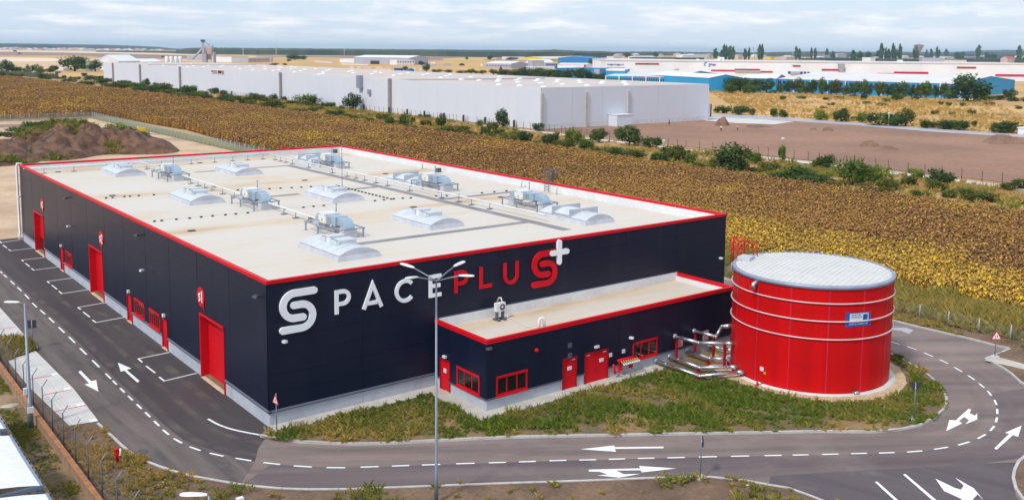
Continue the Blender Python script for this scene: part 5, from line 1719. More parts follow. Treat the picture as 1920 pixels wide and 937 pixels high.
# white roofed canopies
M['pvc'] = mat('white_membrane', (0.80, 0.81, 0.78), 0.45, (0.76, 0.77, 0.74), 0.3)
M['frameblue'] = mat('blue_grey_frame', (0.22, 0.30, 0.42), 0.4, metal=0.3)
def canopy(y0, y1, label):
    x1, x0, z = -13.75, -21.0, 2.6
    t = thing('canopy', label, 'canopy', (x1, y0, 0.105), 0, 'white canopies in the left yard')
    z -= 0.105
    ly = y1 - y0; wx = x0 - x1
    mb = MB()
    n = 8
    vs, fs = [], []
    for i in range(n + 1):
        for j in range(n + 1):
            u_, v_ = i / n, j / n
            vs.append((wx * u_ - 0.06, ly * v_, z + 0.45 * (1 - (2 * u_ - 1) ** 2) - 0.05 * math.sin(PI * v_)))
    for i in range(n):
        for j in range(n):
            q = i * (n + 1) + j
            fs.append((q, q + 1, q + n + 2, q + n + 1))
    mb.add(vs, fs, 0, True)
    mb.build('membrane', M['pvc'], t)
    MB().box(-0.05, 0.05, -0.05, ly + 0.05, z - 0.17, z + 0.015).build('edge_beam', M['frameblue'], t)
    MB().box(wx, -0.05, -0.05, 0.03, z - 0.16, z + 0.01).build('edge_beam', M['frameblue'], t)
    MB().box(wx, -0.05, ly - 0.03, ly + 0.05, z - 0.16, z + 0.01).build('edge_beam', M['frameblue'], t)
    for x, y in ((-0.08, 0.1), (-0.08, ly - 0.1), (-2.0, 0.1), (-2.0, ly - 0.1), (wx + 0.1, 0.1), (wx + 0.1, ly - 0.1)):
        MB().box(x - 0.1, x + 0.1, y - 0.1, y + 0.1, 0.0, z - 0.16).build('post', M['frameblue'], t)
        MB().tube([(x, y, z - 0.8), (x - 0.5, y, z - 0.2)], 0.035, 6).build('brace', M['frameblue'], t)
    for k in range(11):
        MB().box(0.05, 0.1, 0.3 + k * (ly - 0.6) / 10 - 0.05, 0.3 + k * (ly - 0.6) / 10 + 0.05, z - 0.08, z + 0.05).build('clip', M['black'], t)
    return t


canopy(-6.15, 1.0, 'white roofed steel canopy with blue grey frame, middle one of three')
canopy(2.15, 9.0, 'white roofed canopy cut by the left picture edge beside the lamp')
canopy(-14.2, -7.2, 'white roofed canopy peeping in at the bottom left corner')
# small rubble near the canopy and the kerb
def rock_mesh(seed, s=1.0):
    bm = bmesh.new()
    bmesh.ops.create_icosphere(bm, subdivisions=2, radius=0.5)
    r_ = random.Random(seed)
    ph = [r_.uniform(0, 6) for _ in range(6)]
    for v in bm.verts:
        c = v.co
        k = 1 + 0.22 * math.sin(5 * c.x + ph[0]) * math.sin(4 * c.y + ph[1]) + 0.15 * math.sin(7 * c.z + ph[2])
        v.co = c * k
        v.co.z *= 0.6
    me = bpy.data.meshes.new('rock')
    bm.to_mesh(me); bm.free()
    return me
rkm = rock_mesh(3)
rkm.materials.append(mat('pale_stone', (0.45, 0.41, 0.36), 0.9))
for (x, y, s_, lab) in ((18.5, 760.5, 1.0, 'flat pale stone on the grass left of the retaining wall'), (150, 865, 0.35, 'grey scrap lying at the foot of the barbed fence'),
                        (1402, 909, 0.3, 'small grey heap of film by the lower kerb')):
    g = G(x, y, 0.1)
    o = link('stone', rkm, None, (g.x, g.y, 0.12)); o.scale = (s_, s_ * 0.6, s_ * 0.35)
    tag(o, lab, 'stone')

# ------------------------------------------------------------------ fences of the plot
def mesh_fence(name, label, pts, h, sp, m, wire=0.006, dv=0.25, dh=0.16, z0=0.0, post=0.04):
    t = thing(name, label, 'fence', (pts[0][0], pts[0][1], z0))
    o = Vector((pts[0][0], pts[0][1]))
    wr = MB()
    proto = None
    for a, b_ in zip(pts, pts[1:]):
        a, b_ = Vector(a) - o, Vector(b_) - o
        d = b_ - a; ln = d.length; d.normalize()
        k = 0
        while k * sp <= ln + 0.01:
            p = a + d * (k * sp)
            if proto is None:
                proto = MB().tube([(0, 0, -0.1), (0, 0, h + 0.06)], post, 6).build('fence_post', m, t, (p.x, p.y, 0))
            else:
                dup(proto, (p.x, p.y, 0), parent=t)
            k += 1
        n_ = int(h / dh)
        for j in range(n_ + 1):
            z = 0.05 + j * (h - 0.05) / n_
            wr.tube([(a.x, a.y, z), (b_.x, b_.y, z)], wire, 3, caps=False)
        for j in range(int(ln / dv)):
            p = a + d * (j * dv)
            wr.tube([(p.x, p.y, 0.03), (p.x, p.y, h)], wire * 0.8, 3, caps=False)
    wr.build('mesh_wire', m, t)
    return t


M['fencegrey'] = mat('fence_grey', (0.36, 0.42, 0.44), 0.5, metal=0.2)
M['fencegreen'] = mat('fence_green_grey', (0.20, 0.27, 0.24), 0.5)
mesh_fence('mesh_fence', 'grey green mesh fence between the right hand road and the sunflower field', [(54.3, -26), (54.3, 74)], 1.25, 2.55, M['fencegrey'], 0.006, 0.2, 0.14, 0.05, 0.05)
mesh_fence('mesh_fence', 'long grey mesh fence round the dirt lot behind the warehouse', [(-30, 268), (58.3, 268.5), (58.4, 76)], 2.0, 2.6, M['fencegrey'], 0.016, 0.3, 0.2, -0.03, 0.06)

# ================================================================== WHITE WAREHOUSE
M['whitepanel'] = mat('white_wall_panel', (0.63, 0.66, 0.74), 0.5, (0.61, 0.64, 0.72), 0.06, det=2, fine=0.012)
M['whiteband'] = mat('white_base_band', (0.66, 0.67, 0.70), 0.6)
M['beigeroof'] = mat('beige_roof', (0.56, 0.49, 0.45), 0.85, (0.48, 0.42, 0.39), 0.06)
M['pipebrown'] = mat('mauve_downpipe', (0.30, 0.26, 0.28), 0.6)
NX, NY, RXX, LYY, WH = 152.8, 160.3, 225.2, 611.0, 12.0
ww_ = thing('white_warehouse', 'very long pale white warehouse with many round roof lights beyond the field', 'warehouse', (NX, NY, 0))
wx, wy = RXX - NX, LYY - NY
MB().box(0.3, wx - 0.3, 0.3, wy - 0.3, 0, WH - 0.25).build('core', M['core'], ww_)
proto = None
npn = 42
for k in range(npn):
    a = wy * k / npn
    if proto is None:
        proto = MB().box(-0.05, 0.25, 0.012, wy / npn - 0.012, 0.0, WH).build('wall_panel', M['whitepanel'], ww_, (0, a, 0))
    else:
        dup(proto, (0, a, 0), parent=ww_)
for k in range(6):
    MB().box(wx * k / 6 + 0.03, wx * (k + 1) / 6 - 0.03, -0.05, 0.25, 1.25, WH).build('wall_panel', M['whitepanel'], ww_)
    MB().box(wx * k / 6 + 0.03, wx * (k + 1) / 6 - 0.03, -0.09, 0.25, 0.0, 1.22).build('base_panel', M['whiteband'], ww_)
MB().box(wx - 0.25, wx + 0.05, 0.26, wy, 0, WH).build('wall', M['whitepanel'], ww_)
MB().box(0.26, wx - 0.26, wy - 0.25, wy + 0.05, 0, WH).build('wall', M['whitepanel'], ww_)
MB().box(-0.1, 0.15, -0.1, 0.15, 0, WH + 0.03).build('corner_trim', M['white'], ww_)
wroof = MB().box(0.26, wx - 0.26, 0.26, wy - 0.26, WH - 0.22, WH - 0.04).build('roof', M['beigeroof'], ww_)
for pts in ([(738, 149.6), (960, 146.6), (1022, 145.6), (1022, 147.6), (960, 149), (738, 151.2)], [(278, 120.8), (480, 121.3), (480, 122.4), (278, 121.8)]):
    q = [G(x, y, WH) for x, y in pts]
    o = flat('roof_strip', [(max(p.x - NX, 0.6), p.y - NY) for p in q], WH + 0.0, M['pipebrown'], wroof)
dome_px = [(720, [(155, 650), (250, 628), (365, 610), (595, 643), (660, 625), (860, 682), (940, 658), (1000, 638), (560, 722), (815, 740), (1090, 752), (1160, 710), (1315, 675), (1395, 770), (1430, 722), (1725, 710), (1740, 668), (1710, 738), (1730, 787)]),
           (480, [(140, 515), (150, 552), (265, 582), (345, 515), (385, 530), (355, 562), (540, 520), (600, 528), (530, 550), (585, 600), (680, 582), (740, 562), (905, 550), (1010, 598), (1070, 575), (1115, 562), (1020, 620), (960, 635), (1280, 655), (1400, 592), (1450, 578), (1470, 615), (1795, 595), (1745, 630), (1880, 612)]),
           (960, [(120, 697), (70, 718), (95, 750), (120, 802), (395, 708), (370, 732), (440, 765), (480, 820), (695, 718), (680, 745), (765, 780), (1015, 728), (1030, 757), (1130, 797), (1365, 742), (1350, 770), (1690, 740), (1690, 760), (1720, 788)]),
           (240, [(330, 460), (540, 500), (630, 460), (990, 505), (960, 470), (900, 520), (1140, 520), (1210, 500), (1400, 520), (1430, 500), (1620, 520), (1690, 550), (1840, 505), (1880, 560), (780, 500)])]
proto = None
for x0, lst in dome_px:
    for x, y in lst:
        g = G(x0 + x / 8, 60 + (y + 8) / 8, WH)
        if not (NX + 2 < g.x < RXX - 2 and NY + 2 < g.y < LYY - 2):
            continue
        if proto is None:
            proto = MB().lathe([(1.2, 0), (1.2, 0.12), (1.05, 0.24), (0.75, 0.40), (0.3, 0.47), (0.02, 0.48)], (0, 0, 0), 12).build('roof_light', M['white'], wroof, (g.x - NX, g.y - NY, WH - 0.04))
        else:
            dup(proto, (g.x - NX, g.y - NY, WH - 0.04), parent=wroof)
for x, y in ((213, 130), (264, 135), (339, 140), (528, 160), (733, 180)):
    p = PLN(x, y, 0, NX)
    MB().box(-0.9, -0.05, p.y - NY - 0.7, p.y - NY + 0.7, 0, WH + 0.2).build('downpipe', M['pipebrown'], ww_)
M['pipepale'] = mat('beige_pilaster', (0.50, 0.46, 0.46), 0.6)
for x in (1015, 1098, 1177):
    p = PLN(x, 200, 1, NY)
    MB().box(p.x - NX - 0.4, p.x - NX + 0.4, -0.55, -0.05, 0, WH - 1.6).build('pilaster', M['pipepale'], ww_)
p0, p1 = PLN(678, 143, 0, NX), PLN(678, 165.5, 0, NX)
MB().box(-1.6, -0.05, p0.y - NY - 1.3, p0.y - NY + 1.3, p1.z, p0.z + 0.3).build('wall_duct', M['steel'], ww_)
p0, p1 = PLN(694.5, 168, 0, NX), PLN(694.5, 177, 0, NX)
MB().box(-0.9, -0.05, p0.y - NY - 0.8, p0.y - NY + 0.8, p1.z, p0.z).build('wall_box', M['steel'], ww_)
pa, pb = PLN(397.5, 131, 0, NX), PLN(420.5, 139, 0, NX)
sgn = MB().box(-0.35, -0.05, pb.y - NY, pa.y - NY, pb.z, pa.z).build('wall_sign', M['signwhite'], ww_)
sw = pa.y - pb.y
for f0, f1, g0, g1, m in ((0.0, 0.10, 0.0, 1.0, 'signred'), (0.14, 0.46, 0.12, 0.88, 'black'), (0.52, 0.86, 0.55, 0.86, 'signred'), (0.52, 0.86, 0.15, 0.45, 'signred'), (0.88, 0.99, 0.25, 0.8, 'black')):
    MB().box(-0.37, -0.352, pb.y - NY + sw * f0, pb.y - NY + sw * f1, pb.z + (pa.z - pb.z) * g0, pb.z + (pa.z - pb.z) * g1).build('sign_block', M[m], sgn)
MB().box(wx + 0.06, wx + 2.2, 1.0, 5.0, 1.2, 5.2).build('dock_shelter', M['whiteband'], ww_)
MB().box(wx + 2.2, wx + 2.7, 0.9, 5.1, 1.0, 5.2).build('dock_seal', M['black'], ww_)
p0, p1 = PLN(1157, 230, 1, NY - 4), PLN(1187, 230, 1, NY - 4)
t = thing('white_kiosk', 'small white box shed leaning against the short wall of the white warehouse', 'shed', (p0.x, NY - 4, 0))
MB().box(0, p1.x - p0.x, 0, 3.8, 0, 3.4).build('wall', M['whitepanel'], t)
MB().box(-0.15, p1.x - p0.x + 0.15, -0.15, 3.8, 3.4, 3.58).build('roof', M['white'], t)
# dark posts along the long wall
proto = None
for i, (x, y) in enumerate([(373, 165.5), (389.5, 169.3), (421, 171), (439, 175), (456, 177.2), (475, 178.5), (558, 187.5), (605, 192.5), (630, 195), (714, 206), (747, 211.7), (780, 215.5), (814, 219), (851, 223), (889, 227), (930, 231.5), (974, 238)]):
    g = G(x, y)
    g.x = min(g.x, NX - 1.2)
    lab = 'dark narrow post at the foot of the long white wall, %s from the near corner' % ['seventeenth', 'sixteenth', 'fifteenth', 'fourteenth', 'thirteenth', 'twelfth', 'eleventh', 'tenth', 'ninth', 'eighth', 'seventh', 'sixth', 'fifth', 'fourth', 'third', 'second', 'first'][i]
    if proto is None:
        proto = MB().box(-0.22, 0.22, -0.3, 0.3, 0, 2.0).box(-0.1, 0.3, -0.1, 0.1, 1.9, 2.2).build('dark_post', M['signback'], None, (g.x, g.y, -0.05))
        tag(proto, lab, 'post', 'dark posts along the white warehouse')
    else:
        dup(proto, (g.x, g.y, -0.05), None, lab)
# fence with dark posts along the white path
pth = [Vector(v) for v in gp([(990, 243.5), (1040, 248.5), (1090, 256), (1286, 279), (1440, 294), (1515, 302), (1665, 319.5), (1766, 332.5), (1879, 345), (1990, 358.5)])]
pts = spline([(150.9, 420), (150.9, 300), (150.9, 200), (150.6, 172)] + [(p.x, p.y) for p in pth[1:]], 3.0)
t = thing('wire_fence', 'long fence of dark posts along the white path and the brown lot', 'fence', (pts[0].x, pts[0].y, -0.05))
proto = None
wr = MB()
for p in pts:
    q = p - pts[0]
    if proto is None:
        proto = MB().tube([(0, 0, 0), (0, 0, 1.9), (-0.25, 0, 2.15)], 0.055, 6).build('fence_post', M['signback'], t)
    else:
        dup(proto, (q.x, q.y, 0), parent=t)
for z in (0.15, 0.5, 0.85, 1.2, 1.55, 1.85):
    wr.tube([(p.x - pts[0].x, p.y - pts[0].y, z) for p in pts], 0.008, 3, caps=False)
wr.build('wire', M['signback'], t)

# ================================================================== VEGETATION
M['leaf'] = leafmat('foliage', (0.032, 0.060, 0.014), (0.150, 0.195, 0.042))
def crown_mesh(name, seed, blobs, n, leaf, spiky=0.0):
    """leaf-sized faces spread through a set of blobs (x,y,z,rx,rz); unit wide, unit tall."""
    r_ = np.random.RandomState(seed)
    wts = np.array([b_[3] ** 2 * b_[4] for b_ in blobs]) ** 0.7
    which = r_.choice(len(blobs), n, p=wts / wts.sum())
    vs, fs, sh = [], [], []
    tone = r_.uniform(0.1, 0.9, len(blobs))
    for i in range(n):
        bx, by, bz, rx, rz = blobs[which[i]]
        d = r_.normal(size=3); d /= np.linalg.norm(d)
        rad = r_.uniform(0.45, 1.06) ** 0.6
        p = np.array([bx + d[0] * rx * rad, by + d[1] * rx * rad, max(0.01, bz + d[2] * rz * rad)])
        nn = d + r_.normal(size=3) * 0.55 + np.array([0, 0, 0.3]); nn /= np.linalg.norm(nn)
        a = np.cross(nn, r_.normal(size=3)); a /= np.linalg.norm(a) + 1e-9
        b_ = np.cross(nn, a)
        s = leaf * r_.uniform(0.6, 1.35)
        if spiky and r_.rand() < spiky:
            q = d * leaf * 3.2 + np.array([0, 0, leaf * 1.2])
            pts = [p - a * s * 0.35, p + a * s * 0.35, p + q]
        else:
            pts = [p - a * s - b_ * s * 0.6, p + a * s * 0.3 - b_ * s * 0.8, p + a * s + b_ * s * 0.5, p - a * s * 0.3 + b_ * s * 0.8]
        o = len(vs)
        vs += [tuple(q_) for q_ in pts]
        fs.append(tuple(range(o, o + len(pts))))
        v = float(np.clip(tone[which[i]] * 0.6 + 0.4 * r_.rand() + 0.15 * d[2] * 0, 0, 1))
        sh += [v] * len(pts)
    me = bpy.data.meshes.new(name)
    me.from_pydata(vs, [], fs)
    at = me.attributes.new('shade', 'FLOAT', 'POINT')
    at.data.foreach_set('value', sh)
    me.materials.append(M['leaf'])
    return me


def blobs_bush(seed, k=9):
    r_ = random.Random(seed)
    out = [(0, 0, 0.36, 0.34, 0.40)]
    for i in range(k):
        a = r_.uniform(0, 2 * PI); d = r_.uniform(0.15, 0.36)
        s = r_.uniform(0.13, 0.22)
        out.append((d * math.cos(a), d * math.sin(a), r_.uniform(0.18, 0.78 - d * 0.6), s, s * r_.uniform(0.9, 1.4)))
    return out
def blobs_tree(seed, k=12):
    r_ = random.Random(seed)
    out = [(0, 0, 0.50, 0.33, 0.42)]
    for i in range(k):
        a = r_.uniform(0, 2 * PI); d = r_.uniform(0.12, 0.36)
        s = r_.uniform(0.12, 0.2)
        out.append((d * math.cos(a), d * math.sin(a), r_.uniform(0.16, 0.84 - d * 0.5), s, s * r_.uniform(0.9, 1.3)))
    return out
def blobs_poplar(seed):
    r_ = random.Random(seed)
    return [(r_.uniform(-.1, .1), r_.uniform(-.1, .1), 0.1 + 0.86 * i / 9, 0.40 * math.sin(PI * (0.12 + 0.80 * i / 9)) ** 0.7, 0.10) for i in range(10)]
def blobs_conifer(seed):
    return [(0, 0, 0.1 + 0.85 * i / 8, 0.46 * (1 - i / 8.5), 0.08) for i in range(9)]
def blobs_low(seed):
    r_ = random.Random(seed)
    return [(r_.uniform(-.38, .38), r_.uniform(-.3, .3), r_.uniform(0.2, 0.5), r_.uniform(.12, .2), r_.uniform(.25, .45)) for i in range(10)]


CROWN = {
    'bush': [crown_mesh('bush_crown', 10 + i, blobs_bush(i), 1000, 0.040, 0.14) for i in range(4)],
    'low': [crown_mesh('low_crown', 30 + i, blobs_low(i), 900, 0.042, 0.18) for i in range(3)],
    'tree': [crown_mesh('tree_crown', 50 + i, blobs_tree(i), 1400, 0.034, 0.12) for i in range(3)],
    'spiky': [crown_mesh('spiky_crown', 70 + i, blobs_bush(20 + i, 12), 750, 0.05, 0.6) for i in range(2)],
    'poplar': [crown_mesh('poplar_crown', 80 + i, blobs_poplar(i), 700, 0.085) for i in range(2)],
    'conifer': [crown_mesh('conifer_crown', 90, blobs_conifer(0), 600, 0.05)],
}
TRUNK = {}
tm = MB().tube([(0, 0, -0.02), (0.01, 0, 0.25), (-0.01, 0.01, 0.55)], [0.045, 0.032, 0.015], 7)
for a in (0.4, 2.4, 4.4):
    tm.tube([(0, 0, 0.26), (0.12 * math.cos(a), 0.12 * math.sin(a), 0.45), (0.24 * math.cos(a), 0.24 * math.sin(a), 0.66)], [0.02, 0.014, 0.006], 5)
TRUNK['tree'] = tm.mesh('trunk', M['bark'])
tm = MB()
for a in (0.0, 1.3, 2.5, 3.8, 5.1):
    tm.tube([(0.02 * math.cos(a), 0.02 * math.sin(a), -0.02), (0.1 * math.cos(a), 0.1 * math.sin(a), 0.2), (0.2 * math.cos(a), 0.2 * math.sin(a), 0.5)], [0.018, 0.013, 0.005], 5)
TRUNK['bush'] = tm.mesh('stems', M['bark'])
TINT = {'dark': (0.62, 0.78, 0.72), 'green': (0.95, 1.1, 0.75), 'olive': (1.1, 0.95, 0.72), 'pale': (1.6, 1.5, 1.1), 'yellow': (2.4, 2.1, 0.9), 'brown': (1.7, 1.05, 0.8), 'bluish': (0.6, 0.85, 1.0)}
ORD = ['first', 'second', 'third', 'fourth', 'fifth', 'sixth', 'seventh', 'eighth', 'ninth', 'tenth', 'eleventh', 'twelfth', 'thirteenth', 'fourteenth', 'fifteenth', 'sixteenth', 'seventeenth', 'eighteenth', 'nineteenth']
TENS = {2: 'twent', 3: 'thirt', 4: 'fort', 5: 'fift', 6: 'sixt', 7: 'sevent', 8: 'eight', 9: 'ninet'}
def ordinal(n):
    if n <= 19:
        return ORD[n - 1]
    if n < 100:
        return TENS[n // 10] + ('ieth' if n % 10 == 0 else 'y-' + ORD[n % 10 - 1])
    return 'hundred-' + ('th' if n == 100 else ordinal(n - 100))
CW_ = {'dark': 'dark green', 'green': 'fresh green', 'olive': 'olive green', 'pale': 'pale green', 'yellow': 'yellow green', 'brown': 'brownish', 'bluish': 'blackish green'}
rgv = random.Random(77)


def grow(zone, group, items, kindword=None, z=-0.05):
    """items: (px, base py, width px, height px, colour, kind); labelled by look and order from the left."""
    for i, (x, y, w_, h_, c, k) in enumerate(sorted(items)):
        g = G(x, y)
        s = 1.0 / pxm((g.x, g.y, h_ * 0.04))
        W, Hh = w_ * s * 1.5, h_ * s * 1.22
        word = {'bush': 'shrub', 'low': 'low spreading shrub', 'tree': 'tree', 'spiky': 'spiky shrub', 'poplar': 'poplar', 'conifer': 'conifer'}[k]
        name = {'bush': 'shrub', 'low': 'shrub', 'tree': 'tree', 'spiky': 'shrub', 'poplar': 'poplar_tree', 'conifer': 'conifer'}[k]
        t = thing(name, '%s %s %s, %s from the left' % (CW_[c], word, zone, ordinal(i + 1)), 'tree' if k in ('tree', 'poplar', 'conifer') else 'shrub', (g.x, g.y, z), rgv.uniform(0, 6.28), group)
        cr_ = link('crown', rgv.choice(CROWN[k]), t)
        D = min(W, max(W * 0.8, 3.0)) if W > 6 else W
        cr_.scale = (W, W, Hh)
        v = rgv.uniform(0.85, 1.15)
        tn = TINT[c]
        cr_.color = (tn[0] * v, tn[1] * v, tn[2] * v, 1)
        if h_ >= 7:
            tr_ = link('trunk' if k in ('tree', 'poplar', 'conifer') else 'stems', TRUNK['tree' if k in ('tree', 'poplar', 'conifer') else 'bush'], t)
            tr_.scale = (W * 0.9, W * 0.9, Hh) if k != 'poplar' else (W * 0.7, W * 0.7, Hh * 0.9)


B, Lw, T, S, P_, Cn = 'bush', 'low', 'tree', 'spiky', 'poplar', 'conifer'
grow('at the far end of the field', 'trees and shrubs at the far left end of the field', [
    (12, 137, 26, 22, 'dark', T), (3, 143, 14, 11, 'green', B), (30, 137, 17, 12, 'dark', B), (36, 143, 20, 8, 'pale', Lw), (48, 139, 13, 13, 'pale', B), (55, 136, 11, 14, 'dark', B), (68, 135.5, 18, 13, 'green', T),
    (80, 148, 17, 12, 'dark', B), (77, 138, 13, 10, 'pale', B), (93, 135.5, 16, 8, 'olive', B), (100, 134, 13, 12, 'dark', B), (140, 133.6, 43, 26, 'dark', T), (179, 134, 27, 19, 'dark', T), (157, 143.5, 9, 8, 'dark', B),
    (121, 148, 8, 8, 'green', B), (108, 137.5, 7, 4, 'olive', Lw), (128, 153.5, 22, 6, 'olive', Lw), (151, 158, 12, 4, 'dark', Lw), (65, 143, 12, 8, 'olive', B), (90, 149, 12, 5, 'olive', Lw), (2, 152, 10, 5, 'dark', Lw), (24, 143, 12, 7, 'olive', Lw), (111, 148, 10, 5, 'brown', Lw), (142, 149, 16, 6, 'brown', Lw)])
grow('below the long white wall', 'shrubs and trees below the long white wall', [
    (170, 151, 22, 11, 'dark', Lw), (165, 159, 24, 8, 'dark', Lw), (190, 157, 24, 11, 'green', B), (205, 163, 22, 9, 'olive', Lw), (222, 161, 24, 11, 'dark', B), (243, 154, 24, 21, 'dark', T), (230, 167, 30, 13, 'olive', B), (255, 168.5, 26, 16, 'green', B),
    (275, 163.5, 14, 16, 'dark', B), (289, 178, 14, 19, 'dark', B), (305, 171, 30, 18, 'green', B), (320, 164, 17, 20, 'olive', S), (330, 175, 22, 10, 'dark', Lw), (350, 179, 28, 22, 'dark', B), (345, 187, 34, 14, 'olive', B), (371, 185, 26, 16, 'green', B),
    (402, 176, 17, 12, 'dark', B), (390, 187, 20, 12, 'olive', B), (418, 178, 11, 9, 'dark', B), (447, 178, 12, 9, 'dark', B), (410, 193, 18, 13, 'dark', B), (432, 194, 20, 13, 'olive', B), (453, 195, 14, 13, 'dark', B), (470, 199, 20, 14, 'olive', B), (475, 184, 18, 10, 'green', B),
    (487, 190, 19, 14, 'olive', B), (508, 202, 36, 22, 'olive', B), (500, 185, 20, 11, 'green', Lw), (535, 190, 18, 11, 'dark', B), (524, 207, 19, 11, 'olive', B), (576, 199, 36, 22, 'green', S), (547, 210, 15, 8, 'olive', B), (567, 213, 21, 11, 'olive', B), (588, 210, 15, 10, 'olive', B),
    (583, 216, 11, 7, 'dark', B), (612, 200, 15, 8, 'dark', B), (624, 203, 13, 13, 'dark', B), (619, 216, 21, 9, 'dark', B), (635, 218, 17, 12, 'dark', B), (611, 221, 17, 7, 'olive', Lw), (640, 207, 8, 10, 'green', B), (651, 220, 13, 8, 'olive', B), (661, 224, 13, 9, 'dark', B), (662, 207, 28, 29, 'dark', T),
    (680, 225, 14, 8, 'olive', B), (694, 233, 15, 13, 'dark', B), (697, 218, 13, 6, 'pale', Lw), (717, 226, 21, 15, 'olive', B), (732, 237, 15, 19, 'dark', B), (745, 232, 13, 8, 'olive', Lw), (760, 241, 19, 30, 'green', S), (775, 230, 9, 12, 'olive', B), (797, 223, 18, 10, 'dark', Lw), (799, 238, 17, 13, 'olive', B),
    (828, 241, 16, 25, 'green', T), (825, 251, 17, 11, 'dark', B), (848, 253, 34, 18, 'olive', B), (881, 260, 24, 18, 'olive', B), (901, 238, 11, 14, 'green', S), (911, 254, 19, 18, 'dark', B), (924, 246, 20, 21, 'olive', B), (943, 242, 20, 35, 'dark', T), (922, 263, 19, 14, 'green', S), (955, 267, 34, 20, 'olive', B),
    (1011, 246, 19, 18, 'dark', B), (966, 260, 14, 14, 'green', T), (238, 162, 20, 12, 'dark', B), (264, 172, 22, 10, 'olive', B), (281, 172, 18, 12, 'dark', B), (298, 163, 16, 10, 'green', B), (313, 178, 24, 11, 'olive', B), (334, 182, 22, 9, 'olive', Lw), (362, 191, 22, 9, 'dark', Lw), (381, 179, 16, 9, 'green', B),
    (398, 197, 18, 8, 'olive', Lw), (424, 186, 18, 10, 'dark', B), (441, 188, 16, 9, 'olive', B), (462, 191, 16, 10, 'dark', B), (484, 201, 22, 10, 'olive', Lw), (518, 188, 18, 12, 'dark', B), (546, 196, 20, 9, 'olive', B), (196, 150, 18, 8, 'dark', B), (213, 154, 16, 8, 'olive', B), (600, 207, 16, 8, 'olive', B), (705, 238, 18, 9, 'olive', Lw), (722, 243, 20, 8, 'brown', Lw),
    (772, 243, 18, 10, 'olive', B), (790, 247, 20, 9, 'dark', Lw), (868, 246, 18, 11, 'green', B), (895, 266, 22, 10, 'brown', Lw), (938, 254, 20, 14, 'dark', B)])
grow('along the white path fence', 'shrubs along the white path', [
    (986, 269, 24, 25, 'dark', B), (1003, 271, 15, 9, 'olive', B), (1027, 273, 25, 24, 'dark', B), (1042, 262, 13, 17, 'olive', B), (1053, 281, 27, 22, 'olive', B), (1073, 279, 27, 37, 'pale', T), (1102, 284, 26, 25, 'green', B), (1123, 267, 27, 24, 'dark', T), (1180, 273, 41, 35, 'dark', T),
    (1222, 278, 29, 23, 'dark', B), (1160, 294, 26, 19, 'dark', B), (1184, 297, 42, 20, 'olive', B), (1236, 307, 27, 23, 'dark', B), (1272, 301, 32, 30, 'olive', B), (1258, 291, 30, 18, 'olive', B), (1296, 310, 19, 20, 'green', S), (1370, 322, 55, 50, 'dark', T), (1392, 318, 26, 18, 'olive', B), (1414, 306, 24, 24, 'green', B),
    (1442, 321, 30, 21, 'olive', B), (1490, 336, 48, 30, 'green', B), (1520, 344, 66, 24, 'dark', B), (1460, 336, 24, 14, 'dark', Lw), (1547, 315, 27, 26, 'dark', B), (1532, 313, 22, 15, 'green', B), (1597, 346, 46, 50, 'green', S), (1627, 333, 34, 27, 'dark', B), (1649, 345, 34, 36, 'pale', S), (1668, 354, 40, 22, 'olive', B), (1702, 350, 30, 22, 'olive', B),
    (1717, 334, 22, 22, 'pale', B), (1765, 343, 44, 28, 'dark', B), (1752, 356, 34, 20, 'olive', B), (1726, 369, 27, 14, 'green', Lw), (1780, 370, 20, 15, 'olive', B), (1832, 377, 48, 22, 'olive', Lw), (1890, 355, 26, 15, 'olive', B), (1914, 353, 28, 20, 'dark', B), (1466, 304, 12, 30, 'green', T), (1130, 286, 20, 12, 'olive', Lw), (1320, 316, 30, 12, 'olive', Lw), (1345, 309, 24, 12, 'brown', Lw), (1570, 352, 40, 16, 'brown', Lw), (1640, 360, 40, 14, 'brown', Lw), (1800, 365, 36, 12, 'brown', Lw), (1422, 322, 24, 10, 'brown', Lw)])
grow('alone between field and back fence', 'shrubs beside the field', [(378, 235, 26, 11, 'bluish', Lw)])
grow('beside the far grey road', 'shrubs beside the far grey road', [
    (1357, 212, 23, 14, 'dark', B), (1385, 215, 27, 18, 'dark', B), (1410, 216, 10, 14, 'olive', B), (1343, 211, 10, 8, 'green', B), (1452, 219, 13, 18, 'dark', B), (1467, 220, 14, 15, 'dark', B), (1537, 225, 23, 20, 'yellow', B), (1579, 228, 27, 25, 'dark', B), (1616, 229, 15, 19, 'green', B), (1603, 226, 11, 8, 'olive', B),
    (1650, 235, 40, 24, 'bluish', B), (1680, 236, 28, 26, 'bluish', B), (1698, 236, 29, 30, 'olive', T), (1738, 240, 25, 17, 'dark', B), (1771, 242, 32, 20, 'bluish', B), (1798, 243, 32, 20, 'bluish', B), (1826, 237, 8, 12, 'olive', B), (1881, 248, 43, 24, 'bluish', B), (1911, 242, 14, 8, 'olive', B)])
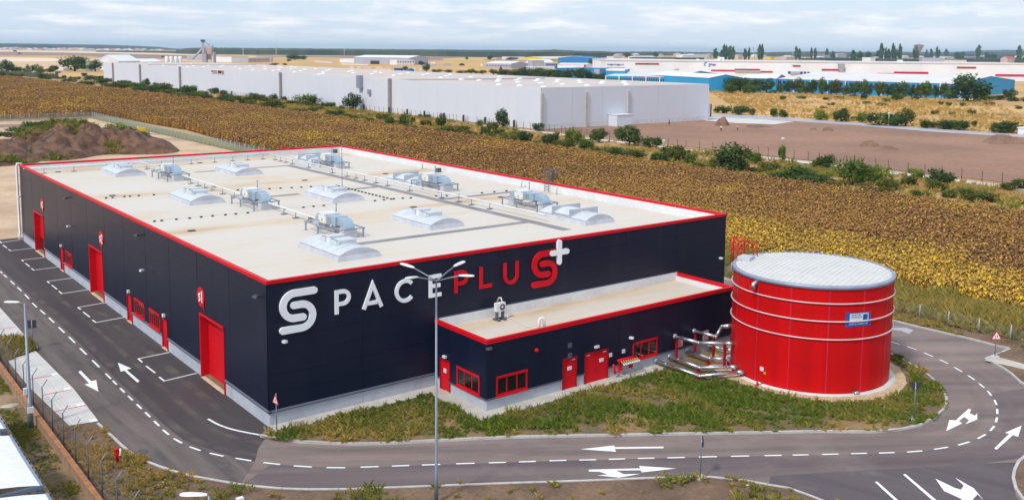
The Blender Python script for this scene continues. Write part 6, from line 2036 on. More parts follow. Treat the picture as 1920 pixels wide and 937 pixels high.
grow('in the golden dry meadow', 'small shrubs in the golden meadow', [
    (1450, 175, 13, 6, 'dark', B), (1468, 187, 9, 8, 'green', B), (1502, 185, 12, 6, 'olive', Lw), (1550, 187, 11, 5, 'olive', Lw), (1573, 185, 13, 5, 'olive', Lw), (1620, 187, 10, 12, 'dark', B), (1681, 188, 18, 15, 'green', B), (1653, 198, 13, 6, 'dark', Lw), (1660, 191, 14, 9, 'yellow', B), (1716, 187, 12, 8, 'olive', B),
    (1626, 194, 12, 5, 'brown', Lw), (1764, 196, 9, 6, 'olive', B), (1778, 199, 9, 9, 'olive', B), (1805, 199, 10, 8, 'green', B), (1910, 204, 12, 7, 'olive', B), (1558, 197, 10, 5, 'brown', Lw), (1600, 182, 14, 5, 'brown', Lw), (1752, 214, 12, 8, 'olive', Lw), (1784, 217, 9, 9, 'pale', B), (1822, 215, 12, 10, 'olive', B), (1545, 203, 10, 4, 'brown', Lw), (1855, 196, 14, 5, 'brown', Lw)])
row = [(1462 + k * 15.2 + (k * 37) % 7, 174 + 0.036 * k * 15.2, 12 + (k * 7) % 11, 17 + (k * 5) % 13, ['green', 'dark', 'olive', 'green', 'dark'][k % 5], T) for k in range(22)]
grow('before the blue sheds', 'trees in front of the blue sheds', row + [(1813, 190, 60, 47, 'bluish', T), (1893, 184, 19, 17, 'dark', B), (1850, 188, 24, 10, 'pale', B), (1870, 187, 24, 9, 'dark', B), (1908, 190, 24, 9, 'dark', Lw), (1268, 158, 15, 26, 'olive', T)])
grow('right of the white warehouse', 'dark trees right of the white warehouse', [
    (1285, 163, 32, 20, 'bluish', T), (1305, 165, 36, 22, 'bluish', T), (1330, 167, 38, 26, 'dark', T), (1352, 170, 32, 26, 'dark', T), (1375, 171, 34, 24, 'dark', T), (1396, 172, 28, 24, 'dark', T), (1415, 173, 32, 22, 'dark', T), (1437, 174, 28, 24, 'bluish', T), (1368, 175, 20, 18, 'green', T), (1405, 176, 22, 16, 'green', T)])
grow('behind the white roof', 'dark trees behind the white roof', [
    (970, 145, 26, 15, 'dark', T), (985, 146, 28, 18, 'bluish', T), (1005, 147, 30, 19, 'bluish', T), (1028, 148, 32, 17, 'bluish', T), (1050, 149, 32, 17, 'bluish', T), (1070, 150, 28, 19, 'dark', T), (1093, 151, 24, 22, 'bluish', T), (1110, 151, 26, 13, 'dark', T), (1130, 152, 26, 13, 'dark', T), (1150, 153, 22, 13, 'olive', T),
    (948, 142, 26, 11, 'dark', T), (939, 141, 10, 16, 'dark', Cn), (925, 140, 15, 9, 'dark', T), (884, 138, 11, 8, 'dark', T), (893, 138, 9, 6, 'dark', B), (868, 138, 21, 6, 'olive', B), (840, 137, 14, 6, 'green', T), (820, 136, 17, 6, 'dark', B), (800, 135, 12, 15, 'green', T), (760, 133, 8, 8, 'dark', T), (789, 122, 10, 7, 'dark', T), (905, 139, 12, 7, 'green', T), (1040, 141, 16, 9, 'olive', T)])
far_pop = []
for x, yb, yt, w_ in ((1341, 112, 96, 7), (1353, 111, 98, 6), (1357, 111, 90, 6), (1361, 111, 91, 5), (1368, 111, 92, 8), (1374, 112, 93, 6), (1397, 111, 96, 6), (1404, 111, 94, 4), (1423, 112, 90, 6), (1428, 112, 90, 6), (1493, 111, 93, 6), (1499, 111, 96, 5), (1521, 111, 94, 4), (1528, 111, 95, 5), (1550, 108, 95, 5),
                     (1562, 112, 100, 7), (1600, 114, 99, 8), (1612, 113, 98, 11), (1627, 113, 98, 9), (1652, 114, 89, 8), (1660, 114, 95, 4), (1666, 114, 97, 7), (1674, 114, 89, 6), (1680, 114, 94, 9), (1687, 114, 90, 6), (1716, 115, 90, 9), (1737, 109, 97, 4), (1746, 109, 96, 5), (1756, 110, 93, 5), (1761, 110, 97, 4), (1774, 108, 96, 6), (1795, 112, 99, 9), (1804, 112, 99, 9), (1833, 111, 91, 8), (1850, 112, 99, 9), (1910, 114, 92, 8), (1862, 114, 102, 10), (1645, 113, 100, 6)):
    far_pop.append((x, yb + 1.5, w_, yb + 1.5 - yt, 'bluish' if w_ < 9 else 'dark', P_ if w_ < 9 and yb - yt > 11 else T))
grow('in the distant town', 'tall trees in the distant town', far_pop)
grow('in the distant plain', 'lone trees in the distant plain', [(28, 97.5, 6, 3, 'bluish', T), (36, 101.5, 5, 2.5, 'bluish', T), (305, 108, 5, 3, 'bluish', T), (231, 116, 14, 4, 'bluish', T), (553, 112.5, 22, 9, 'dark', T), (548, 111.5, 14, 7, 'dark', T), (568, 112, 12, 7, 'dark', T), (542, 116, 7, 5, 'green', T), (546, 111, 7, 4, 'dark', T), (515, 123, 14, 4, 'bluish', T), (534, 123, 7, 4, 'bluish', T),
    (1015, 112.5, 18, 7, 'bluish', T), (1022, 107, 5, 10, 'dark', T), (960, 113, 20, 5, 'dark', T), (918, 112.5, 10, 8, 'dark', T), (875, 112, 5, 5, 'dark', T), (1062, 115, 14, 6, 'dark', T), (1085, 116, 10, 5, 'dark', T), (1109, 127, 16, 14, 'green', T), (1177, 109.5, 15, 9, 'dark', T), (1120, 110, 8, 5, 'green', T), (972, 107, 5, 10, 'dark', Cn), (1229, 109, 8, 10, 'bluish', T), (1094, 108, 5, 6, 'dark', T)])

# ------------------------------------------------------------------ sunflowers
M['sundark'] = leafmat('sunflower_dead_leaf', (0.175, 0.092, 0.042), (0.41, 0.225, 0.085), (0.58, 0.37, 0.07), use='tint', trans=0.15)
M['sun'] = leafmat('sunflower_leaf', (0.29, 0.155, 0.058), (0.64, 0.365, 0.115), (0.74, 0.53, 0.065), use='tint', trans=0.2)
def sunflower(seed, m='sun'):
    r_ = np.random.RandomState(seed)
    vs, fs, sh = [], [], []
    def addf(pts, v):
        o = len(vs)
        vs.extend([tuple(p) for p in pts]); fs.append(tuple(range(o, o + len(pts)))); sh.extend([v] * len(pts))
    h = 1.55
    for a in (0, PI / 2):
        c, s = math.cos(a) * 0.025, math.sin(a) * 0.025
        addf([(-c, -s, 0), (c, s, 0), (c, s, h), (-c, -s, h)], 0.0)
    for k in range(9):
        z = 0.35 + 1.15 * k / 9
        a = k * 2.4 + r_.uniform(-.4, .4)
        d = np.array([math.cos(a), math.sin(a), 0]); n_ = np.array([-math.sin(a), math.cos(a), 0])
        L_ = 0.36 + 0.1 * r_.rand() - 0.1 * (k / 9)
        w_ = 0.15 + 0.05 * r_.rand()
        p0 = np.array([0, 0, z])
        p1 = p0 + d * L_ * 0.55 + np.array([0, 0, 0.06 - 0.08 * r_.rand()])
        p2 = p0 + d * L_ + np.array([0, 0, -0.18 - 0.2 * r_.rand()])
        v = float(0.25 + 0.75 * r_.rand())
        addf([p0, p1 - n_ * w_, p2, p1 + n_ * w_], v)
    # drooping head
    a = r_.uniform(0, 6.28)
    c = np.array([0.16 * math.cos(a), 0.16 * math.sin(a), h - 0.02])
    ring = []
    for k in range(7):
        t = 2 * PI * k / 7
        ring.append(c + np.array([math.cos(t) * 0.15, math.sin(t) * 0.15, -0.07 * math.cos(t - a)]))
    addf(ring, 0.15)
    me = bpy.data.meshes.new('sunflower')
    me.from_pydata(vs, [], fs)
    at = me.attributes.new('shade', 'FLOAT', 'POINT')
    at.data.foreach_set('value', sh)
    me.materials.append(M[m])
    return bpy.data.objects.new('sunflower', me)
SF = [sunflower(0), sunflower(1), sunflower(2), sunflower(3, 'sundark'), sunflower(4, 'sundark')]
rs = np.random.RandomState(5)
def rand_in(poly, n, rs):
    P = np.array([(p[0], p[1]) for p in poly])
    lo, hi = P.min(0), P.max(0)
    x = rs.uniform(lo[0], hi[0], n); y = rs.uniform(lo[1], hi[1], n)
    k = inside(x, y, [(p[0], p[1]) for p in poly])
    return x[k], y[k]
def seen(x, y, m=0.06):
    d = np.stack([x - CAM[0], y - CAM[1], np.full_like(x, -CAM[2])])
    zc = FX @ d
    u_ = (RX @ d) / zc * FPX / 960
    v_ = -(UX @ d) / zc * FPX + PPY
    return (zc > 0) & (np.abs(u_) < 1 + m) & (v_ < 1000)
xs, ys = [], []
NEAR = [(63.8, -60), (112.5, -60), (115, 60), (116.5, 100), (63.6, 100)]
x1, y1 = rand_in(NEAR, 60000, rs)
# rows run along y, 0.7 m apart
x1 = np.round(x1 / 0.7) * 0.7 + rs.normal(0, 0.09, len(x1))
x2, y2 = rand_in([(63.6, 100), (116.5, 100), (119, 240), (121.5, 320), (64, 320), (68, 210), (64, 160)], 40000, rs)
x3, y3 = rand_in([(64, 277), (14, 277), (96, 686), (112, 686), (121, 320)], 40000, rs)
x = np.concatenate([x1, x2, x3]); y = np.concatenate([y1, y2, y3])
sc_ = np.concatenate([rs.uniform(0.68, 1.0, len(x1)), rs.uniform(0.85, 1.2, len(x2)), rs.uniform(1.0, 1.5, len(x3))])
k = seen(x, y, 0.3)
x, y, sc_ = x[k], y[k], sc_[k]
patch = vnoise(x, y, 16, 1) * 0.5 + vnoise(x, y, 5, 2) * 0.3 + vnoise(x, y, 1.6, 3) * 0.2
front = np.clip((79.5 - x + (vnoise(x, y, 6, 9) - 0.5) * 7) / 5.0, 0, 1) * np.clip((60 - y) / 25, 0, 1)
far = np.clip((y - 140) / 200, 0, 1)
tint = np.clip((patch - 0.60) * 1.9 + 0.06 + 0.10 * far, 0, 1)
tint = np.clip(tint * (1 - front) + front * (0.72 + 0.35 * (patch - 0.4)), 0, 1)
tint = np.clip(tint + rs.normal(0, 0.17, len(x)), 0, 1)
bare = rs.rand(len(x)) < np.clip(0.55 - vnoise(x, y, 9, 12), 0, 0.35) * (1 - front)
k = ~bare
pts = np.stack([x, y, np.zeros(len(x))], 1)[k]
drift = vnoise(x, y, 28, 71) * 0.55 + vnoise(x, y, 8, 72) * 0.45
dk = rs.rand(len(x)) < np.clip((drift - 0.42) * 3.2 + 0.22, 0.05, 0.9) * (1 - front) * (1 - 0.45 * far)
kind_ = np.where(dk, rs.randint(3, 5, len(x)), rs.randint(0, 3, len(x)))
scatter('sunflower_field', pts, sc_[k], tint[k], rs.uniform(0, 6.28, k.sum()), SF, idx=kind_[k], label='field of withered yellow and brown sunflowers')

# ------------------------------------------------------------------ grass and weeds
M['grass'] = leafmat('grass_blade', (0.085, 0.150, 0.018), (0.235, 0.320, 0.045), (0.64, 0.43, 0.14), use='tint', trans=0.25)
def tuft(seed, n, h, lean, wdt=0.02, leafy=False):
    r_ = np.random.RandomState(seed)
    vs, fs, sh = [], [], []
    for i in range(n):
        a = r_.uniform(0, 6.28); b_ = np.array([math.cos(a), math.sin(a), 0]); s_ = np.array([-b_[1], b_[0], 0])
        p = b_ * r_.uniform(0, 0.12); hh = h * r_.uniform(0.55, 1.15); ln = lean * r_.uniform(0.3, 1.2)
        w_ = wdt * r_.uniform(0.7, 1.4)
        q = p + b_ * ln * 0.4 + np.array([0, 0, hh * 0.65]); e = p + b_ * ln + np.array([0, 0, hh * (1.0 if not leafy else 0.7)])
        o = len(vs)
        if leafy:
            vs += [tuple(p - s_ * 0.01), tuple(p + s_ * 0.01), tuple(q + s_ * w_ * 2.4), tuple(e), tuple(q - s_ * w_ * 2.4)]
            fs.append((o, o + 1, o + 2, o + 3, o + 4)); k_ = 5
        else:
            vs += [tuple(p - s_ * w_), tuple(p + s_ * w_), tuple(q + s_ * w_ * 0.8), tuple(e), tuple(q - s_ * w_ * 0.8)]
            fs.append((o, o + 1, o + 2, o + 3, o + 4)); k_ = 5
        sh += [float(r_.rand())] * k_
    me = bpy.data.meshes.new('grass_tuft')
    me.from_pydata(vs, [], fs)
    at = me.attributes.new('shade', 'FLOAT', 'POINT')
    at.data.foreach_set('value', sh)
    me.materials.append(M['grass'])
    return bpy.data.objects.new('grass_tuft', me)
GT = [tuft(1, 18, 0.42, 0.28, 0.014), tuft(2, 16, 0.55, 0.35, 0.014), tuft(3, 14, 0.3, 0.3, 0.014), tuft(4, 12, 0.75, 0.5, 0.016), tuft(5, 12, 0.5, 0.4, 0.022, True)]
def weeds(name, label, poly, n, dens, tintf, smin, smax, z, seed, idxw=None, keep=None):
    rs_ = np.random.RandomState(seed)
    x, y = rand_in(poly, n, rs_)
    d = dens(x, y)
    k = (rs_.rand(len(x)) < d) & seen(x, y)
    if keep is not None:
        k &= keep(x, y)
    x, y = x[k], y[k]
    tt_ = np.clip(tintf(x, y) + rs_.normal(0, 0.13, len(x)), 0, 1)
    sc2 = rs_.uniform(smin, smax, len(x)) * (0.7 + 0.6 * vnoise(x, y, 2.2, seed + 3))
    idx = rs_.choice(len(GT), len(x), p=idxw or [0.3, 0.25, 0.2, 0.1, 0.15])
    scatter(name, np.stack([x, y, np.full(len(x), z)], 1), sc2, tt_, rs_.uniform(0, 6.28, len(x)), GT, label=label, idx=idx)


def off_island(x, y):
    """not on the pavement, buildings, gravel or kerb."""
    k = ~((x > -0.3) & (y > -1.2)) & ~((x > 10.6) & (x < 27.0) & (y > -7.0)) & ~((x >= 26) & (x < 36) & (y > -6.0))
    rr = np.hypot(x - TX, y - TY)
    k &= rr > TR + 1.5
    return k
# bare earth under the pipes, path through the grass
def bare_pipe(x, y):
    return np.clip((x - 26.5) / 1.2, 0, 1) * np.clip((y + 11.6) / 1.2, 0, 1)
def kerb_dist(x, y, line):
    L_ = np.array([(p.x, p.y) for p in line[::3]])
    d = np.full(len(x), 1e9)
    for q in L_:
        d = np.minimum(d, np.hypot(x - q[0], y - q[1]))
    return d
ISL = [(p.x, p.y) for p in ki] + [(45.2, 40), (41.6, 40), (41.6, -0.1), (0.2, -0.1)]
def isl_d(x, y):
    nz = vnoise(x, y, 3.0, 4) * 0.6 + vnoise(x, y, 0.9, 5) * 0.4
    kd = kerb_dist(x, y, ki)
    return np.clip((nz - 0.16) * 2.8, 0.12, 1) * np.clip((kd - 0.42) / 1.5, 0.0, 1) * (1 - bare_pipe(x, y)) * np.where(np.abs((x - 24.8) - (y + 15.0) * -0.7) < 0.35, 0.15, 1.0)
def isl_t(x, y):
    kd = kerb_dist(x, y, ki)
    return -0.02 + 0.72 * np.clip(vnoise(x, y, 2.6, 8) - 0.38, 0, 1) * 1.4 + 0.42 * np.clip(1 - kd / 1.8, 0, 1)
weeds('island_grass', 'rough green and yellow grass on the island round the tank', ISL, 190000, isl_d, isl_t, 0.22, 0.7, 0.1, 21, keep=off_island)
VRG = [(p.x, p.y) for p in kv] + [(30, -40), (-10.4, -40), (-10.4, 6.8)]
weeds('verge_grass', 'sparse weeds on the bare soil below the front road', VRG, 26000,
      lambda x, y: np.clip((vnoise(x, y, 2.4, 14) - 0.54) * 2.4, 0.03, 0.8) * np.clip((-y - 1) / 4, 0, 1) * np.clip((kerb_dist(x, y, kv) - 0.3) / 0.4, 0, 1),
      lambda x, y: 0.18 + 0.3 * vnoise(x, y, 1.5, 15), 0.3, 0.8, 0.09, 22)
weeds('bend_grass', 'dry yellow grass between the barbed fence and the road bend', VRG, 90000,
      lambda x, y: np.clip((y + 5.5) / 5, 0, 1) * np.clip((vnoise(x, y, 1.8, 16) - 0.12) * 1.5, 0.08, 0.9) * np.clip((kerb_dist(x, y, kv) - 0.6) / 0.7, 0, 1),
      lambda x, y: 0.5 + 0.5 * vnoise(x, y, 2.0, 17), 0.24, 0.6, 0.09, 23)
weeds('gap_grass', 'yellowed grass between the two concrete aprons', [(-7.9, 26.4), (-8.0, 24.0), (-10.1, 22.6), (-10.1, 28.5)], 1500, lambda x, y: np.full(len(x), 0.9), lambda x, y: 0.3 + 0.5 * vnoise(x, y, 1, 3), 0.5, 0.9, 0.12, 24)
weeds('yard_grass', 'patchy mown grass left of the retaining wall', [(-12.5, -12), (-11.2, -12), (-11.2, 50), (-12.5, 50)], 9000, lambda x, y: np.clip((vnoise(x, y, 2.0, 31) - 0.5) * 3, 0, 1), lambda x, y: 0.1 + 0.3 * vnoise(x, y, 2, 32), 0.14, 0.28, 0.1, 25)
weeds('fence_grass', 'rough grass along the fence beside the sunflowers', [(54.6, -40), (63.5, -40), (63.5, 70), (54.6, 70)], 26000, lambda x, y: np.clip(vnoise(x, y, 4, 41) * 1.3 * np.clip((x - 54.5) / 4, 0.25, 1), 0.1, 1),
      lambda x, y: 0.2 + 0.5 * vnoise(x, y, 5, 42), 0.8, 1.6, 0.0, 26)
weeds('side_grass', 'thin grass on the soil beside the right hand kerb', [(52.3, -36), (54.2, -36), (54.2, 60), (52.3, 60)], 3500, lambda x, y: np.clip((vnoise(x, y, 2, 43) - 0.3) * 2, 0.05, 1), lambda x, y: 0.2 + 0.5 * vnoise(x, y, 3, 44), 0.4, 0.8, 0.09, 27)
weeds('strip_grass', 'tall dry grass between sunflowers and shrubs', [(112.5, -60), (144.2, -60), (144.4, 150), (150, 200), (156, 420), (121, 330), (119, 240), (117, 110), (113.5, 20)], 30000, lambda x, y: np.clip((vnoise(x, y, 7, 51) - 0.2) * 2, 0.1, 1),
      lambda x, y: 0.62 + 0.4 * vnoise(x, y, 9, 52) - 0.2 * (vnoise(x, y, 25, 53) > 0.6), 0.7, 1.4, -0.05, 28)
weeds('meadow_grass', 'golden dry grass of the meadow before the blue sheds', [(258, 60), (440, 170), (420, 330), (262, 175)], 17000, lambda x, y: np.clip(vnoise(x, y, 14, 61) * 1.2, 0.1, 1), lambda x, y: 0.8 + 0.3 * vnoise(x, y, 12, 62), 0.8, 1.8, -0.1, 29)

weeds('strip_weeds', 'rank green and brown undergrowth among the shrubs', [(113.5, -60), (143.6, -60), (143.8, 150), (149, 200), (158, 600), (122, 400), (120, 240), (117, 110), (114, 20)], 42000, lambda x, y: np.clip((vnoise(x, y, 11, 55) * 0.6 + vnoise(x, y, 4, 56) * 0.4 - 0.60) * 4, 0, 0.7),
      lambda x, y: 0.22 + 0.9 * np.clip(vnoise(x, y, 8, 57) - 0.4, 0, 1), 0.9, 2.1, -0.05, 31)
# ------------------------------------------------------------------ heaps of earth
M['earth'] = mat('dug_earth', (0.070, 0.034, 0.021), 0.95, (0.175, 0.092, 0.056), 0.5, det=8, coord='pos', fine=0.22, fscale=2.5, bump=0.9, bscale=1.6)
M['earthpale'] = mat('brown_earth_heap', (0.15, 0.085, 0.058), 0.95, (0.24, 0.14, 0.095), 0.3, det=8, coord='pos', fine=0.2, fscale=2.5, bump=0.8, bscale=1.6)
HEAPS = []
def heap(name, label, c, rx, ry, h, m, seed, rough=0.35, n=64, grp=None, z=-0.06):
    r_ = np.linspace(-1, 1, n)
    X, Y = np.meshgrid(r_, r_, indexing='ij')
    rr = np.hypot(X, Y)
    ang = np.arctan2(Y, X)
    edge_ = 1 + 0.18 * np.sin(3 * ang + seed) + 0.1 * np.sin(5 * ang + 2 * seed)
    base = np.clip(1 - (rr / (0.82 * edge_)) ** 2.2, 0, 1) ** 0.8
    fx, fy = X * rx + 100 + seed * 13, Y * ry + 100 + seed * 7
    nz = vnoise(fx, fy, rx / 2.6, seed) * 0.3 + vnoise(fx, fy, rx / 8, seed + 1) * 0.35 + vnoise(fx, fy, rx / 17, seed + 2) * 0.35
    Z = base * h * (1 - rough + rough * 2 * nz)
    Z = np.where(base <= 0, -0.05, Z)
    vs = [(float(X[i, j] * rx), float(Y[i, j] * ry), float(Z[i, j])) for i in range(n) for j in range(n)]
    fs = [(i * n + j, (i + 1) * n + j, (i + 1) * n + j + 1, i * n + j + 1) for i in range(n - 1) for j in range(n - 1) if base[i, j] + base[i + 1, j] + base[i, j + 1] + base[i + 1, j + 1] > 0]
    mb = MB().add(vs, fs, 0, True)
    o = mb.build(name, m, None, (c[0], c[1], z))
    o = tag(o, label, 'earth heap', grp)
    HEAPS.append((c[0], c[1], rx, ry, z, Z, base))
    return o
g = G(150, 277)
heap('earth_heap', 'wide dark brown earth heap with green top behind the warehouse', (g.x, g.y), 21, 30, 4.2, M['earth'], 3, 0.85, 140)
g = G(30, 300)
heap('earth_heap', 'dark earth heap cut by the left picture edge behind the warehouse', (g.x - 6, g.y + 6), 16, 18, 3.4, M['earth'], 6, 0.5, 70)
def heap_grass(i, name, label, seed, n, dens):
    cx, cy, rx, ry, z, Z, base = HEAPS[i]
    rs_ = np.random.RandomState(seed)
    u_, v_ = rs_.uniform(-0.8, 0.8, n), rs_.uniform(-0.8, 0.8, n)
    m_ = Z.shape[0]
    a, b_ = ((u_ + 1) / 2 * (m_ - 1)).astype(int), ((v_ + 1) / 2 * (m_ - 1)).astype(int)
    k = (base[a, b_] > 0.03) & (rs_.rand(n) < dens(u_, v_, cx + u_ * rx, cy + v_ * ry))
    P_3 = np.stack([cx + u_ * rx, cy + v_ * ry, z + Z[a, b_] - 0.05], 1)[k]
    scatter(name, P_3, rs_.uniform(0.9, 2.0, k.sum()), np.clip(0.10 + 0.35 * vnoise(P_3[:, 0], P_3[:, 1], 5, seed) + rs_.normal(0, 0.1, k.sum()), 0, 1), rs_.uniform(0, 6.28, k.sum()), GT, label=label)
heap_grass(0, 'heap_grass', 'green weeds over the top of the dark earth heap', 91, 14000, lambda u, v, x, y: np.clip((vnoise(x, y, 7, 92) - 0.64) * 5 + 2.2 * np.clip(v - 0.15, 0, 1) - 1.5 * np.clip(u, 0, 1) + 0.5 * np.clip(-u - 0.3, 0, 1) - 0.6 * (v < 0), 0, 0.9))
heap_grass(1, 'heap_grass', 'green weeds on the earth heap at the left picture edge', 93, 5000, lambda u, v, x, y: np.clip((vnoise(x, y, 5, 94) - 0.62) * 4, 0, 0.9))
for x, y, w_, h_, lab in ((1354, 235, 27, 12, 'small pointed brown earth heap beside the concrete yard'), (1632, 274, 34, 9, 'low brown earth heap in the middle of the brown lot'), (1660, 279, 48, 5, 'flat tail of earth beside the heap in the brown lot'),
                          (1552, 245, 22, 6, 'small earth heap near the grey road, left of the lamp'), (1880, 267, 80, 12, 'broad earth heap at the right edge of the brown lot'), (1420, 238, 50, 4, 'long low earth ridge below the concrete yard'), (1525, 243, 14, 3, 'tiny dark earth heap left of the small one')):
    g = G(x, y)
    s = 1 / pxm(g)
    heap('earth_heap', lab, g, w_ * s * 0.62, w_ * s * 0.55, h_ * s * 1.15, M['earthpale'], int(x) % 17 + 1, 0.4, 26)
grow('on top of the dark earth heap', 'shrubs on the dark earth heap', [
    (60, 259, 40, 14, 'dark', B), (86, 256, 44, 15, 'dark', B), (40, 266, 40, 12, 'green', B), (128, 252, 34, 14, 'dark', B), (105, 256, 20, 12, 'dark', B), (18, 276, 34, 12, 'dark', B), (218, 262, 30, 14, 'pale', B), (238, 264, 26, 10, 'green', B), (270, 275, 26, 12, 'green', B), (134, 281, 30, 7, 'yellow', Lw), (120, 287, 24, 7, 'yellow', Lw), (205, 270, 20, 8, 'green', Lw)], z=2.2)
g = G(243, 250)
t = thing('timber_stack', 'small stack of pale planks near the fence behind the earth heap', 'timber', (g.x, g.y, -0.04), 0.2)
for k in range(8):
    MB().box(-2.6 + 0.1 * (k % 3), 1.6 + 0.12 * (k % 2), -0.6 + (k % 4) * 0.32, -0.31 + (k % 4) * 0.32, (k // 4) * 0.35, (k // 4) * 0.35 + 0.3).build('plank', mat('pale_timber', (0.55, 0.36, 0.19), 0.8, (0.42, 0.27, 0.15), 2), t)
tag(MB().box(-0.9, 0.9, -0.8, 0.8, 0, 1.3).box(-0.95, -0.3, -0.7, 0.7, 1.3, 1.7).build('yellow_crate', M['yellow'], None, (g.x + 3.2, g.y + 0.4, -0.04)), 'yellow crate beside the stack of planks', 'crate')

# ================================================================== FAR BUILDINGS
def shed(name, label, cat, A_, B_, ytop, depth, wall, roof, kind='flat', rise=1.5, group=None, wins=None, base=None, door=None, ridge='along', band=None):
    """long building: front wall from pixel A_ to B_ (base pixels, left to right), wall top at row ytop above A_; depth metres behind."""
    a, b_ = G(*A_), G(*B_)
    h = hgt(A_[0], A_[1], ytop)
    d = (b_ - a); ln = d.length; ang = math.atan2(d.y, d.x)
    t = thing(name, label, cat, (a.x, a.y, -0.05), ang, group)
    MB().box(0, ln, 0, depth, 0, h).build('wall', wall, t)
    e = max(0.2, h * 0.03)
    if kind == 'flat':
        MB().box(-e, ln + e, -e, depth + e, h, h + e * 1.5).build('roof', roof, t)
    elif kind == 'gable':
        mb = MB()
        if ridge == 'along':
            v = [(-e, -e, h), (ln + e, -e, h), (ln + e, depth / 2, h + rise), (-e, depth / 2, h + rise), (ln + e, depth + e, h), (-e, depth + e, h)]
            v += [(x, y, z - e) for x, y, z in v]
            mb.add(v, [(0, 1, 2, 3), (3, 2, 4, 5), (6, 0, 3, 9), (9, 3, 5, 11), (1, 7, 8, 2), (2, 8, 10, 4), (0, 6, 7, 1), (5, 4, 10, 11)])
            gv = [(0.0, 0, h - .01), (0.0, depth, h - .01), (0.0, depth / 2, h + rise - e), (ln, 0, h - .01), (ln, depth, h - .01), (ln, depth / 2, h + rise - e)]
            MB().add(gv, [(0, 2, 1), (3, 4, 5)]).build('gable', wall, t)
        else:
            v = [(-e, -e, h), (-e, depth + e, h), (ln / 2, depth + e, h + rise), (ln / 2, -e, h + rise), (ln + e, depth + e, h), (ln + e, -e, h)]
            v += [(x, y, z - e) for x, y, z in v]
            mb.add(v, [(3, 2, 1, 0), (5, 4, 2, 3), (0, 6, 9, 3), (3, 9, 11, 5), (0, 1, 7, 6), (4, 5, 11, 10)])
            gv = [(0, -0.0, h - .01), (ln, -0.0, h - .01), (ln / 2, -0.0, h + rise - e), (0, depth, h - .01), (ln, depth, h - .01), (ln / 2, depth, h + rise - e)]
            MB().add(gv, [(0, 1, 2), (4, 3, 5)]).build('gable', wall, t)
        mb.build('roof', roof, t)
    if wins:
        n, z0, z1, m_, wf = wins
        w0 = None
        for k in range(n):
            x0 = ln * (k + 0.5) / n
            hw = ln / n * wf / 2
            if w0 is None:
                w0 = MB().box(-hw, hw, -0.12, 0.0, h * z0, h * z1).build('window', m_, t, (x0, 0, 0))
            else:
                dup(w0, (x0, 0, 0), parent=t)
    if door:
        f0, f1, z1, m_ = door
        MB().box(ln * f0, ln * f1, -0.15, 0, 0, h * z1).build('door', m_, t)
    if band:
        for f0, f1, z0, z1, m_ in band:
            MB().box(ln * f0, ln * f1, -0.35, 0.0, h * z0, h * z1).build('band', m_, t)
    return t, ln, h


def pm(n, c, r_=0.7):
    return mat('paint_' + n, c, r_, tuple(x * 0.9 for x in c), 0.05, fine=0.03)
WT, PALE, GRY, LIL, BLU, BLD, NVY, YEL, RED, SND, DRK = (pm('white', (0.76, 0.78, 0.82)), pm('pale', (0.64, 0.62, 0.61)), pm('grey', (0.36, 0.37, 0.42)), pm('lilac', (0.42, 0.42, 0.52)), pm('sky_blue', (0.02, 0.30, 0.62)),
    pm('strong_blue', (0.015, 0.20, 0.50)), pm('navy', (0.02, 0.06, 0.28)), pm('yellow', (0.78, 0.52, 0.07)), pm('crimson', (0.50, 0.015, 0.07)), pm('sand', (0.55, 0.44, 0.38)), pm('dark', (0.03, 0.03, 0.04)))

# big white distribution hall
t, ln, h = shed('distribution_hall', 'huge white hall with crimson strips behind the blue sheds', 'hall', (1135, 146), (1990, 153.5), 114, 120, pm('bright_white', (0.82, 0.84, 0.89)), PALE)
ppm = (1990 - 1135) / ln
def strip(x0, x1, yt, yb):
    za, zb_ = hgt((x0 + x1) / 2, 146 + ((x0 + x1) / 2 - 1135) * 0.0088, yt), hgt((x0 + x1) / 2, 146 + ((x0 + x1) / 2 - 1135) * 0.0088, yb)
    MB().box((x0 - 1135) / ppm, (x1 - 1135) / ppm, -0.5, 0.0, zb_, za).build('crimson_strip', RED, t)
for s_ in ((1190, 1234, 118.3, 121), (1136, 1171, 127, 130), (1332, 1376, 131, 133.5), (1376.3, 1423, 129.2, 132.3), (1423.3, 1447, 133.3, 136), (1484, 1498.5, 122.3, 125), (1539, 1582, 129.5, 132.5), (1642.5, 1674, 137.2, 139.7), (1674.3, 1738.5, 134.7, 138.3), (1792, 1827.5, 125.2, 128.3), (1865, 1960, 139.7, 143.2)):
    strip(*s_)
for x0, x1, yt, yb in ((1476, 1480, 134, 138.5), (1499, 1503, 134.5, 140), (1505.5, 1509.5, 134.5, 139.5), (1512, 1516, 135, 138.5)):
    za, zb_ = hgt(x0, 149.3, yt), hgt(x0, 149.3, yb)
    MB().box((x0 - 1135) / ppm, (x1 - 1135) / ppm, -0.5, 0.0, zb_, za).build('dark_gate', NVY, t)
for x0, x1, yt, yb in ((1480.5, 1498, 134.3, 139), (1376.5, 1400, 132.6, 135.5), (1400.3, 1424, 133, 136), (1549, 1561, 136, 138.5), (1674.5, 1705, 138.5, 141)):
    za, zb_ = hgt(x0, 149.3, yt), hgt(x0, 149.3, yb)
    MB().box((x0 - 1135) / ppm, (x1 - 1135) / ppm, -1.2, -0.01, zb_, za).build('grey_bay', LIL, t)
me = text_mesh('mega-image.ro', 2.4, 0.1)
put('hall_lettering', me, NVY, t, ((1138 - 1135) / ppm, -0.15, hgt(1138, 146, 122.4)), (1, 0, 0), (0, 0, 1))
me = text_mesh('Aliaga', 2.6, 0.1)
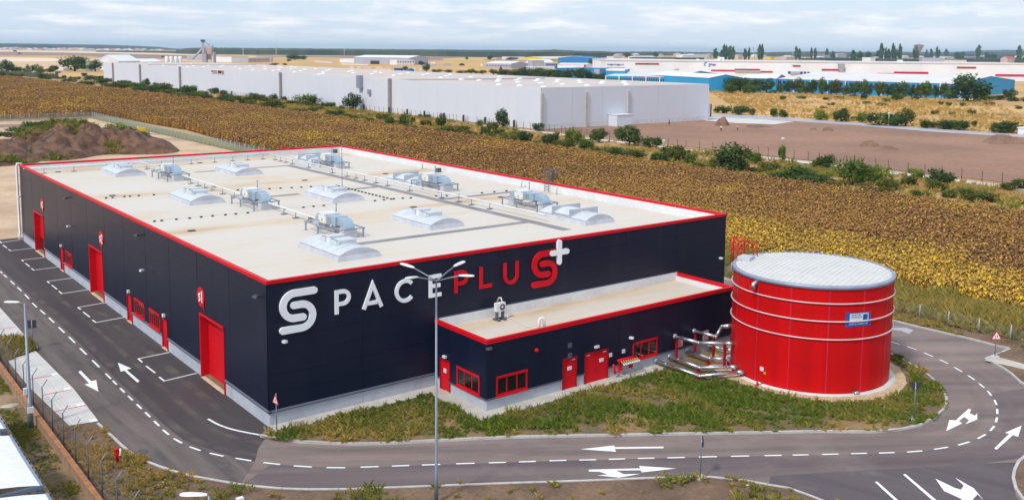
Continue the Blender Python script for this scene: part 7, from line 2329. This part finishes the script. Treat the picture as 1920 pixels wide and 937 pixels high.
put('hall_lettering', me, NVY, t, ((1327 - 1135) / ppm, -0.15, hgt(1327, 147.7, 122.6)), (1, 0, 0), (0, 0, 1))
lg = join_meshes([stroke(arc(0, 0, 1.5, 70, 250, 10), 0.8, 0.1), stroke(arc(2.2, -0.6, 1.2, -110, 70, 10), 0.7, 0.1)])
put('hall_logo', lg, BLU, t, ((1322.5 - 1135) / ppm, -0.15, hgt(1322, 147.7, 120.8)), (1, 0, 0), (0, 0, 1))
p0 = (1574 - 1135) / ppm
MB().add([(p0 - 2.6, -3, hgt(1574, 150, 120)), (p0 + 2.6, -3, hgt(1574, 150, 120)), (p0 + 1.2, -3, hgt(1574, 150, 140)), (p0 - 1.2, -3, hgt(1574, 150, 140)), (p0 - 2.6, -0.05, hgt(1574, 150, 120)), (p0 + 2.6, -0.05, hgt(1574, 150, 120)), (p0 + 1.2, -0.05, hgt(1574, 150, 140)), (p0 - 1.2, -0.05, hgt(1574, 150, 140))],
         [(0, 3, 2, 1), (0, 4, 7, 3), (1, 2, 6, 5), (0, 1, 5, 4), (3, 7, 6, 2)]).build('tapered_chute', GRY, t)
for x, wd, hh in ((1354, 8, 3.2), (1346, 12, 1.6), (1697, 4, 2.2), (1312, 3, 1.4)):
    MB().box((x - 1135) / ppm, (x + wd - 1135) / ppm, 12, 20, h + 0.6, h + 0.6 + hh).build('roof_unit', WT, t)

# blue sheds in front
t, ln, h = shed('blue_shed', 'long blue shed with white piers and a gable, behind the row of trees', 'shed', (1457, 171.8), (1800, 184.5), 147.5, 110, BLU, pm('roof_pale', (0.66, 0.65, 0.64)), 'gable', 3.2, wins=(36, 0.62, 0.84, DRK, 0.62))
for k in range(11):
    MB().box(ln * k / 10.0 - 0.25, ln * k / 10.0 + 0.25, -0.4, 0.0, 0, h).build('pier', WT, t)
MB().box(ln + 0.01, ln + 0.3, 18, 21, 0, 3.2).build('side_door', PALE, t)
t, ln, h = shed('blue_shed', 'blue shed with windows, white piers and deep blue gable right behind the white roof', 'shed', (1136, 161.2), (1263, 165), 141.6, 92, BLU, PALE, 'gable', 3.2, wins=(30, 0.58, 0.82, DRK, 0.55))
MB().box(ln + 0.01, ln + 0.12, 0, 92, 0, h - 0.02).build('end_wall', BLD, t)
MB().add([(ln + 0.05, 0, h - 0.03), (ln + 0.05, 92, h - 0.03), (ln + 0.05, 46, h + 2.95)], [(0, 1, 2)]).build('gable_face', BLD, t)
for k in range(6):
    MB().box(ln * k / 5 - 0.3, ln * k / 5 + 0.3, -0.4, 0.0, 0, h).build('pier', WT, t)
shed('blue_shed', 'light blue gabled shed with long pale roof left of the tree row', 'shed', (1329, 171), (1390, 170.5), 145.6, 70, BLU, WT, 'gable', 1.9, ridge='across')
shed('blue_shed', 'blue shed wall half hidden behind the dark trees', 'shed', (1391, 171), (1455, 172.5), 145.8, 50, BLU, WT, 'gable', 1.8)
shed('blue_office', 'bright blue box building with a crimson top strip', 'building', (1136, 160), (1171, 160.6), 130.8, 30, BLU, WT, band=[(0, 1, 0.93, 1.0, WT)])
shed('blue_warehouse', 'low light blue building with grey end left of the white hall', 'building', (1043, 148), (1124, 150), 128.5, 40, BLU, BLD, band=[(0.5, 0.52, 0, 1, WT), (0.88, 1.0, 0, 1.0, LIL)])
shed('white_office', 'low white building with dark windows behind the light blue one', 'building', (1045, 138), (1098, 138.8), 121, 40, WT, PALE, 'gable', 1.5, door=(0.45, 0.53, 0.4, DRK), band=[(0.94, 1.0, 0, 1.02, RED)])
shed('yellow_hall', 'long low yellow hall with pale roof in the distance', 'hall', (1022, 116), (1082, 115), 110.4, 60, YEL, PALE, 'gable', 4)
shed('yellow_hall', 'second yellow hall end right of the long yellow hall', 'hall', (1083, 113), (1110, 112.7), 108.0, 60, YEL, PALE, 'gable', 3)
shed('blue_hall', 'strong blue hall with a navy front strip behind the white hall', 'hall', (1103, 121), (1136, 121), 109.7, 90, BLD, BLD, 'gable', 3)
shed('navy_hall', 'navy fronted hall showing as a dark strip above the white hall', 'hall', (1136, 120), (1262, 121.5), 110.8, 70, NVY, WT, band=[(0.67, 0.80, 0.0, 1.02, PALE)])
shed('grey_hall', 'grey lilac hall with pale gable left of the white office', 'hall', (998, 127.5), (1020, 127.5), 114.2, 40, LIL, GRY)
shed('white_hall', 'white arched hall left of the grey lilac one', 'hall', (984, 127), (997.5, 127.3), 117.5, 50, WT, WT, 'gable', 4, ridge='across')
shed('dark_office', 'dark blue grey office block with window bands', 'building', (1023, 129), (1043, 129.3), 119.5, 25, NVY, GRY, wins=(6, 0.5, 0.75, LIL, 0.5))
shed('white_canopy_hall', 'long low white roof in front of the grey halls', 'hall', (986, 131.5), (1040, 132), 125.3, 20, PALE, WT)
shed('grey_hall', 'long grey hall with dark door and pale roof beyond the field', 'hall', (664, 120), (768, 121.5), 107.2, 70, LIL, WT, 'gable', 3, door=(0.30, 0.46, 0.5, DRK))
shed('white_office', 'white office block with dark windows in front of the long grey hall', 'building', (744, 122), (777, 122), 112.5, 25, WT, PALE, wins=(7, 0.45, 0.75, DRK, 0.4))
shed('white_hall', 'low white hall left of the long grey hall', 'hall', (637, 117.5), (665, 118), 110.5, 40, WT, WT)
shed('white_wall', 'low white boundary wall in front of the grey hall', 'wall', (590, 116.5), (622, 118.5), 114.8, 1.0, WT, WT)
shed('white_wall', 'long white boundary wall right of the first one', 'wall', (640, 121), (690, 122.5), 119.6, 1.0, WT, WT)
shed('grey_hall', 'pale roofed grey workshop in the middle distance', 'hall', (911, 127), (958, 128), 118.7, 40, LIL, WT, 'gable', 2.5, wins=(9, 0.35, 0.65, DRK, 0.4))
shed('white_hall', 'white roofed hall far right of the forest edge', 'hall', (941, 112), (985, 112.4), 107, 60, WT, PALE)
shed('pink_hall', 'pale pink low building left of the grain plant', 'building', (466, 117), (512, 116), 108.5, 60, SND, WT, wins=(6, 0.4, 0.6, DRK, 0.2), band=[(0.86, 0.92, 0, 0.9, WT)])
shed('white_hall', 'white low hall with red doors beside the grain plant', 'hall', (434, 117.3), (466, 117.2), 106.8, 60, WT, SND)
shed('lilac_hall', 'lilac low hall right behind the grain plant', 'hall', (412, 113.5), (434, 113), 105.5, 60, LIL, LIL)
shed('blue_container', 'blue container at the far edge of the white roof', 'container', (739, 134), (752, 134.2), 128.5, 6, NVY, BLD)
shed('blue_container', 'small blue container right of the first one', 'container', (762, 134), (769, 134.2), 129.6, 6, BLD, BLD)
shed('white_house', 'small white house between the two big trees at the far left', 'house', (161, 134), (174, 134), 120.4, 10, WT, WT, 'gable', 2, ridge='across')
shed('low_shed', 'low pale shed left of the round tree at the far left', 'shed', (104, 132), (119, 132.4), 127.5, 8, PALE, WT)
shed('grey_house', 'grey house with white roof cut by the left picture edge', 'house', (-6, 131), (3, 131), 120.5, 10, GRY, WT)
shed('white_tent', 'white tent roofed hall behind the far end of the long warehouse', 'hall', (178, 131), (222, 131.5), 114.5, 45, WT, WT, 'gable', 6, ridge='across')
shed('white_tent', 'second white tent roof right of the first', 'hall', (236, 129), (266, 129.4), 116.0, 40, WT, WT, 'gable', 3, ridge='across')
shed('white_container', 'white container at the right edge beyond the brown lot', 'container', (1908, 252), (1932, 254), 240, 6, WT, WT)
shed('lilac_block', 'pale lilac warehouse with small dark logo far behind the white hall', 'building', (1728, 119.5), (1770, 120), 109, 60, LIL, LIL)
shed('cream_building', 'cream low building right of the lilac warehouse', 'building', (1770, 119.5), (1812, 120), 112.8, 40, pm('cream', (0.70, 0.58, 0.50)), PALE)
shed('white_building', 'white sign like building near the right picture edge', 'building', (1873, 117), (1890, 117.2), 110.2, 20, WT, NVY)
shed('red_roof_house', 'red roofed house right of the white sign like building', 'house', (1889, 118), (1903, 118), 109.5, 20, SND, pm('red_tile', (0.50, 0.08, 0.08)), 'gable', 5)
shed('red_roof_house', 'red roofed house between the distant poplars', 'house', (1763, 110.5), (1773, 110.7), 106.6, 20, pm('rose', (0.62, 0.16, 0.18)), MATS['paint_red_tile'], 'gable', 3)
shed('grey_hall', 'long grey roofed hall line right of the poplars', 'hall', (1440, 116.5), (1548, 117), 112.8, 40, LIL, GRY)
shed('yellow_shop', 'yellow shop box in the distant town', 'building', (1432, 111.8), (1445, 112), 107, 20, YEL, WT)
for i, (x0, x1, yb, yt, m, lab) in enumerate([(1150, 1166, 109, 106, PALE, 'pale flat block left of the dark tree in the distance'), (1190, 1230, 110, 106.7, WT, 'white flat hall left of the lone tree in the distance'), (1240, 1262, 110, 107.2, PALE, 'pale low hall right of the lone tree in the distance'),
        (1280, 1300, 109, 103.4, WT, 'white long hall in the distant haze'), (1301, 1326, 109, 101.7, WT, 'tallest white hall in the distant haze'), (1330, 1336, 109, 102, LIL, 'lilac hall beside the first poplars'), (1384, 1392, 110, 103, SND, 'pinkish tower house beside the poplars'),
        (1474, 1490, 111, 106.5, SND, 'sand coloured house left of the dark poplar pair'), (1532, 1546, 110, 101.5, LIL, 'lilac hall behind the thin poplars'), (1535, 1547, 110.6, 107.2, WT, 'white low house below the lilac hall'), (1548, 1556, 110, 104, GRY, 'grey pitched house below the poplar'), (1570, 1587, 110.5, 101.5, LIL, 'lilac tall hall in the distant trees'),
        (1632, 1641, 115, 108.3, WT, 'white small house left of the tall poplar'), (1646, 1650, 114, 108, SND, 'sand coloured small house beside the tall poplar'), (1665, 1669, 113, 108.5, WT, 'tiny white house right of the tall poplar'), (1692, 1704, 111, 105.5, PALE, 'pale house left of the water tower'), (1695, 1712, 114, 110.3, GRY, 'grey shed left of the water tower'),
        (1773, 1788, 112, 107, PALE, 'pale long house right of the red one'), (1806, 1826, 111, 106.5, GRY, 'grey blue hall between distant trees'), (1838, 1858, 110.5, 105.5, SND, 'sandy house row near the right edge'), (1912, 1924, 110, 105, WT, 'white house at the right edge of the horizon')]):
    shed('distant_house', lab, 'building', (x0, yb + 1), (x1, yb + 1), yt, 25, m, [WT, PALE, GRY][i % 3], 'gable' if i % 2 else 'flat', 2.0)
rgh = random.Random(12)
for k in range(34):
    x = 2 + k * 9.2 + rgh.uniform(-3, 3)
    yb = 92.6 + x * 0.0105 + rgh.uniform(-1.2, 0.6)
    wd = rgh.uniform(3, 8)
    shed('village_house', 'small house of the village on the far left horizon, %s from the left' % ordinal(k + 1), 'house', (x, yb), (x + wd, yb), yb - rgh.uniform(1.2, 2.6), 25, rgh.choice([WT, PALE, SND, LIL]), rgh.choice([WT, PALE, SND, RED]), 'gable', 4, group='houses of the far left village')
for k in range(26):
    x = 1160 + k * 28 + rgh.uniform(-9, 9)
    yb = 103.5 + (x - 1160) * 0.008 + rgh.uniform(-0.8, 1.6)
    wd = rgh.uniform(4, 12)
    shed('town_house', 'small house of the distant town on the right horizon, %s from the left' % ordinal(k + 1), 'house', (x, yb), (x + wd, yb), yb - rgh.uniform(1.8, 3.6), 25, rgh.choice([WT, PALE, SND, LIL]), rgh.choice([WT, PALE, SND, LIL]), 'gable', 4, group='houses of the distant right town')

# yard with machines and scrap beyond the long roof
for i, (x, y, w_, h_, c, lab) in enumerate([(805, 124, 24, 4.5, LIL, 'lilac blue stack of goods in the far storage yard'), (795, 122, 10, 4, BLD, 'blue tarpaulin stack in the far storage yard'), (812, 120, 9, 3, WT, 'white heap on the far storage yard'), (838, 123, 16, 4, GRY, 'grey heap in the far storage yard'), (877, 126, 6, 5, YEL, 'yellow machine in the far storage yard'), (896, 126.5, 7, 4, YEL, 'second yellow machine right of the first'),
        (866, 123, 10, 4, DRK, 'dark scrap heap in the far storage yard'), (776, 132, 7, 4, WT, 'white truck body beside the containers'), (771, 133, 4, 5, RED, 'red cab beside the containers'), (789, 133, 6, 5, PALE, 'pale skip right of the containers'), (903, 124, 4, 4, WT, 'white van beside the workshop'), (910, 124, 4, 4, LIL, 'grey van beside the workshop')]):
    g = G(x, y); s = 1 / pxm(g)
    mb = MB().obox((0, 0, 0), w_ * s, 6, h_ * s * 0.65, YAW - PI / 2).obox((0, 0, h_ * s * 0.65), w_ * s * 0.6, 5, h_ * s * 0.35, YAW - PI / 2)
    tag(mb.build('yard_stack', c, None, (g.x, g.y, -0.06)), lab, 'stack')
for i, (x, y, w_) in enumerate([(662, 130, 16), (676, 130.5, 16), (690, 130.5, 20), (712, 131, 18), (728, 132, 18)]):
    g = G(x, y); s = 1 / pxm(g)
    heap('rubble_heap', 'pale sandy rubble heap beyond the long roof, %s from the left' % ORD[i], g, w_ * s * 0.6, 8, 5.5 * s, mat('pale_rubble', (0.60, 0.42, 0.28), 0.95, (0.50, 0.33, 0.22), 0.3, coord='pos'), i + 2, 0.6, 20, 'rubble heaps')

# grain plant
g = G(391, 119)
t = thing('batching_plant', 'tall grey mixing plant with slanted conveyor beyond the white roof', 'plant', (g.x, g.y, 0), YAW - PI / 2)
s = 1 / pxm(g)
def bxp(x0, x1, y0, y1, d0, d1, nm, m):
    MB().box((x0 - 391) * s, (x1 - 391) * s, d0, d1, (119 - y1) * s, (119 - y0) * s).build(nm, m, t)
bxp(379.5, 383, 75, 119, -1, 2, 'lift_tower', GRY); bxp(378, 384.5, 75, 79, -2, 3, 'tower_head', NVY)
bxp(383, 399, 86, 91, -2, 6, 'upper_floor', LIL)
MB().add([((385 - 391) * s, -2, (119 - 91) * s), ((398 - 391) * s, -2, (119 - 91) * s), ((398 - 391) * s, 7, (119 - 91) * s), ((385 - 391) * s, 7, (119 - 91) * s),
          ((388 - 391) * s, 0, (119 - 102) * s), ((395.5 - 391) * s, 0, (119 - 102) * s), ((395.5 - 391) * s, 5, (119 - 102) * s), ((388 - 391) * s, 5, (119 - 102) * s)],
         [(0, 4, 5, 1), (1, 5, 6, 2), (2, 6, 7, 3), (3, 7, 4, 0), (0, 1, 2, 3), (4, 7, 6, 5)]).build('hopper', SND, t)
bxp(388, 396, 102, 112, 0, 5, 'mixer_floor', pm('brownish', (0.20, 0.12, 0.11)))
for x in (384, 386.5, 397.5, 402):
    for d_ in (-2, 6):
        MB().box((x - 391) * s - 0.5, (x - 391) * s + 0.5, d_ - 0.5, d_ + 0.5, 0, (119 - 88) * s if x < 400 else (119 - 98) * s).build('column', GRY, t)
bxp(400, 403.5, 98, 119, -2, 5, 'side_tower', GRY)
MB().tube([((361.5 - 391) * s, 0, (119 - 111) * s), ((381 - 391) * s, 0, (119 - 91) * s)], 1.4, 6).build('conveyor', LIL, t)
MB().tube([((384 - 391) * s, 1, (119 - 78) * s), ((393 - 391) * s, 1, (119 - 85) * s)], 0.6, 5).build('brace', GRY, t)
proto = None
for i, x in enumerate((313, 321, 330, 338)):
    g = G(x, 118.5); s2 = 1 / pxm(g)
    lab = ORD[i] + ' white silo from the left beside the mixing plant'
    if proto is None:
        proto = MB().lathe([(3.5 * s2, 0), (3.5 * s2, 10 * s2), (2.6 * s2, 12.2 * s2), (0.3, 12.8 * s2)], (0, 0, 0), 16).build('silo', WT, None, (g.x, g.y, -0.05))
        tag(proto, lab, 'silo', 'white silos')
    else:
        dup(proto, (g.x, g.y, -0.05), None, lab)
# water tower
g = G(1721, 115.5)
s = 1 / pxm(g)
t = thing('water_tower', 'flared concrete water tower among the poplars on the right horizon', 'tower', (g.x, g.y, -0.1))
MB().lathe([(2.6 * s, 0), (2.3 * s, 11 * s), (3.6 * s, 17 * s), (6.5 * s, 24 * s), (8.7 * s, 29.2 * s), (8.7 * s, 30 * s)], (0, 0, 0), 24).build('shaft', pm('tower', (0.36, 0.30, 0.32)), t)
MB().lathe([(9.0 * s, 30 * s), (8.9 * s, 30.5 * s), (4 * s, 31.6 * s), (0.3, 32.2 * s)], (0, 0, 0), 24).build('roof', pm('tower_roof', (0.22, 0.17, 0.19)), t)
# crane
g = G(1415, 112); s = 1 / pxm(g)
t = thing('crane', 'reddish mobile crane between the poplars on the horizon', 'crane', (g.x, g.y, -0.1), YAW - PI / 2)
MB().box(-1.5 * s, 2 * s, -3, 3, 0, 3 * s).build('base', SND, t)
MB().tube([(0.5 * s, 0, 2 * s), (-3.5 * s, 0, 22 * s)], 0.45 * s, 5).build('boom', pm('crane', (0.40, 0.24, 0.25)), t)
MB().box(-4.6 * s, -2.8 * s, -1, 1, 21.3 * s, 23 * s).build('boom_head', GRY, t)
# lattice pylons and slender masts on the plain
def pylon(x, yb, yt, label, mast=False):
    g = G(x, yb)
    h = max(8.0, hgt(x, yb, yt))
    t = thing('pylon' if not mast else 'pale_mast', label, 'pylon' if not mast else 'mast', (g.x, g.y, -0.1), YAW - PI / 2, 'pylons on the plain')
    w_ = h * 0.10
    m = pm('mast_pale', (0.72, 0.74, 0.78)) if mast else pm('mast_grey', (0.50, 0.54, 0.60))
    if mast:
        MB().tube([(0, 0, 0), (0, 0, h)], [w_ * 0.30, w_ * 0.22], 8).build('shaft', m, t)
        MB().tube([(0, 0, h), (0, 0, h * 1.04)], [w_ * 0.3, w_ * 0.1], 8).build('cap', m, t)
        return
    for a, b_ in ((-1, -1), (1, -1), (1, 1), (-1, 1)):
        MB().tube([(a * w_ * 0.6, b_ * w_ * 0.6, 0), (a * w_ * 0.12, b_ * w_ * 0.12, h * 0.8), (0, 0, h)], 0.16 + h * 0.002, 4).build('leg', m, t)
    for f_ in (0.62, 0.75, 0.88):
        MB().tube([(-w_ * 1.3, 0, h * f_), (w_ * 1.3, 0, h * f_)], 0.16 + h * 0.002, 4).build('crossarm', m, t)
    br = MB()
    for i in range(6):
        z0, z1 = h * 0.13 * i, h * 0.13 * (i + 1)
        k0, k1 = w_ * (0.6 - 0.08 * i), w_ * (0.6 - 0.08 * (i + 1))
        br.tube([(-k0, -k0, z0), (k1, -k1, z1)], 0.12, 3).tube([(k0, -k0, z0), (-k1, -k1, z1)], 0.12, 3)
    br.build('bracing', m, t)
for x, yb, yt, mast, lab in ((481, 103, 91.5, True, 'pale slender mast before the forest, leftmost of three'), (538, 103.5, 91.7, True, 'pale slender mast before the forest, middle of three'), (645.5, 104.5, 91.8, True, 'pale slender mast before the forest, rightmost of three'),
                             (339, 101, 86, False, 'faint lattice pylon left of the mixing plant'), (456, 104, 86.5, False, 'faint lattice pylon right of the mixing plant'), (518, 104, 84.5, False, 'tall faint lattice pylon before the forest'), (751, 105, 93, False, 'faint lattice pylon in the middle of the forest edge'), (858, 106, 94, False, 'faint lattice pylon right of the forest middle'),
                             (920, 106, 95, False, 'faint lattice pylon at the right end of the forest'), (1271, 106, 90, False, 'faint lattice pylon left on the town horizon'), (1284, 106, 92, False, 'second faint lattice pylon on the town horizon'), (1389, 108, 91, False, 'faint lattice pylon between the poplar groups'), (1486, 107, 92, False, 'faint lattice pylon above the hill')):
    pylon(x, yb, yt, lab, mast)
g = G(58.7, 138); h = hgt(58.7, 138, 113)
t = thing('utility_pole', 'thin pale utility pole among shrubs at the far left', 'pole', (g.x, g.y, -0.1), YAW - PI / 2)
MB().tube([(0, 0, 0), (0, 0, h)], [0.22, 0.14], 8).build('pole', PALE, t)
MB().tube([(-0.9, 0, h - 0.7), (0.9, 0, h - 0.7)], 0.07, 5).build('crossarm', GRY, t)
for x, yb, yt, lab in ((1666, 236, 211, 'thin pale lamp post beside the far grey road'), (1243.5, 277, 262, 'small lamp with white head on the path fence'), (1468, 265, 258, 'white topped marker post standing in the brown lot'), (1394, 213, 208, 'white topped marker post before the round dark shrub')):
    g = G(x, yb); h = hgt(x, yb, yt)
    t = thing('small_lamp_post', lab, 'lamp post', (g.x, g.y, -0.05))
    MB().tube([(0, 0, 0), (0, 0, h)], [0.12, 0.09], 6).build('pole', PALE, t)
    MB().box(-0.28, 0.28, -0.28, 0.28, h - 0.35, h + 0.05).build('lamp_head', WT, t)

# ------------------------------------------------------------------ people on the lot
skin = mat('skin', (0.45, 0.27, 0.19), 0.6)
def person(label, at, facing, shirt, trousers, stride=0.12, arm=0.15):
    t = thing('person', label, 'person', at, facing)
    pts = {'pelvis': (0, 0, 0.95), 'waist': (0, 0.0, 1.1), 'chest': (0, 0.01, 1.33), 'neck': (0, 0.02, 1.50), 'chin': (0, 0.05, 1.58), 'head': (0, 0.05, 1.68), 'top': (0, 0.04, 1.75)}
    rad = {'pelvis': .13, 'waist': .125, 'chest': .14, 'neck': .055, 'chin': .075, 'head': .095, 'top': .07}
    ed_ = [('pelvis', 'waist'), ('waist', 'chest'), ('chest', 'neck'), ('neck', 'chin'), ('chin', 'head'), ('head', 'top')]
    for s_, nm in ((-1, 'l'), (1, 'r')):
        st = stride * s_
        for k, p, r_ in (('hip', (0.10 * s_, 0, 0.90), .095), ('knee', (0.11 * s_, st * 0.6 + 0.03, 0.50), .062), ('ankle', (0.11 * s_, st - 0.02, 0.09), .042), ('toe', (0.12 * s_, st + 0.17, 0.035), .035),
                         ('shoulder', (0.19 * s_, 0.01, 1.43), .065), ('elbow', (0.26 * s_, -st * 0.4 - 0.02, 1.15), .046), ('wrist', (0.27 * s_, arm - st * 0.3, 0.92), .032), ('palm', (0.27 * s_, arm + 0.03 - st * 0.3, 0.84), .034)):
            pts[k + nm] = p; rad[k + nm] = r_
        for f in range(4):
            pts['finger%d%s' % (f, nm)] = (0.27 * s_ + (f - 1.5) * 0.006, arm + (f - 1.5) * 0.022 + 0.05 - st * 0.3, 0.76 + abs(f - 1.4) * 0.008); rad['finger%d%s' % (f, nm)] = .009
            ed_.append(('palm' + nm, 'finger%d%s' % (f, nm)))
        pts['thumb' + nm] = (0.25 * s_, arm + 0.085 - st * 0.3, 0.84); rad['thumb' + nm] = .010
        ed_ += [('pelvis', 'hip' + nm), ('hip' + nm, 'knee' + nm), ('knee' + nm, 'ankle' + nm), ('ankle' + nm, 'toe' + nm), ('chest', 'shoulder' + nm), ('shoulder' + nm, 'elbow' + nm), ('elbow' + nm, 'wrist' + nm), ('wrist' + nm, 'palm' + nm), ('palm' + nm, 'thumb' + nm)]
    names = list(pts)
    def skinned(nm, keys, grow_, m):
        ks = [k for k in names if k in keys]
        e = [(ks.index(a), ks.index(b_)) for a, b_ in ed_ if a in keys and b_ in keys]
        me = bpy.data.meshes.new(nm)
        me.from_pydata([pts[k] for k in ks], e, [])
        me.materials.append(m)
        o = link(nm, me, t)
        md = o.modifiers.new('skin', 'SKIN')
        for i, k in enumerate(ks):
            me.skin_vertices[0].data[i].radius = (rad[k] + grow_, rad[k] + grow_)
        me.skin_vertices[0].data[0].use_root = True
        sb = o.modifiers.new('smooth', 'SUBSURF'); sb.levels = 1; sb.render_levels = 1
        return o
    skinned('body', set(names), 0, skin)
    skinned('shirt', {'pelvis', 'waist', 'chest', 'shoulderl', 'shoulderr', 'elbowl', 'elbowr'}, 0.022, shirt)
    skinned('trousers', {'pelvis', 'hipl', 'hipr', 'kneel', 'kneer', 'anklel', 'ankler'}, 0.024, trousers)
    MB().lathe([(0.0, 0.10), (0.07, 0.085), (0.10, 0.03), (0.103, -0.03), (0.09, -0.05)], (0, 0.035, 1.70), 12).build('hair', DRK, t)
    return t
dkc = mat('dark_cloth', (0.03, 0.03, 0.035), 0.9)
for x, y, fc, sh_, lab in ((1352, 246.3, 2.4, WT, 'person in a white shirt and dark trousers standing on the brown lot, left one'), (1382.5, 245.6, 3.6, WT, 'person in a white shirt and dark trousers standing on the brown lot, right one'), (1255, 234.6, 1.2, dkc, 'person in dark clothes walking along the short white wall')):
    g = G(x, y)
    person(lab, (g.x, g.y, -0.03), fc, sh_, dkc, 0.2 if sh_ is dkc else 0.05)

# ------------------------------------------------------------------ forests and hills
M['forest'] = mat('far_forest', (0.022, 0.040, 0.030), 0.95, (0.062, 0.072, 0.036), 0.006, det=8, coord='pos', fine=0.3, fscale=0.03)
def ridge(name, prof, dep, seed, m=None, bump=0.10, kind='stuff', lab=None, step=4.0):
    """wooded ridge: prof = [(px, base row, top row)]; a long bumpy strip with real depth."""
    P = []
    for i in range(len(prof) - 1):
        (x0, b0, t0), (x1, b1, t1) = prof[i], prof[i + 1]
        k = max(1, int((x1 - x0) / step))
        for j in range(k):
            f_ = j / k
            P.append((x0 + (x1 - x0) * f_, b0 + (b1 - b0) * f_, t0 + (t1 - t0) * f_))
    P.append(prof[-1])
    rs_ = np.random.RandomState(seed)
    nd = 7
    vs, fs = [], []
    for x, b_, tp in P:
        g = G(x, b_); h = max(hgt(x, b_, tp), 3)
        dv = Vector((g.x - CAM[0], g.y - CAM[1])).normalized()
        for k in range(nd):
            f_ = k / (nd - 1)
            z = h * (0 if k in (0, nd - 1) else (0.72, 0.86, 0.95, 1.0, 0.9)[k - 1]) * (1 + (rs_.rand() - 0.5) * 2 * bump)
            off = dep * (f_ if k else 0.0) * (0.12 if k == 1 else 1)
            vs.append((g.x + dv.x * off, g.y + dv.y * off, z if k not in (0, nd - 1) else -0.3))
    for i in range(len(P) - 1):
        for k in range(nd - 1):
            q = i * nd + k
            fs.append((q, q + nd, q + nd + 1, q + 1))
    o = MB().add(vs, fs, 0, False).build(name, m or M['forest'])
    return tag(o, lab, None, None, kind)


ridge('hill', [(-60, 91.2, 80.5), (60, 92, 81.8), (120, 92.4, 82.8), (200, 93, 84.2), (260, 93.6, 86.3), (300, 94, 88.6), (320, 94.2, 91), (345, 94.5, 92.5)], 900, 3, bump=0.02, kind='structure', step=6)
ridge('forest', [(330, 101, 94.5), (346, 101.3, 91), (380, 101.8, 89.4), (480, 103.2, 90.5), (620, 104.2, 91.6), (800, 106, 93.2), (960, 108, 94.3), (1000, 108.5, 94.6), (1040, 108.6, 93.2), (1075, 108.8, 95.2), (1100, 108.6, 96), (1130, 108, 96.4), (1150, 107, 97.6)], 260, 5, bump=0.035, lab='long dark forest across the horizon', step=2.0)
ridge('forest', [(180, 97.6, 95.4), (260, 98.5, 95.8), (330, 100, 96.2)], 200, 6, bump=0.1, lab='low far wood line left of the long forest', step=2.0)
ridge('forest', [(1140, 104.5, 97.6), (1240, 104.6, 97.0), (1330, 105.5, 98.2), (1440, 106.5, 98.5), (1620, 108, 99.3), (1760, 109, 99.8), (1990, 111, 100.5)], 300, 7, bump=0.08, lab='low hazy wood line behind the distant town', step=2.0)
ridge('forest', [(1180, 111.5, 107.8), (1320, 112, 108.6)], 30, 11, bump=0.2, lab='dark hedge line before the distant white halls', step=1.5)
ridge('forest', [(1500, 114.5, 109.5), (1560, 115, 108.5), (1650, 116, 110), (1720, 116.8, 111), (1790, 117, 111), (1840, 117.3, 108.5), (1990, 119, 110)], 30, 12, bump=0.25, lab='dark tree belt just behind the white hall', step=1.5)
ridge('hill', [(1440, 104.6, 98.2), (1500, 104.8, 96.4), (1600, 105.5, 97.4), (1680, 106, 97.2), (1790, 106.8, 97.4), (1840, 107, 94.6), (1880, 107.2, 93.4), (1990, 108, 92.6)], 900, 9, bump=0.03, kind='structure', step=5)
ridge('bush_belt', [(-20, 141, 135), (40, 143, 138), (75, 146, 142), (110, 148, 146)], 14, 13, MATS['far_forest'], 0.3, lab='low green belt at the far end of the field', step=2)

# ------------------------------------------------------------------ air
hz = bpy.data.materials.new('haze')
hz.use_nodes = True
ht = hz.node_tree
ht.nodes.clear()
ho = ht.nodes.new('ShaderNodeOutputMaterial')
hv = ht.nodes.new('ShaderNodeVolumePrincipled')
hv.inputs['Color'].default_value = (0.55, 0.80, 1.0, 1)
hv.inputs['Density'].default_value = 0.00006
hv.inputs['Anisotropy'].default_value = 0.1
ht.links.new(hv.outputs[0], ho.inputs['Volume'])
hb = MB().box(-9100, 14100, -9100, 14100, -1.2, 80).build('haze', hz)
hb['kind'] = 'stuff'
hb['label'] = 'thin blue summer haze'
